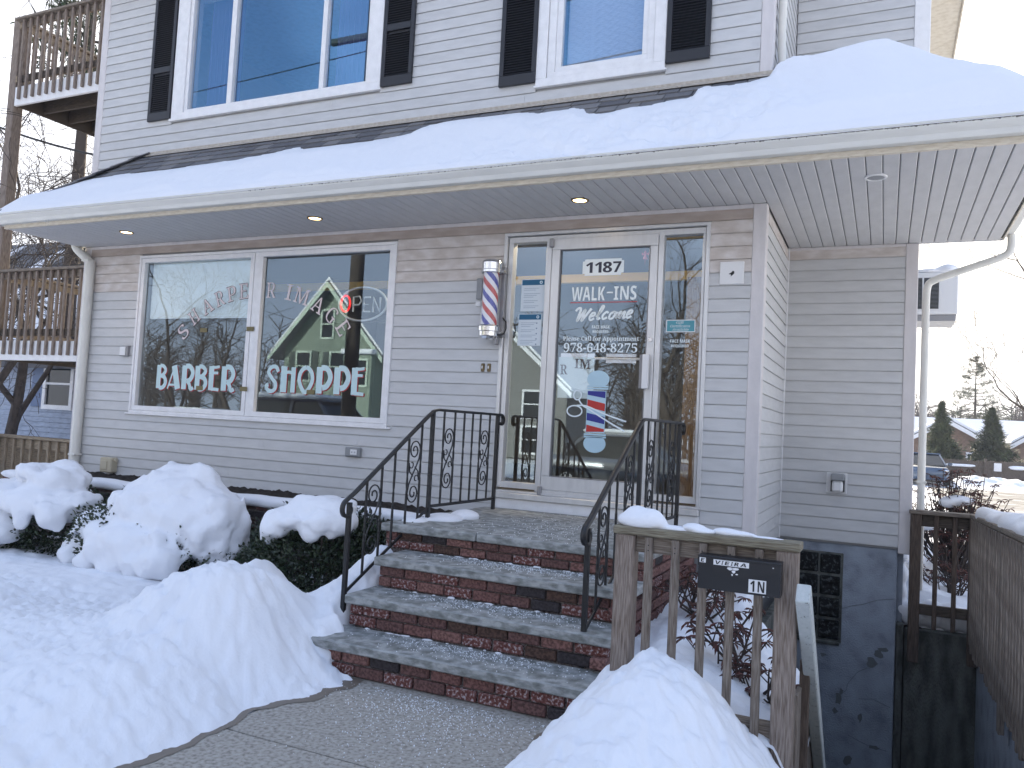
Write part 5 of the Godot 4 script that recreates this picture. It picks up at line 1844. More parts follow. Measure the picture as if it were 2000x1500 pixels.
	o = obj("snow_ledge", lump([[Vector3(1.22, -1.55, -1.89), Vector3(0.12, 0.13, 0.12)], [Vector3(1.38, -1.53, -1.90), Vector3(0.12, 0.14, 0.12)], [Vector3(1.54, -1.54, -1.90), Vector3(0.13, 0.14, 0.12)], [Vector3(1.70, -1.55, -1.89), Vector3(0.12, 0.13, 0.12)], [Vector3(1.12, -1.50, -1.88), Vector3(0.06, 0.09, 0.1)], [Vector3(1.12, -1.36, -1.95), Vector3(0.06, 0.1, 0.12)], [Vector3(1.12, -1.20, -2.0), Vector3(0.07, 0.10, 0.15)], [Vector3(1.14, -1.05, -2.1), Vector3(0.07, 0.06, 0.15)]], 0.02, 0.012, fnz, 0.02), mt.snow)
	tag(o, "lumpy snow on top of the stairwell wall under the back rail", "snow")

# ---------------------------------------------------------------- fittings on the shop front
func make_fittings() -> void:
	var st := nst()
	# ---- barber pole
	var c := Vector3(-2.412, 0, 0.128)
	var b := thing("barber_pole", "glass barber pole with red white and blue stripes beside the door", "barber pole", Vector3(-2.412, 0.796, 0.0))
	var im := paint_image(128, 256, func(x, y):
		var v := fposmod((y / 256.0) * 2.25 - (x / 128.0) * 2.0 + 0.05, 1.0)
		if v < 0.25:
			return Color(0.70, 0.10, 0.10)
		if v > 0.5 and v < 0.75:
			return Color(0.08, 0.14, 0.58)
		return Color(0.88, 0.88, 0.90))
	var sm := StandardMaterial3D.new()
	sm.resource_name = "stripes"
	sm.albedo_texture = im
	sm.roughness = 0.35
	for k in 32:
		var a0 := TAU * k / 32
		var a1 := TAU * (k + 1) / 32
		for v in [[a0, 0.92, k, 1], [a1, 1.45, k + 1, 0], [a0, 1.45, k, 0], [a0, 0.92, k, 1], [a1, 0.92, k + 1, 1], [a1, 1.45, k + 1, 0]]:
			st.set_uv(Vector2(1.0 - v[2] / 32.0, v[3]))
			st.set_normal(Vector3(cos(v[0]), 0, sin(v[0])))
			st.add_vertex(c + Vector3(cos(v[0]) * 0.072, v[1], sin(v[0]) * 0.072))
	obj("striped_cylinder", st, sm, b)
	st = nst()
	lathe(st, [Vector2(0.094, 0.93), Vector2(0.094, 1.44)], c, 32)
	obj("glass_tube", st, mt.clear, b)
	st = nst()
	lathe(st, [Vector2(0.09, 1.425), Vector2(0.099, 1.43), Vector2(0.099, 1.452), Vector2(0.094, 1.458), Vector2(0.096, 1.52), Vector2(0.088, 1.54), Vector2(0.06, 1.555), Vector2(0.0, 1.560)], c, 32)
	obj("cap", st, mt.chrome, b)
	st = nst()
	lathe(st, [Vector2(0.0, 0.800), Vector2(0.05, 0.803), Vector2(0.078, 0.815), Vector2(0.086, 0.835), Vector2(0.092, 0.84), Vector2(0.094, 0.878), Vector2(0.102, 0.884), Vector2(0.104, 0.925), Vector2(0.098, 0.935), Vector2(0.09, 0.94)], c, 32)
	obj("base", st, mt.chrome, b)
	st = nst()
	bx(st, -2.345, -2.305, 0.84, 1.50, 0.018, 0.055, 0.004)
	bx(st, -2.36, -2.29, 1.43, 1.455, 0.03, 0.13, 0.004)
	bx(st, -2.36, -2.29, 0.86, 0.885, 0.03, 0.13, 0.004)
	bx(st, -2.36, -2.335, 0.765, 0.83, 0.05, 0.12, 0.004)
	obj("bracket", st, mt.grey_metal, b)
	obj("junction_box", box1(-2.60, -2.545, 1.20, 1.40, 0.016, 0.06, 0.006), mt.plastic_grey, b)
	obj("switch", box1(-2.605, -2.55, 1.135, 1.18, 0.016, 0.05, 0.004), mt.plastic_white, b)
	st = nst()
	tube(st, [Vector3(-2.31, 1.02, 0.05), Vector3(-2.27, 0.98, 0.06), Vector3(-2.262, 0.92, 0.07), Vector3(-2.275, 0.87, 0.08), Vector3(-2.32, 0.85, 0.10)], same(0.007, 5), 6)
	obj("cable", st, mt.black, b)
	# ---- lights in the soffit
	var k := 0
	for q in [[-1.444, 0.470], [-4.185, 0.522], [-6.798, 0.530], [0.832, 0.491]]:
		var lit := k < 3
		var l := thing("recessed_light", ["lit recessed light in the soffit above the door", "lit recessed light in the soffit above the right window pane", "lit recessed light in the soffit at the left end", "unlit recessed light in the soffit over the recess"][k], "light", Vector3(q[0], 1.95, q[1]), "recessed lights in the soffit")
		st = nst()
		lathe(st, [Vector2(0.058, 0.0), Vector2(0.060, -0.007), Vector2(0.074, -0.007), Vector2(0.078, -0.001), Vector2(0.078, 0.006)], Vector3(q[0], 1.953, q[1]), 28)
		obj("trim_ring", st, mt.plastic_white if not lit else mt.brass, l)
		st = nst()
		lathe(st, [Vector2(0.0, -0.004), Vector2(0.04, -0.003), Vector2(0.061, 0.0)], Vector3(q[0], 1.951, q[1]), 24)
		obj("lamp_lens", st, mt.lamp_glow if lit else mt.plastic_grey, l)
		if lit:
			var sp := SpotLight3D.new()
			sp.name = "lamp"
			sp.light_color = Color(1.0, 0.80, 0.55)
			sp.light_energy = 0.10
			sp.light_size = 0.05
			sp.spot_angle = 60.0
			sp.spot_range = 6.0
			sp.spot_attenuation = 2.0
			sp.shadow_enabled = true
			l.add_child(sp)
			sp.position = Vector3(0, -0.02, 0)
			sp.rotation_degrees = Vector3(-90, 0, 0)
		k += 1
	# ---- plate right of the door
	var p := thing("cover_plate", "square white cover plate with a ragged hole right of the door", "plate", Vector3(-0.24, 1.28, 0.0))
	obj("plate", box1(-0.340, -0.145, 1.287, 1.476, 0.014, 0.030, 0.004), mt.plastic_white, p)
	st = nst()
	var hp := PackedVector2Array([Vector2(-0.268, 1.372), Vector2(-0.245, 1.385), Vector2(-0.235, 1.398), Vector2(-0.222, 1.394), Vector2(-0.222, 1.374), Vector2(-0.236, 1.362), Vector2(-0.250, 1.350), Vector2(-0.247, 1.366)])
	prism(st, hp, 0.0302, 0.0308)
	obj("hole", st, mt.black, p)
	# ---- small boxes
	var s := thing("switch_box", "small grey box on the siding left of the picture window", "box", Vector3(-7.28, 0.60, 0.0))
	obj("case", box1(-7.345, -7.215, 0.606, 0.727, 0.012, 0.060, 0.006), mt.grey_metal, s)
	obj("cover", box1(-7.335, -7.24, 0.615, 0.718, 0.0602, 0.066, 0.003), mt.plastic_white, s)
	s = thing("outlet_box", "weatherproof grey outlet box low on the siding under the window", "outlet", Vector3(-3.9, -0.37, 0.0))
	obj("case", box1(-3.995, -3.815, -0.372, -0.275, 0.012, 0.060, 0.010), mt.plastic_grey, s)
	obj("socket", box1(-3.925, -3.845, -0.350, -0.297, 0.0602, 0.066, 0.004), mt.plastic_white, s)
	st = nst()
	for x in [-3.91, -3.875]:
		bx(st, x, x + 0.004, -0.332, -0.318, 0.0662, 0.067, 0.0004)
		bx(st, x + 0.010, x + 0.014, -0.332, -0.318, 0.0662, 0.067, 0.0004)
	obj("slots", st, mt.black, s)
	s = thing("utility_box", "beige utility box at the foot of the siding near the downspout", "box", Vector3(-7.37, -0.75, 0.0))
	obj("case", box1(-7.47, -7.275, -0.775, -0.60, 0.012, 0.11, 0.012), mt.plastic_beige, s)
	obj("cover", box1(-7.45, -7.34, -0.74, -0.635, 0.1102, 0.118, 0.006), mt.plastic_beige, s)
	st = nst()
	tube(st, [Vector3(-7.27, -0.63, 0.06), Vector3(-7.245, -0.63, 0.06)], [0.022, 0.022], 10)
	obj("conduit", st, mt.plastic_beige, s)
	for x in [-2.505, -2.440]:
		s = thing("door_bell", "%s small brass bell push below the barber pole" % ("left" if x < -2.47 else "right"), "bell", Vector3(x, 0.52, 0.0), "bell pushes")
		st = nst()
		lathe(st, [Vector2(0.0, 0.0), Vector2(0.017, 0.003), Vector2(0.019, 0.02), Vector2(0.019, 0.06), Vector2(0.017, 0.078), Vector2(0.0, 0.081)], Vector3(x, 0.515, 0.018), 14)
		obj("plate", st, mt.brass, s)
		obj("button", box1(x - 0.006, x + 0.006, 0.545, 0.572, 0.034, 0.041, 0.003), mt.plastic_white, s)
	s = thing("wall_lantern", "white wall light on a plate on the recess wall", "light", Vector3(0.53, -0.46, -1.66))
	obj("plate", box1(0.437, 0.624, -0.462, -0.262, -1.666, -1.652, 0.004), mt.plastic_white, s)
	obj("hood", box1(0.482, 0.604, -0.335, -0.268, -1.65, -1.53, 0.010), mt.plastic_grey, s)
	obj("shade", box1(0.494, 0.592, -0.445, -0.332, -1.645, -1.545, 0.020), mt.plastic_white, s)
	obj("side_bar", box1(0.482, 0.492, -0.44, -0.30, -1.648, -1.58, 0.003), mt.black, s)
	obj("side_bar", box1(0.594, 0.604, -0.44, -0.30, -1.648, -1.58, 0.003), mt.black, s)
	# ---- notices on the glass
	var page := func(sd: int) -> StandardMaterial3D:
		var m := StandardMaterial3D.new()
		m.resource_name = "notice"
		m.roughness = 0.6
		m.albedo_texture = paint_image(128, 164, func(x: int, y: int):
			if x < 3 or x > 124 or y < 3 or y > 160:
				return Color(0.80, 0.84, 0.86)
			if y < 30:
				var d := Vector2(x - 106, y - 16).length()
				return Color(0.85, 0.9, 0.92) if d < 8 and d > 4 else Color(0.10, 0.36, 0.50)
			var row: int = (y - 36) / 9
			var inr: int = (y - 36) % 9
			var seed_row: int = (row * 37 + sd * 11) % 10
			if inr < 3 and x > 14 and x < 50 + seed_row * 6 and seed_row > 2 and ((x * 7 + row * 13) % 11) > 1:
				return Color(0.58, 0.64, 0.70)
			if sd == 2 and inr < 6 and x > 98 and x < 106 and row % 3 == 1:
				return Color(0.4, 0.48, 0.58)
			return Color(0.80, 0.84, 0.87))
		return m
	var n := 0
	for q in [[-2.172, -1.936, 1.092, 1.392], [-2.186, -1.953, 0.771, 1.069]]:
		st = nst()
		var zz := -0.033
		for v in [[q[0], q[3], 0, 0], [q[1], q[3], 1, 0], [q[1], q[2], 1, 1], [q[0], q[3], 0, 0], [q[1], q[2], 1, 1], [q[0], q[2], 0, 1]]:
			st.set_uv(Vector2(v[2], v[3]))
			st.set_normal(Vector3(0, 0, 1))
			st.add_vertex(Vector3(v[0], v[1], zz))
		var o := obj("notice", st, page.call(n + 1))
		tag(o, "%s printed notice with a teal heading in the left sidelight" % ["upper", "lower"][n], "notice", "notices in the left sidelight")
		n += 1
	s = thing("gift_card_sign", "small teal gift certificate card in the right sidelight", "sign", Vector3(-0.66, 0.9, -0.033))
	obj("border", box1(-0.789, -0.538, 0.896, 1.003, -0.0338, -0.0334, 0.0001), mt.plastic_white, s)
	var teal := mat("teal", 0.08, 0.30, 0.36, 0.5)
	obj("card", box1(-0.781, -0.546, 0.903, 0.996, -0.0333, -0.0328, 0.0001), teal, s)
	st = nst()
	letters(st, "Gift", "serif", -0.705, -0.640, 0.968, 0.992, Vector3(0, 0, -0.0326), Basis(), 0.3, 0.0006)
	letters(st, "Certificates", "serif", -0.755, -0.585, 0.938, 0.961, Vector3(0, 0, -0.0326), Basis(), 0.3, 0.0006)
	letters(st, "Available", "serif", -0.735, -0.595, 0.908, 0.931, Vector3(0, 0, -0.0326), Basis(), 0.3, 0.0006)
	obj("lettering", st, mt.plastic_white, s)
	st = nst()
	letters(st, "FACE MASK", "sansbold", -0.748, -0.578, 0.806, 0.834, Vector3(0, 0, -0.0335))
	letters(st, "REQUIRED", "sansbold", -0.738, -0.588, 0.762, 0.790, Vector3(0, 0, -0.0335))
	var o2 := obj("window_lettering", st, mt.letter_white)
	tag(o2, "white face mask notice lettered on the right sidelight", "sign")
	s = thing("hanging_charm", "tiny pink charm hanging inside the top corner of the door glass", "ornament", Vector3(-1.0, 1.5, -0.02))
	var pink := mat("pink", 0.55, 0.16, 0.20, 0.6)
	st = nst()
	lathe(st, [Vector2(0.0, 0.0), Vector2(0.022, 0.002), Vector2(0.008, 0.045), Vector2(0.012, 0.055), Vector2(0.012, 0.07), Vector2(0.0, 0.08)], Vector3(-1.0, 1.535, -0.035), 10)
	obj("figure", st, pink, s)
	st = nst()
	for sg in [-1.0, 1.0]:
		prism(st, PackedVector2Array([Vector2(-1.0 + sg * 0.005, 1.585), Vector2(-1.0 + sg * 0.035, 1.60), Vector2(-1.0 + sg * 0.028, 1.572)]), -0.037, -0.034)
	obj("wings", st, pink, s)
	st = nst()
	tube(st, [Vector3(-1.0, 1.612, -0.035), Vector3(-1.0, 1.645, -0.035)], [0.0012, 0.0012], 4)
	tube(st, [Vector3(-1.0, 1.535, -0.035), Vector3(-1.002, 1.49, -0.035)], [0.003, 0.001], 4)
	obj("cord", st, pink, s)
	# ---- air conditioner on the right wall
	var a := thing("air_conditioner", "white window air conditioner on the right wall with snow on top", "air conditioner", Vector3(1.17, 1.45, -3.2))
	obj("case", box1(1.16, 1.615, 1.47, 1.93, -3.6, -3.0, 0.01), mt.plastic_white, a)
	obj("grille_back", box1(1.20, 1.43, 1.53, 1.87, -2.999, -2.995, 0.001), mt.black, a)
	st = nst()
	for i in 24:
		bx(st, 1.20, 1.43, 1.535 + i * 0.0142, 1.539 + i * 0.0142, -2.994, -2.988, 0.001)
	obj("grille", st, mt.plastic_grey, a, "stuff")
	obj("grille_post", box1(1.268, 1.283, 1.53, 1.87, -2.994, -2.984, 0.002), mt.plastic_white, a)
	obj("base_pan", box1(1.16, 1.60, 1.40, 1.468, -3.58, -3.02, 0.006), mt.grey_metal, a)
	o2 = obj("snow_load", lump([[Vector3(1.34, 1.95, -3.28), Vector3(0.22, 0.05, 0.3)], [Vector3(1.52, 1.96, -3.25), Vector3(0.12, 0.09, 0.28)]], 0.02, 0.02, hn, 0.01), mt.snow)
	tag(o2, "cushion of snow on top of the air conditioner", "snow")

# ---------------------------------------------------------------- plants
func leaf_mesh(l: float, w: float, fold := 0.25) -> Mesh:
	var st := nst()
	var p := [Vector3(0, 0, 0), Vector3(-w * 0.5, w * fold, l * 0.35), Vector3(-w * 0.42, w * fold, l * 0.65), Vector3(0, -l * 0.08, l), Vector3(w * 0.42, w * fold, l * 0.65), Vector3(w * 0.5, w * fold, l * 0.35), Vector3(0, 0, l * 0.5)]
	for k in 6:
		tri(st, p[6], p[k], p[(k + 1) % 6])
	return st.commit()

func clump_mesh(n: int, l: float, w: float, sd: int) -> Mesh:
	rng.seed = sd
	var st := nst()
	for i in n:
		var b := Basis.from_euler(Vector3(rng.randf_range(-0.9, 0.9), rng.randf() * TAU, rng.randf_range(-0.6, 0.6)))
		var o := b * Vector3(0, 0, rng.randf_range(0, l * 0.3))
		var ll := l * rng.randf_range(0.6, 1.0)
		tri(st, o + b * Vector3(-w * 0.5, 0, 0), o + b * Vector3(w * 0.5, 0, ll * 0.3), o + b * Vector3(0, -ll * 0.1, ll))
	return st.commit()

func tint() -> Color:
	var v := rng.randf_range(0.55, 1.5)
	return Color(v * rng.randf_range(0.85, 1.2), v, v * rng.randf_range(0.75, 1.1))

func make_bush(label: String, c: Vector3, r: Vector3, n: int, sd: int) -> void:
	rng.seed = sd
	var t := thing("bush", label, "bush", Vector3(c.x, -1.5, c.z), "evergreen bushes along the planter")
	var st := nst()
	for i in 12:
		var a := rng.randf() * TAU
		var e := c + Vector3(cos(a) * r.x * 0.8, rng.randf_range(-0.2, 0.6) * r.y, sin(a) * r.z * 0.8)
		var b := Vector3(c.x + cos(a) * 0.1, -1.5, c.z + sin(a) * 0.1)
		tube(st, [b, b.lerp(e, 0.5) + Vector3(0, 0.08, 0), e], [0.014, 0.010, 0.005], 5)
	obj("stems", st, mt.twig, t)
	var xf := []
	var cols := []
	for i in n:
		var d := Vector3(rng.randfn(), rng.randfn(), rng.randfn()).normalized()
		if d.y < -0.75:
			continue
		var k := rng.randf_range(0.62, 1.0) * (1.0 + 0.28 * hn.get_noise_3dv((c + d * r) * 110.0))
		var p := c + d * r * k
		if p.y < -1.48:
			continue
		var f := (d + Vector3(rng.randfn(), rng.randfn() + 0.4, rng.randfn()) * 0.55).normalized()
		var u := Vector3(rng.randfn(), rng.randfn() + 0.7, rng.randfn()).normalized()
		var x := u.cross(f).normalized()
		xf.append(Transform3D(Basis(x, f.cross(x), f).scaled(Vector3.ONE * rng.randf_range(0.75, 1.3)), p))
		cols.append(tint())
	many("leaves", leaf_mesh(0.034, 0.021), mt.bush_leaf, t, xf, cols)

func make_rhododendron(label: String, base: Vector3, h: float, spread: float, stems: int, sd: int, droop := 0.6) -> void:
	rng.seed = sd
	var t := thing("rhododendron", label, "shrub", base, "brown leaved shrubs in the snow")
	var st := nst()
	var xf := []
	var cols := []
	for i in stems:
		var a := rng.randf() * TAU
		var rr := sqrt(rng.randf()) * spread
		var tip := base + Vector3(cos(a) * rr, h * rng.randf_range(0.45, 1.0) * (1.0 - 0.35 * rr / spread), sin(a) * rr)
		var mid := base.lerp(tip, 0.55) + Vector3(rng.randf_range(-0.08, 0.08), rng.randf_range(-0.12, 0.0), rng.randf_range(-0.08, 0.08))
		var foot := base + Vector3(rng.randf_range(-0.08, 0.08), 0, rng.randf_range(-0.08, 0.08))
		tube(st, [foot, mid, tip], [0.010, 0.007, 0.004], 5)
		for j in 3:
			var e := tip if j == 0 else mid.lerp(tip, rng.randf_range(0.1, 0.8)) + Vector3(rng.randf_range(-0.14, 0.14), rng.randf_range(0.0, 0.12), rng.randf_range(-0.14, 0.14))
			if j > 0:
				tube(st, [mid.lerp(tip, 0.2 * j), e], [0.005, 0.003], 4)
			for q in 6:
				var b := TAU * q / 6 + rng.randf() * 0.9
				var f := Vector3(cos(b), rng.randf_range(-droop - 0.5, -droop + 0.75), sin(b)).normalized()
				var x := Vector3.UP.cross(f).normalized()
				xf.append(Transform3D(Basis(x, f.cross(x), f).scaled(Vector3.ONE * rng.randf_range(0.6, 1.15)), e))
				cols.append(tint())
	obj("stems", st, mt.twig, t)
	many("leaves", leaf_mesh(0.072, 0.017, 0.5), mt.brown_leaf, t, xf, cols)

# a bare tree as one branching mesh
func grow(st: SurfaceTool, p: Vector3, d: Vector3, l: float, r: float, depth: int, bend: float, up: float) -> void:
	var pts := [p]
	var rad := [r]
	var n := 4 if depth > 2 else 3
	var e := maxf(r * 0.62, 0.0065)
	for i in n:
		d = (d + Vector3(rng.randfn(), rng.randfn() + up, rng.randfn()) * bend).normalized()
		p += d * l / n
		pts.append(p)
		rad.append(lerpf(r, e, float(i + 1) / n))
	tube(st, pts, rad, 7 if r > 0.06 else (5 if r > 0.02 else 3), false)
	if depth == 0:
		return
	var kids := 2 + (1 if rng.randf() < 0.75 else 0)
	for k in kids:
		var j := n if k == 0 else rng.randi_range(1, n)
		var q: Vector3 = pts[j]
		var side := Vector3(rng.randfn(), rng.randfn() * 0.6, rng.randfn()).normalized()
		var nd := (d * (1.0 if k == 0 else 0.75) + side * rng.randf_range(0.45, 0.9)).normalized()
		grow(st, q, nd, l * rng.randf_range(0.62, 0.85), rad[j] * (0.85 if k == 0 else 0.62), depth - 1, bend, up)

var tree_shapes := []
func bare_shape(sd: int, h: float, r: float, depth: int, bend := 0.16, up := 0.25, trunk := 0.30) -> Mesh:
	rng.seed = sd
	var st := nst()
	grow(st, Vector3.ZERO, Vector3(0.02, 1, 0.03), h * trunk, r, depth, bend, up)
	return st.commit()

func bare_tree(label: String, shape: Mesh, at: Vector3, turn: float, size: float, m: Material, group := "") -> void:
	var t := thing("bare_tree", label, "tree", at, group)
	put("branches", shape, m, t, at, Basis(Vector3.UP, turn).scaled(Vector3.ONE * size))

func cone_tree(called: String, label: String, at: Vector3, h: float, w: float, n: int, m: Material, sd: int, group := "") -> void:
	rng.seed = sd
	var t := thing(called, label, "tree", at, group)
	var st := nst()
	tube(st, [at, at + Vector3(0, h * 0.5, 0), at + Vector3(0, h * 0.97, 0)], [w * 0.10, w * 0.06, 0.01], 6)
	obj("trunk", st, mt.bark, t)
	var xf := []
	var cols := []
	for i in n:
		var v := pow(rng.randf(), 1.35)
		var a := rng.randf() * TAU
		var edge := w * 0.5 * (1.0 - v) * (0.74 + 0.15 * sin(v * 34.0 + a * 2.0) + 0.85 * hn.get_noise_3d(cos(a) * 60, v * 160, sin(a) * 60))
		var rr := edge * rng.randf_range(0.45, 1.08)
		var p := at + Vector3(cos(a) * rr, h * (0.03 + 0.97 * v), sin(a) * rr)
		var f := Vector3(cos(a), rng.randf_range(-0.1, 0.9), sin(a)).normalized()
		var x := Vector3.UP.cross(f).normalized()
		xf.append(Transform3D(Basis(x, f.cross(x), f).scaled(Vector3.ONE * rng.randf_range(0.6, 1.2) * (0.4 + 0.6 * (1 - v))), p))
		cols.append(tint())
	many("crown", clump_mesh(9, w * 0.16, w * 0.035, sd), m, t, xf, cols)

# a conifer with open whorls of boughs
func open_conifer(called: String, label: String, at: Vector3, h: float, w: float, low: float, m: Material, sd: int, dense: float, droop := -0.15) -> void:
	rng.seed = sd
	var t := thing(called, label, "tree", at)
	var st := nst()
	tube(st, [at, at + Vector3(0, h * 0.5, 0), at + Vector3(0, h, 0)], [h * 0.016, h * 0.010, 0.01], 7)
	var xf := []
	var cols := []
	var v := low
	while v < 0.98:
		var k := 5
		for i in k:
			var a := rng.randf() * TAU
			var l := w * 0.5 * pow(1.0 - v, 0.65) * rng.randf_range(0.55, 1.1)
			var p0 := at + Vector3(0, h * v, 0)
			var d := Vector3(cos(a), droop + 0.5 * v, sin(a))
			var p1 := p0 + d * l * 0.5
			var p2 := p1 + Vector3(cos(a), droop + 0.6, sin(a)) * l * 0.5
			tube(st, [p0, p1, p2], [h * 0.003, h * 0.002, 0.004], 3, false)
			var cnt := int(dense * 3.0 * (2 + 10 * (1 - v)))
			for q in cnt:
				var u := sqrt(rng.randf_range(0.08, 1.0))
				var p := p0.lerp(p1, u * 2) if u < 0.5 else p1.lerp(p2, u * 2 - 1)
				p += Vector3(rng.randfn(), rng.randfn() * 0.5, rng.randfn()) * l * 0.10
				var f := (Vector3(cos(a), rng.randf_range(-0.2, 0.5), sin(a)) + Vector3(rng.randfn(), 0, rng.randfn()) * 0.5).normalized()
				var x := Vector3.UP.cross(f).normalized()
				xf.append(Transform3D(Basis(x, f.cross(x), f).scaled(Vector3.ONE * rng.randf_range(0.6, 1.2)), p))
				cols.append(tint())
		v += rng.randf_range(0.025, 0.055)
	obj("trunk", st, mt.bark_far, t)
	many("crown", clump_mesh(12, h * 0.026, h * 0.0035, sd), m, t, xf, cols)

func make_plants() -> void:
	make_bush("evergreen bush at the far left with its snow load slumped", Vector3(-6.35, -1.22, 1.35), Vector3(0.75, 0.42, 0.5), 9000, 1)
	make_bush("large evergreen bush almost buried under a tall dome of snow", Vector3(-4.90, -1.20, 1.42), Vector3(1.00, 0.48, 0.62), 14000, 2)
	make_bush("dark green bush with a small cap of snow beside the left railing", Vector3(-3.12, -1.12, 1.45), Vector3(0.70, 0.40, 0.52), 14000, 3)
	var nz := FastNoiseLite.new()
	nz.seed = 3
	nz.frequency = 3.0
	nz.fractal_octaves = 4
	var V := func(x: float, y: float, z: float) -> Vector3: return Vector3(x, y, z)
	var o := obj("snow_load", lump([
		[V.call(-6.42, -0.66, 1.50), V.call(0.34, 0.11, 0.30)], [V.call(-6.20, -0.72, 1.50), V.call(0.22, 0.11, 0.25)], [V.call(-6.45, -0.92, 1.55), V.call(0.55, 0.17, 0.45)], [V.call(-5.98, -0.93, 1.6), V.call(0.27, 0.14, 0.3)],
		[V.call(-6.95, -1.02, 1.55), V.call(0.34, 0.24, 0.38)], [V.call(-7.1, -1.28, 1.7), V.call(0.50, 0.16, 0.45)], [V.call(-6.55, -1.15, 1.85), V.call(0.22, 0.2, 0.2)], [V.call(-6.15, -1.05, 1.9), V.call(0.06, 0.10, 0.07)], [V.call(-5.85, -1.03, 1.8), V.call(0.10, 0.11, 0.12)], [V.call(-7.4, -0.95, 1.3), V.call(0.3, 0.1, 0.3)]], 0.028, 0.022, nz, 0.075), mt.snow)
	tag(o, "slumped snow load on the bush at the far left", "snow")
	o = obj("snow_load", lump([
		[V.call(-4.68, -0.66, 1.42), V.call(0.33, 0.22, 0.30)], [V.call(-4.72, -0.92, 1.48), V.call(0.60, 0.36, 0.50)], [V.call(-5.30, -1.12, 1.52), V.call(0.42, 0.24, 0.40)], [V.call(-5.08, -0.92, 1.45), V.call(0.30, 0.18, 0.30)], [V.call(-4.75, -1.14, 1.85), V.call(0.56, 0.24, 0.28)], [V.call(-4.22, -0.98, 1.52), V.call(0.26, 0.30, 0.34)],
		[V.call(-4.05, -1.13, 1.62), V.call(0.08, 0.14, 0.10)], [V.call(-5.55, -1.30, 1.70), V.call(0.22, 0.11, 0.22)], [V.call(-4.36, -1.24, 2.02), V.call(0.20, 0.13, 0.14)], [V.call(-4.80, -1.32, 2.02), V.call(0.17, 0.12, 0.13)], [V.call(-5.10, -1.30, 1.98), V.call(0.12, 0.13, 0.12)], [V.call(-4.52, -1.38, 2.05), V.call(0.07, 0.10, 0.07)], [V.call(-5.72, -1.20, 1.66), V.call(0.07, 0.06, 0.08)]], 0.028, 0.024, nz, 0.085), mt.snow)
	tag(o, "tall dome of snow covering the large bush", "snow")
	o = obj("snow_load", lump([
		[V.call(-3.06, -0.69, 1.55), V.call(0.27, 0.085, 0.25)], [V.call(-3.14, -0.78, 1.66), V.call(0.32, 0.11, 0.26)], [V.call(-2.90, -0.79, 1.66), V.call(0.20, 0.10, 0.2)], [V.call(-3.36, -0.89, 1.80), V.call(0.06, 0.09, 0.06)], [V.call(-2.98, -0.86, 1.80), V.call(0.08, 0.07, 0.07)], [V.call(-2.83, -0.84, 1.74), V.call(0.05, 0.08, 0.05)], [V.call(-3.28, -0.84, 1.8), V.call(0.12, 0.08, 0.1)]], 0.018, 0.014, nz, 0.05), mt.snow)
	tag(o, "small cap of snow on the bush beside the left railing", "snow")
	make_rhododendron("brown leaved shrub against the brick side of the steps", Vector3(-0.15, -1.18, 1.35), 0.50, 0.28, 15, 11)
	make_rhododendron("brown leaved shrub behind the mailbox in the bed", Vector3(0.20, -1.26, 2.05), 0.42, 0.26, 13, 12)
	make_rhododendron("low brown leaved shrub at the foot of the right fence post", Vector3(0.40, -1.32, 2.35), 0.28, 0.22, 8, 13)
	make_rhododendron("tall brown leaved shrub beyond the dark guard rail", Vector3(1.70, -1.48, -3.9), 1.50, 0.55, 130, 14, 0.3)
	make_rhododendron("leggy brown leaved shrub just behind the back rail", Vector3(1.62, -1.55, -2.55), 0.72, 0.38, 26, 15)
	o = obj("snow_load", lump([[Vector3(1.73, -0.55, -3.75), Vector3(0.17, 0.05, 0.16)], [Vector3(1.62, -0.58, -3.72), Vector3(0.10, 0.05, 0.10)], [Vector3(1.40, -0.85, -3.6), Vector3(0.13, 0.06, 0.12)]], 0.02, 0.02, nz, 0.03), mt.snow)
	tag(o, "cushion of snow caught in the tall brown shrub", "snow")

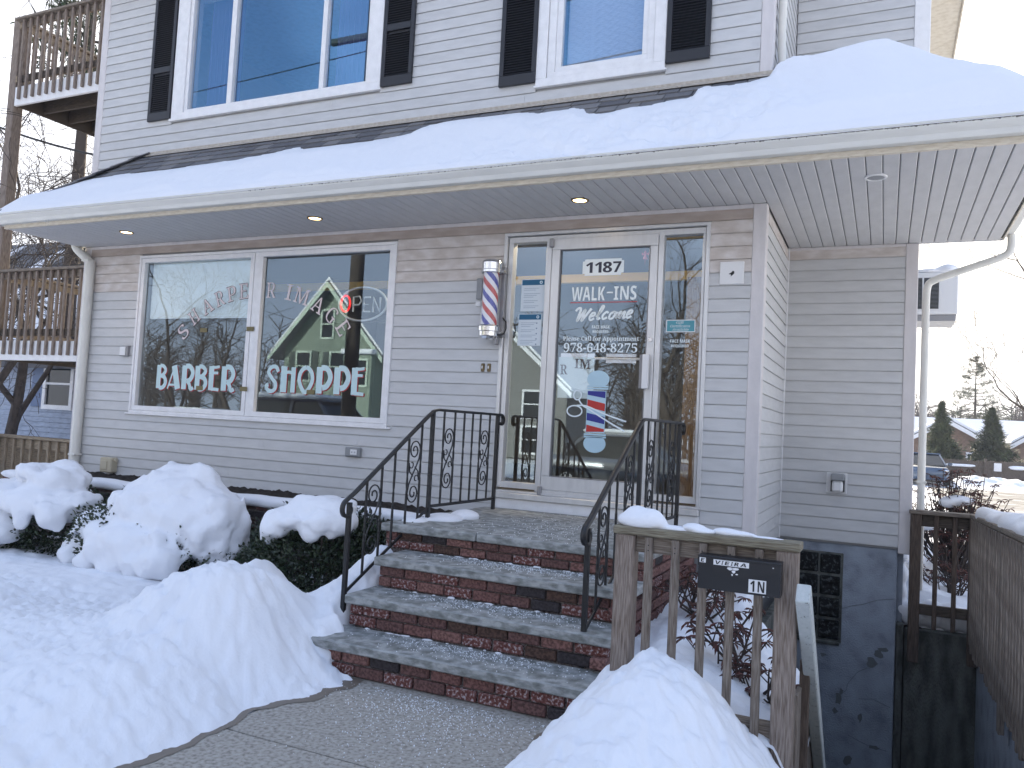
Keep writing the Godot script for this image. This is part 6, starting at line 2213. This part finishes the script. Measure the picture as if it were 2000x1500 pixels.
# ---------------------------------------------------------------- porches on the left, neighbours and the far side
func make_balcony(label: String, yf: float, yr: float, sd: int) -> void:
	var t := thing("wooden_balcony", label, "balcony", Vector3(-9.8, yf, -2.2))
	var x0 := -10.80
	var x1 := -8.16
	var zf := -0.62
	rng.seed = sd
	# white rim board, joists, deck boards
	obj("rim_board", box1(x0, x1, yf - 0.28, yf, zf - 0.04, zf, 0.004), mt.white_trim, t)
	obj("side_beam", box1(x0, x0 + 0.04, yf - 0.28, yf - 0.02, -4.0, zf - 0.04, 0.004), mt.wood_dark_x, t)
	var z := -1.05
	while z > -4.0:
		obj("joist", box1(x0 + 0.04, x1, yf - 0.24, yf - 0.03, z - 0.04, z, 0.003), mt.wood_dark_x, t)
		z -= 0.41
	for i in 24:
		obj("deck_board", box1(x0, x1, yf - 0.028, yf, zf - 0.05 - 0.14 * i - 0.135, zf - 0.05 - 0.14 * i, 0.003), mt.wood_x, t)
	# front rail
	obj("cap_rail", box1(x0 - 0.04, x1, yr, yr + 0.035, zf - 0.06, zf + 0.07, 0.004), mt.wood_x, t)
	obj("top_rail", box1(x0, x1, yr - 0.10, yr - 0.002, zf - 0.04, zf - 0.004, 0.003), mt.wood_x, t)
	obj("low_rail", box1(x0, x1, yf + 0.07, yf + 0.17, zf - 0.04, zf - 0.004, 0.003), mt.wood_dark_x, t)
	var x := x0 + 0.12
	while x < x1 - 0.03:
		obj("baluster", box1(x - 0.019, x + 0.019, yf - 0.20, yr - 0.002, zf + 0.002, zf + 0.04, 0.004), mt.wood_y, t)
		x += 0.152
	# side and back rails
	for q in [[x0, -4.0, x0, zf], [x0, -4.0, x1, -4.0]]:
		var st := nst()
		bar(st, Vector3(q[0], yr + 0.017, q[1]), Vector3(q[2], yr + 0.017, q[3]), 0.12, 0.035)
		bar(st, Vector3(q[0], yr - 0.06, q[1]), Vector3(q[2], yr - 0.06, q[3]), 0.036, 0.09)
		bar(st, Vector3(q[0], yf + 0.12, q[1]), Vector3(q[2], yf + 0.12, q[3]), 0.036, 0.09)
		obj("back_rail", st, mt.wood_beige_x, t)
		var n := int(Vector3(q[0], 0, q[1]).distance_to(Vector3(q[2], 0, q[3])) / 0.152)
		for i in n:
			var p := Vector3(q[0], 0, q[1]).lerp(Vector3(q[2], 0, q[3]), (i + 0.5) / n)
			obj("baluster", box1(p.x - 0.019, p.x + 0.019, yf - 0.1, yr, p.z - 0.019, p.z + 0.019, 0.004), mt.wood_y, t)

func gable_house(called: String, label: String, at: Vector3, w: float, d: float, eave: float, ridge: float, wall: Material, roof: Material, snowy: bool, wins: Array, turn: float, trim: Material, over := 0.35, along := false) -> Node3D:
	# gable end faces +z before turning; at is the middle of the front at the ground
	var t := thing(called, label, "house", at)
	t.rotation.y = turn
	var hw := w * 0.5
	var L := func(n: String, m, ma: Material, par: Node, kind := "") -> MeshInstance3D:
		var o := MeshInstance3D.new()
		o.mesh = mesh_of(m)
		o.material_override = ma
		o.name = n
		par.add_child(o, true)
		if kind != "":
			o.set_meta("kind", kind)
		return o
	var st := nst()
	var prof := PackedVector2Array([Vector2(-hw, 0), Vector2(hw, 0), Vector2(hw, eave), Vector2(0, ridge), Vector2(-hw, eave)])
	var B := Basis()
	var o := Vector3.ZERO
	if along:
		B = Basis(Vector3(0, 0, 1), Vector3(0, 1, 0), Vector3(1, 0, 0))
	prism(st, prof, -d, 0.0, B, o)
	L.call("wall", st, wall, t)
	# lapped boards on the visible faces, too fine to pick apart
	st = nst()
	var y := 0.12
	while y < ridge - 0.1:
		var half := hw if y < eave else hw * (ridge - y) / (ridge - eave)
		if along:
			if y < eave:
				cb(st, Vector3(-d * 0.5, y, hw + 0.006), Vector3(d, 0.10, 0.016), 0.004, Basis(Vector3(1, 0, 0), -0.10))
		else:
			cb(st, Vector3(0, y, 0.006), Vector3(half * 2, 0.10, 0.016), 0.004, Basis(Vector3(1, 0, 0), -0.10))
			if y < eave:
				for s in [-1.0, 1.0]:
					cb(st, Vector3(s * (hw + 0.006), y, -d * 0.5), Vector3(0.016, 0.10, d), 0.004, Basis(Vector3(0, 0, 1), -0.10 * -s))
		y += 0.11
	L.call("siding", st, wall, t, "stuff")
	st = nst()
	var sl := (ridge - eave) / hw
	for s in [-1.0, 1.0]:
		var e := Vector2(s * (hw + over), eave - over * sl)
		var th := 0.16
		var p := PackedVector2Array([Vector2(0, ridge + 0.02), e, e + Vector2(0, th), Vector2(0, ridge + 0.02 + th)])
		if along:
			prism(st, p, -d - over, over, B, o)
		else:
			prism(st, p, -d - over, over, B, o)
	var rf = L.call("roof", st, roof, t)
	if snowy:
		st = nst()
		for s in [-1.0, 1.0]:
			var e := Vector2(s * (hw + over * 0.9), eave - over * 0.9 * sl + 0.17)
			prism(st, PackedVector2Array([Vector2(0, ridge + 0.19), e, e + Vector2(0, 0.14), Vector2(0, ridge + 0.36)]), -d - over * 0.9, over * 0.9, B, o)
		L.call("roof_snow", st, mt.snow, rf)
	st = nst()
	for s in [-1.0, 1.0]:
		var e := Vector2(s * (hw + over), eave - over * sl)
		prism(st, PackedVector2Array([Vector2(0, ridge - 0.14), e - Vector2(0, 0.14), e + Vector2(0, 0.10), Vector2(0, ridge + 0.12)]), over, over + 0.04, B, o)
	L.call("rake_board", st, trim, rf)
	for q in wins:
		# x centre, sill height, width, height
		var z := (hw if along else 0.0) + 0.02
		st = nst()
		frame(st, q[0] - q[2] * 0.5 - 0.10, q[0] + q[2] * 0.5 + 0.10, q[1] - 0.1, q[1] + q[3] + 0.10, 0.10, 0.10, 0.10, 0.10, z - 0.02, z + 0.05)
		bx(st, q[0] - q[2] * 0.5, q[0] + q[2] * 0.5, q[1] + q[3] * 0.48, q[1] + q[3] * 0.53, z - 0.02, z + 0.04)
		var wn = L.call("window", st, trim, t)
		L.call("pane", box1(q[0] - q[2] * 0.5, q[0] + q[2] * 0.5, q[1], q[1] + q[3], z - 0.03, z + 0.005, 0.001), mt.window_dark, wn)
		if q.size() > 4:
			for s in [-1.0, 1.0]:
				var xs: float = q[0] + s * (q[2] * 0.5 + 0.10 + 0.2)
				L.call("shutter", box1(xs - 0.18, xs + 0.18, q[1] - 0.05, q[1] + q[3] + 0.05, z - 0.01, z + 0.03, 0.004), mt[q[4]], t)
	return t

func make_car(called: String, label: String, at: Vector3, turn: float, paintm: Material, tall: float, snow_load: bool) -> void:
	# length runs along z, nose towards +z
	var t := thing(called, label, "car", at)
	t.rotation.y = turn
	var L := func(n: String, m, ma: Material, par: Node) -> MeshInstance3D:
		var o := MeshInstance3D.new()
		o.mesh = mesh_of(m)
		o.material_override = ma
		o.name = n
		par.add_child(o, true)
		return o
	var belt := 0.88 + (tall - 1.45) * 0.35
	# sections along the length: z, half width at the belt, bottom, belt height
	var st := nst()
	st.set_smooth_group(0)
	var secs := [[2.22, 0.62, 0.38, 0.62], [2.12, 0.80, 0.26, 0.76], [1.6, 0.88, 0.22, belt - 0.06], [0.9, 0.90, 0.22, belt], [-0.6, 0.90, 0.22, belt + 0.02], [-1.7, 0.88, 0.24, belt + 0.03], [-2.15, 0.82, 0.28, belt - 0.02], [-2.25, 0.66, 0.40, belt - 0.10]]
	var ring := func(s) -> Array:
		var w: float = s[1]
		return [Vector3(-w * 0.90, s[2], s[0]), Vector3(-w, lerpf(s[2], s[3], 0.35), s[0]), Vector3(-w * 0.98, lerpf(s[2], s[3], 0.8), s[0]), Vector3(-w * 0.86, s[3], s[0]), Vector3(w * 0.86, s[3], s[0]), Vector3(w * 0.98, lerpf(s[2], s[3], 0.8), s[0]), Vector3(w, lerpf(s[2], s[3], 0.35), s[0]), Vector3(w * 0.90, s[2], s[0])]
	for i in secs.size() - 1:
		var a = ring.call(secs[i])
		var b = ring.call(secs[i + 1])
		for k in 8:
			quad(st, a[k], a[(k + 1) % 8], b[(k + 1) % 8], b[k])
	for e in [0, secs.size() - 1]:
		var a = ring.call(secs[e])
		for k in range(1, 7):
			if e == 0:
				tri(st, a[0], a[k + 1], a[k])
			else:
				tri(st, a[0], a[k], a[k + 1])
	st.index()
	st.generate_normals()
	var body = L.call("body", st, paintm, t)
	# cabin: glass all round with pillars and roof
	var zb := -1.55 if tall < 1.6 else -2.1
	var lo := [Vector3(-0.78, belt, 1.05), Vector3(0.78, belt, 1.05), Vector3(0.78, belt, zb), Vector3(-0.78, belt, zb)]
	var hi := [Vector3(-0.60, tall - 0.06, 0.25), Vector3(0.60, tall - 0.06, 0.25), Vector3(0.62, tall - 0.06, zb + (0.55 if tall < 1.6 else 0.18)), Vector3(-0.62, tall - 0.06, zb + (0.55 if tall < 1.6 else 0.18))]
	for k in 4:
		st = nst()
		var n := (k + 1) % 4
		quad(st, lo[k], lo[n], hi[n], hi[k])
		L.call("windscreen" if k == 0 else "window", st, mt.car_glass, t)
	for k in 4:
		st = nst()
		bar(st, lo[k], hi[k], 0.07, 0.07)
		L.call("pillar", st, paintm, t)
	if tall > 1.6:
		for sx in [-1.0, 1.0]:
			st = nst()
			bar(st, Vector3(sx * 0.80, belt, -0.5), Vector3(sx * 0.63, tall - 0.06, -0.5), 0.08, 0.05)
			L.call("pillar", st, paintm, t)
	st = nst()
	cb(st, Vector3(0, tall - 0.04, (hi[0].z + hi[2].z) * 0.5), Vector3(1.32, 0.08, hi[0].z - hi[2].z + 0.12), 0.035)
	L.call("roof", st, paintm, t)
	if snow_load:
		st = nst()
		cb(st, Vector3(0, tall + 0.06, (hi[0].z + hi[2].z) * 0.5 - 0.02), Vector3(1.30, 0.13, hi[0].z - hi[2].z + 0.10), 0.06)
		L.call("roof_snow", st, mt.snow, t)
	for sx in [-1.0, 1.0]:
		st = nst()
		cb(st, Vector3(sx * 0.60, 0.64, 2.13), Vector3(0.36, 0.13, 0.12), 0.04)
		L.call("headlight", st, mt.chrome, t)
		st = nst()
		cb(st, Vector3(sx * 0.68, 0.76, -2.18), Vector3(0.24, 0.16, 0.10), 0.03)
		L.call("tail_light", st, mt.decal_red, t)
		st = nst()
		cb(st, Vector3(sx * 0.98, belt + 0.06, 0.78), Vector3(0.18, 0.12, 0.10), 0.03)
		L.call("mirror", st, paintm, t)
		for z in [1.38, -1.35]:
			st = nst()
			var p := PackedVector2Array()
			for k in 20:
				p.append(Vector2(cos(TAU * k / 20) * 0.32, sin(TAU * k / 20) * 0.32))
			prism(st, p, -0.10, 0.10, Basis(Vector3(0, 0, 1), Vector3(0, 1, 0), Vector3(1, 0, 0)), Vector3(sx * 0.80, 0.32, z))
			var wh = L.call("wheel", st, mt.dark_rubber, t)
			st = nst()
			p = PackedVector2Array()
			for k in 16:
				p.append(Vector2(cos(TAU * k / 16) * 0.19, sin(TAU * k / 16) * 0.19))
			prism(st, p, -0.106, 0.106, Basis(Vector3(0, 0, 1), Vector3(0, 1, 0), Vector3(1, 0, 0)), Vector3(sx * 0.80, 0.32, z))
			L.call("rim", st, mt.grey_metal, wh)
	st = nst()
	bx(st, -0.5, 0.5, 0.42, 0.54, 2.14, 2.21, 0.02)
	L.call("grille", st, mt.black, t)
	for sx in [-0.36, 0.36]:
		st = nst()
		cb(st, Vector3(sx, belt + 0.12, 0.05), Vector3(0.40, 0.5, 0.14), 0.05)
		cb(st, Vector3(sx, belt + 0.42, 0.03), Vector3(0.22, 0.16, 0.10), 0.04)
		L.call("seat", st, mt.black, t)

func make_left_side() -> void:
	make_balcony("upper weathered wooden balcony on the left side of the shop", 4.61, 5.60, 51)
	make_balcony("lower weathered wooden balcony on the left side of the shop", 0.86, 1.845, 52)
	var o := obj("balcony_post", box1(-10.98, -10.83, GY, 5.7, -0.78, -0.63, 0.008), mt.wood_y)
	tag(o, "tall weathered post carrying both balconies", "post")
	# low railing on the ground
	var t := thing("wooden_railing", "low beige wooden railing on the ground below the balconies", "railing", Vector3(-10.3, GY, -1.0))
	obj("cap_rail", box1(-13.0, -8.6, -0.54, -0.50, -1.06, -0.92, 0.005), mt.wood_beige_x, t)
	obj("top_rail", box1(-13.0, -8.6, -0.68, -0.545, -1.02, -0.98, 0.004), mt.wood_beige_x, t)
	obj("bottom_rail", box1(-13.0, -8.6, -1.14, -1.04, -1.02, -0.98, 0.004), mt.wood_beige_x, t)
	var x := -12.95
	while x < -8.65:
		obj("baluster", box1(x, x + 0.04, -1.16, -0.55, -0.978, -0.94, 0.004), mt.wood_beige_y, t)
		x += 0.19
	obj("plywood_skirt", box1(-13.0, -8.6, -1.5, -0.69, -1.30, -1.27, 0.003), mt.wood_beige_x, t)
	# neighbour: eaves side towards us
	var h := gable_house("blue_house", "blue grey sided neighbouring house with a dark snow patched roof", Vector3(-12.0, -1.6, -9.4), 8.8, 12.0, 2.58, 6.3, mt.blue_siding, mt.shingle2, false, [[-3.35, 1.55, 0.78, 0.92, "blue_shutter"], [-7.0, 1.55, 0.78, 0.92, "blue_shutter"]], 0.0, mt.white_trim, 0.3, true)
	# snow on its roof, slid into strips
	var st := nst()
	rng.seed = 8
	var sl := (6.3 - 2.58) / 4.4
	for i in 13:
		var u := -0.5 - i * 0.9
		var top := rng.randf_range(0.55, 0.70) if i % 3 else rng.randf_range(0.90, 0.98)
		var w := 0.92 if i % 3 else 0.5
		# in the house's own axes: across = z, along = x
		var a := Vector2(4.6, 2.45)
		var b := Vector2(4.4 * (1 - top), 2.58 + (6.3 - 2.58) * top)
		var p := PackedVector2Array([Vector2(a.x, a.y + 0.18), Vector2(b.x, b.y + 0.19), Vector2(b.x - 0.02, b.y + 0.22), Vector2(lerpf(a.x, b.x, 0.8), lerpf(a.y, b.y, 0.8) + 0.31), Vector2(lerpf(a.x, b.x, 0.1), lerpf(a.y, b.y, 0.1) + 0.31), Vector2(a.x + 0.02, a.y + 0.24)])
		prism(st, p, u - w, u, Basis(Vector3(0, 0, 1), Vector3(0, 1, 0), Vector3(1, 0, 0)), Vector3(0, 0, 0))
	var sn := MeshInstance3D.new()
	sn.name = "roof_snow"
	sn.mesh = st.commit()
	sn.material_override = mt.snow
	h.add_child(sn)
	# trees behind
	open_conifer("pine_tree", "tall dark pine reaching above the upper balcony", Vector3(-15.6, -1.5, -5.2), 13.5, 6.0, 0.60, mt.needle_pine, 21, 0.75, -0.05)
	open_conifer("pine_tree", "smaller pine seen under the upper balcony", Vector3(-17.8, -1.5, -8.0), 9.5, 3.6, 0.45, mt.needle_pine, 22, 1.0, -0.05)
	var s1 := bare_shape(31, 10.0, 0.17, 7, 0.30, 0.12)
	var s2 := bare_shape(32, 12.0, 0.20, 6, 0.18, 0.25)
	var s3 := bare_shape(33, 11.0, 0.15, 7, 0.15, 0.30)
	tree_shapes = [s1, s2, s3]
	bare_tree("crooked bare tree right behind the tall balcony post", s1, Vector3(-13.9, -1.5, -2.9), 3.6, 0.95, mt.bark)
	bare_tree("bare tree left of the blue house against the bright sky", s2, Vector3(-21.0, -1.5, -7.5), 1.3, 0.9, mt.bark)
	bare_tree("thin bare tree beyond the ridge of the blue house", s3, Vector3(-24.5, -1.5, -16.0), 2.2, 1.0, mt.bark_far)
	bare_tree("bare tree far behind the blue house chimney side", s2, Vector3(-30.0, -1.5, -14.0), 4.0, 1.0, mt.bark_far)
	bare_tree("forked bare tree behind the blue house", s3, Vector3(-20.0, -1.5, -17.5), 5.1, 1.05, mt.bark_far)
	bare_tree("bare tree standing just left of the balconies", s3, Vector3(-15.2, -1.5, -3.9), 3.3, 0.85, mt.bark)
	var q := 0
	for c in [[Vector3(-16.5, 5.9, -2.6), Vector3(-8.2, 3.9, -3.2), 0.022], [Vector3(-19, 3.4, -4.6), Vector3(-8.2, 2.5, -2.0), 0.008], [Vector3(-19, 2.95, -4.6), Vector3(-8.2, 2.2, -2.0), 0.008]]:
		st = nst()
		var pts := []
		for i in 13:
			var u := i / 12.0
			pts.append(c[0].lerp(c[1], u) - Vector3(0, 0.35 * sin(PI * u), 0))
		tube(st, pts, same(c[2], 13), 5)
		o = obj("cable", st, mt.black)
		tag(o, ["thick black cable running up under the upper balcony", "upper thin wire crossing the trees at the left", "lower thin wire crossing the trees at the left"][q], "cable")
		q += 1

func make_right_side() -> void:
	# stockade fence at the back of the car park
	var t := thing("stockade_fence", "long weathered picket fence at the back of the car park", "fence", Vector3(6, -1.55, -37))
	var a := Vector3(1.2, 0, -35.3)
	var b := Vector3(17.5, 0, -42.5)
	var st := nst()
	rng.seed = 5
	var n := 190
	var dir := (b - a).normalized()
	var yaw := atan2(-dir.z, dir.x)
	for i in n:
		var p := a.lerp(b, float(i) / n)
		var h := 1.18 + rng.randf_range(-0.02, 0.02)
		var bb := Basis(Vector3.UP, yaw)
		prism(st, PackedVector2Array([Vector2(-0.042, 0), Vector2(0.042, 0), Vector2(0.042, h - 0.07), Vector2(0, h), Vector2(-0.042, h - 0.07)]), -0.012, 0.012, bb, Vector3(p.x, -1.6, p.z))
	obj("pickets", st, mt.stockade, t, "stuff")
	for i in 9:
		var p := a.lerp(b, i / 8.0)
		obj("post", box1(p.x - 0.06, p.x + 0.06, -1.6, -0.34, p.z + 0.02, p.z + 0.14, 0.01), mt.stockade, t)
	st = nst()
	for y in [-1.3, -0.75]:
		bar(st, Vector3(a.x, y, a.z + 0.05), Vector3(b.x, y, b.z + 0.05), 0.05, 0.09)
	obj("rail", st, mt.stockade, t)
	var lp := []
	for q in [[3.7, 4.7], [6.4, 6.9]]:
		for i in 6:
			var x := lerpf(q[0], q[1], i / 5.0)
			var z := lerpf(a.z, b.z, (x - a.x) / (b.x - a.x))
			lp.append([Vector3(x, -0.70, z + 0.09), Vector3(0.17, 0.05, 0.05)])
	var o := obj("snow_ledge", lump(lp, 0.05, 0.04, hn, 0.02), mt.snow)
	tag(o, "snow lying on the rail of the picket fence", "snow")
	o = obj("notice_board", box1(5.62, 5.93, -0.90, -0.52, -37.16, -37.12, 0.01), mt.plastic_white)
	tag(o, "white notice fixed to the picket fence", "sign")
	make_car("parked_car", "dark blue car parked by the picket fence", Vector3(2.50, -1.55, -33.4), 0.06, mt.car_blue, 1.36, false)
	cone_tree("evergreen_tree", "left cone shaped evergreen behind the picket fence", Vector3(3.55, -1.5, -39.6), 3.9, 2.7, 2400, mt.needle, 61, "cone shaped evergreens behind the fence")
	cone_tree("evergreen_tree", "right cone shaped evergreen behind the picket fence, the broader one", Vector3(5.95, -1.5, -41.4), 3.75, 3.0, 2400, mt.needle, 62, "cone shaped evergreens behind the fence")
	gable_house("brown_house", "long brown house with a snow covered roof beyond the fence", Vector3(9.0, -1.6, -52.5), 6.0, 10.0, 1.9, 3.25, mt.brown_siding, mt.shingle0, true, [[-3.0, 0.9, 0.8, 0.9], [-6.6, 0.9, 0.8, 0.9]], 0.12, mt.white_trim, 0.4, true)
	gable_house("brown_house", "brown gabled wing between the two cone shaped evergreens", Vector3(4.3, -1.6, -47.6), 4.5, 4.0, 2.0, 3.25, mt.brown_siding, mt.shingle0, true, [[-1.0, 0.6, 0.7, 0.8], [1.4, 0.6, 0.6, 0.8]], 0.05, mt.white_trim, 0.4)
	gable_house("brown_house", "taller brown gabled house at the right edge", Vector3(10.4, -1.6, -45.2), 5.6, 8.0, 2.2, 4.1, mt.brown_siding, mt.shingle0, true, [[-1.6, 0.6, 1.0, 1.3]], 0.0, mt.white_trim, 0.4)
	open_conifer("spruce_tree", "tall thin spruce rising above the brown houses", Vector3(7.2, -1.5, -64.4), 8.9, 7.0, 0.28, mt.needle, 71, 1.1, -0.25)
	open_conifer("spruce_tree", "dark spruce at the corner of the shop, partly hidden", Vector3(1.6, -1.5, -66.0), 6.8, 4.5, 0.25, mt.needle, 72, 1.6, -0.25)
	var stout := [bare_shape(41, 11.0, 0.26, 6, 0.15, 0.30), bare_shape(42, 12.0, 0.30, 6, 0.18, 0.22)]
	var k := 0
	var words := ["bare tree left of the tall spruce", "bare tree behind the tall spruce", "wide bare tree right of the tall spruce", "bare tree far right behind the brown gable", "slender bare tree behind the snowy roof", "low bare tree close behind the left evergreen", "low bare tree between the evergreens", "round bare tree at the right edge behind the houses"]
	for q in [[2.6, -62, 0.62], [6.2, -70, 0.72], [10.0, -66, 0.78], [13.5, -64, 0.75], [5.0, -72, 0.66], [3.8, -60, 0.52], [8.3, -62, 0.55], [15.5, -60, 0.72]]:
		bare_tree(words[k], stout[k % 2], Vector3(q[0], -1.5, q[1]), k * 1.7, q[2], mt.bark_far)
		k += 1
	# a nearer tree whose twigs reach into the frame
	bare_tree("nearer bare tree whose twigs reach in at the right edge", tree_shapes[2], Vector3(5.0, -1.5, -15.5), 0.6, 0.8, mt.bark)
	# far woods that close the view
	var st2 := nst()
	rng.seed = 90
	for i in 260:
		var x := rng.randf_range(-30, 60)
		var z := -78.0 - rng.randf() * 14.0
		var p := Vector3(x, -1.5, z)
		var hh := rng.randf_range(3.5, 6.5)
		tube(st2, [p, p + Vector3(rng.randfn() * 0.2, hh * 0.5, 0), p + Vector3(rng.randfn() * 0.5, hh, 0)], [0.14, 0.10, 0.03], 4, false)
		for j in 20:
			var u := rng.randf_range(0.25, 0.95)
			var q := p + Vector3(0, hh * u, 0)
			tube(st2, [q, q + Vector3(rng.randfn() * 0.7, hh * 0.14, rng.randfn() * 0.7), q + Vector3(rng.randfn() * 1.1, hh * 0.26, rng.randfn() * 1.1)], [0.06, 0.045, 0.025], 3, false)
	var woods := obj("far_woods", st2, mt.bark_far, self, "stuff")
	tag(woods, "far bare woods along the horizon", "woods")

func make_street_side() -> void:
	# what the glass mirrors: the other side of the street
	var h := gable_house("green_house", "pale green gabled house across the street, seen in the glass", Vector3(-22.9, -1.5, 24.0), 5.5, 9.0, 4.75, 7.7, mt.green_siding, mt.shingle0, true, [[0.25, 5.25, 0.62, 1.25], [1.55, 3.2, 0.75, 1.3, "green_dark"], [-0.45, 3.2, 0.75, 1.3, "green_dark"], [1.55, 0.8, 0.75, 1.3], [-0.45, 0.8, 0.75, 1.3]], PI, mt.green_trim, 0.55)
	var st := nst()
	bx(st, -2.9, -1.35, 0.3, 4.4, 0.0, 0.8, 0.02)
	var bay := MeshInstance3D.new()
	bay.name = "bay"
	bay.mesh = st.commit()
	bay.material_override = mt.green_siding
	h.add_child(bay)
	st = nst()
	frame(st, -2.75, -1.5, 2.9, 4.2, 0.1, 0.1, 0.1, 0.1, 0.79, 0.85)
	bx(st, -2.17, -2.08, 2.95, 4.15, 0.79, 0.85)
	var bw := MeshInstance3D.new()
	bw.name = "bay_window"
	bw.mesh = st.commit()
	bw.material_override = mt.green_trim
	bay.add_child(bw)
	st = nst()
	bx(st, -2.65, -1.6, 3.0, 4.1, 0.78, 0.805, 0.002)
	var bp := MeshInstance3D.new()
	bp.name = "pane"
	bp.mesh = st.commit()
	bp.material_override = mt.window_dark
	bay.add_child(bp)
	st = nst()
	bx(st, -3.0, -1.25, 4.4, 4.62, -0.02, 0.95, 0.05)
	var bs := MeshInstance3D.new()
	bs.name = "snow"
	bs.mesh = st.commit()
	bs.material_override = mt.snow
	bay.add_child(bs)
	gable_house("white_house", "white gabled house across the street, seen in the door glass", Vector3(-15.6, -1.5, 28.5), 6.0, 5.0, 3.4, 6.0, mt.white_siding, mt.shingle0, true, [[-1.2, 2.0, 0.8, 1.2], [1.2, 2.0, 0.8, 1.2], [-1.2, 0.3, 0.8, 1.2]], PI, mt.white_trim)
	# winter woods behind the houses
	var ws := nst()
	rng.seed = 191
	for i in 230:
		var p := Vector3(rng.randf_range(-75, 30), -1.5, 40.0 + rng.randf() * 10.0)
		var hh := rng.randf_range(5.0, 9.0)
		tube(ws, [p, p + Vector3(rng.randfn() * 0.3, hh * 0.5, 0), p + Vector3(rng.randfn() * 0.7, hh, 0)], [0.16, 0.10, 0.02], 4, false)
		for jj in 16:
			var u := rng.randf_range(0.12, 0.95)
			var q := p + Vector3(0, hh * u, 0)
			tube(ws, [q, q + Vector3(rng.randfn() * 0.9, hh * 0.12, rng.randfn() * 0.9), q + Vector3(rng.randfn() * 1.6, hh * 0.24, rng.randfn() * 1.6)], [0.06, 0.04, 0.012], 3, false)
	tag(obj("winter_woods", ws, mt.bark, self, "stuff"), "bare winter woods behind the houses across the street", "woods")
	var o := Node3D.new()
	var t := thing("utility_pole", "dark wooden utility pole at the kerb carrying wires", "pole", Vector3(-8.6, -1.5, 6.2))
	st = nst()
	tube(st, [Vector3(-8.6, -1.55, 6.2), Vector3(-8.6, 3.5, 6.2), Vector3(-8.6, 8.6, 6.2)], [0.15, 0.135, 0.11], 14)
	obj("shaft", st, mt.bark, t)
	obj("cross_arm", box1(-9.7, -7.5, 7.7, 7.82, 6.25, 6.36, 0.01), mt.wood_dark_x, t)
	var k := 0
	for q in [[7.85, 6.3], [6.6, 6.2], [5.7, 6.2], [5.2, 6.2], [4.9, 6.25]]:
		st = nst()
		var pts := []
		for i in 21:
			var u := i / 20.0
			pts.append(Vector3(lerpf(-45, 40, u), q[0] - 0.9 * sin(PI * fposmod(u * 2.0, 1.0)), q[1] + 0.6 * k * (u - 0.43)))
		tube(st, pts, same(0.012 + 0.004 * k, 21), 5)
		var w := obj("wire", st, mt.black)
		tag(w, ["topmost street wire on the utility pole", "second street wire from the top of the pole", "middle street wire on the pole", "second lowest street wire on the pole", "lowest and thickest street wire on the pole"][k], "wire")
		k += 1
	o.free()
	make_car("parked_van", "tall dark car with snow on its roof parked at the near kerb", Vector3(-11.3, -1.55, 9.0), PI / 2, mt.car_dark, 1.95, true)
	make_car("parked_car", "dark car with a snowy roof parked across the street", Vector3(-20.5, -1.55, 13.6), -PI / 2, mt.car_dark, 1.5, true)
	make_car("parked_car", "silver car parked near the shop steps across the walk", Vector3(-4.8, -1.55, 12.8), PI / 2, mt.car_silver, 1.5, true)
	k = 0
	var words := ["bare tree in front of the left window across the street", "bare tree beside the green house across the street", "leaning bare tree across from the door", "second bare tree across from the door", "bare tree behind the white house across the street", "bare tree far down the street to the left"]
	for q in [[-25.5, 17.5, 0.95, 2], [-29.5, 25.0, 0.9, 1], [-4.6, 17.0, 0.9, 1], [-0.6, 19.5, 0.85, 2], [-9.0, 33.0, 1.0, 2], [-36.0, 20.0, 0.8, 2]]:
		bare_tree(words[k], tree_shapes[q[3]], Vector3(q[0], -1.5, q[1]), 1.1 * k, q[2], mt.bark)
		k += 1
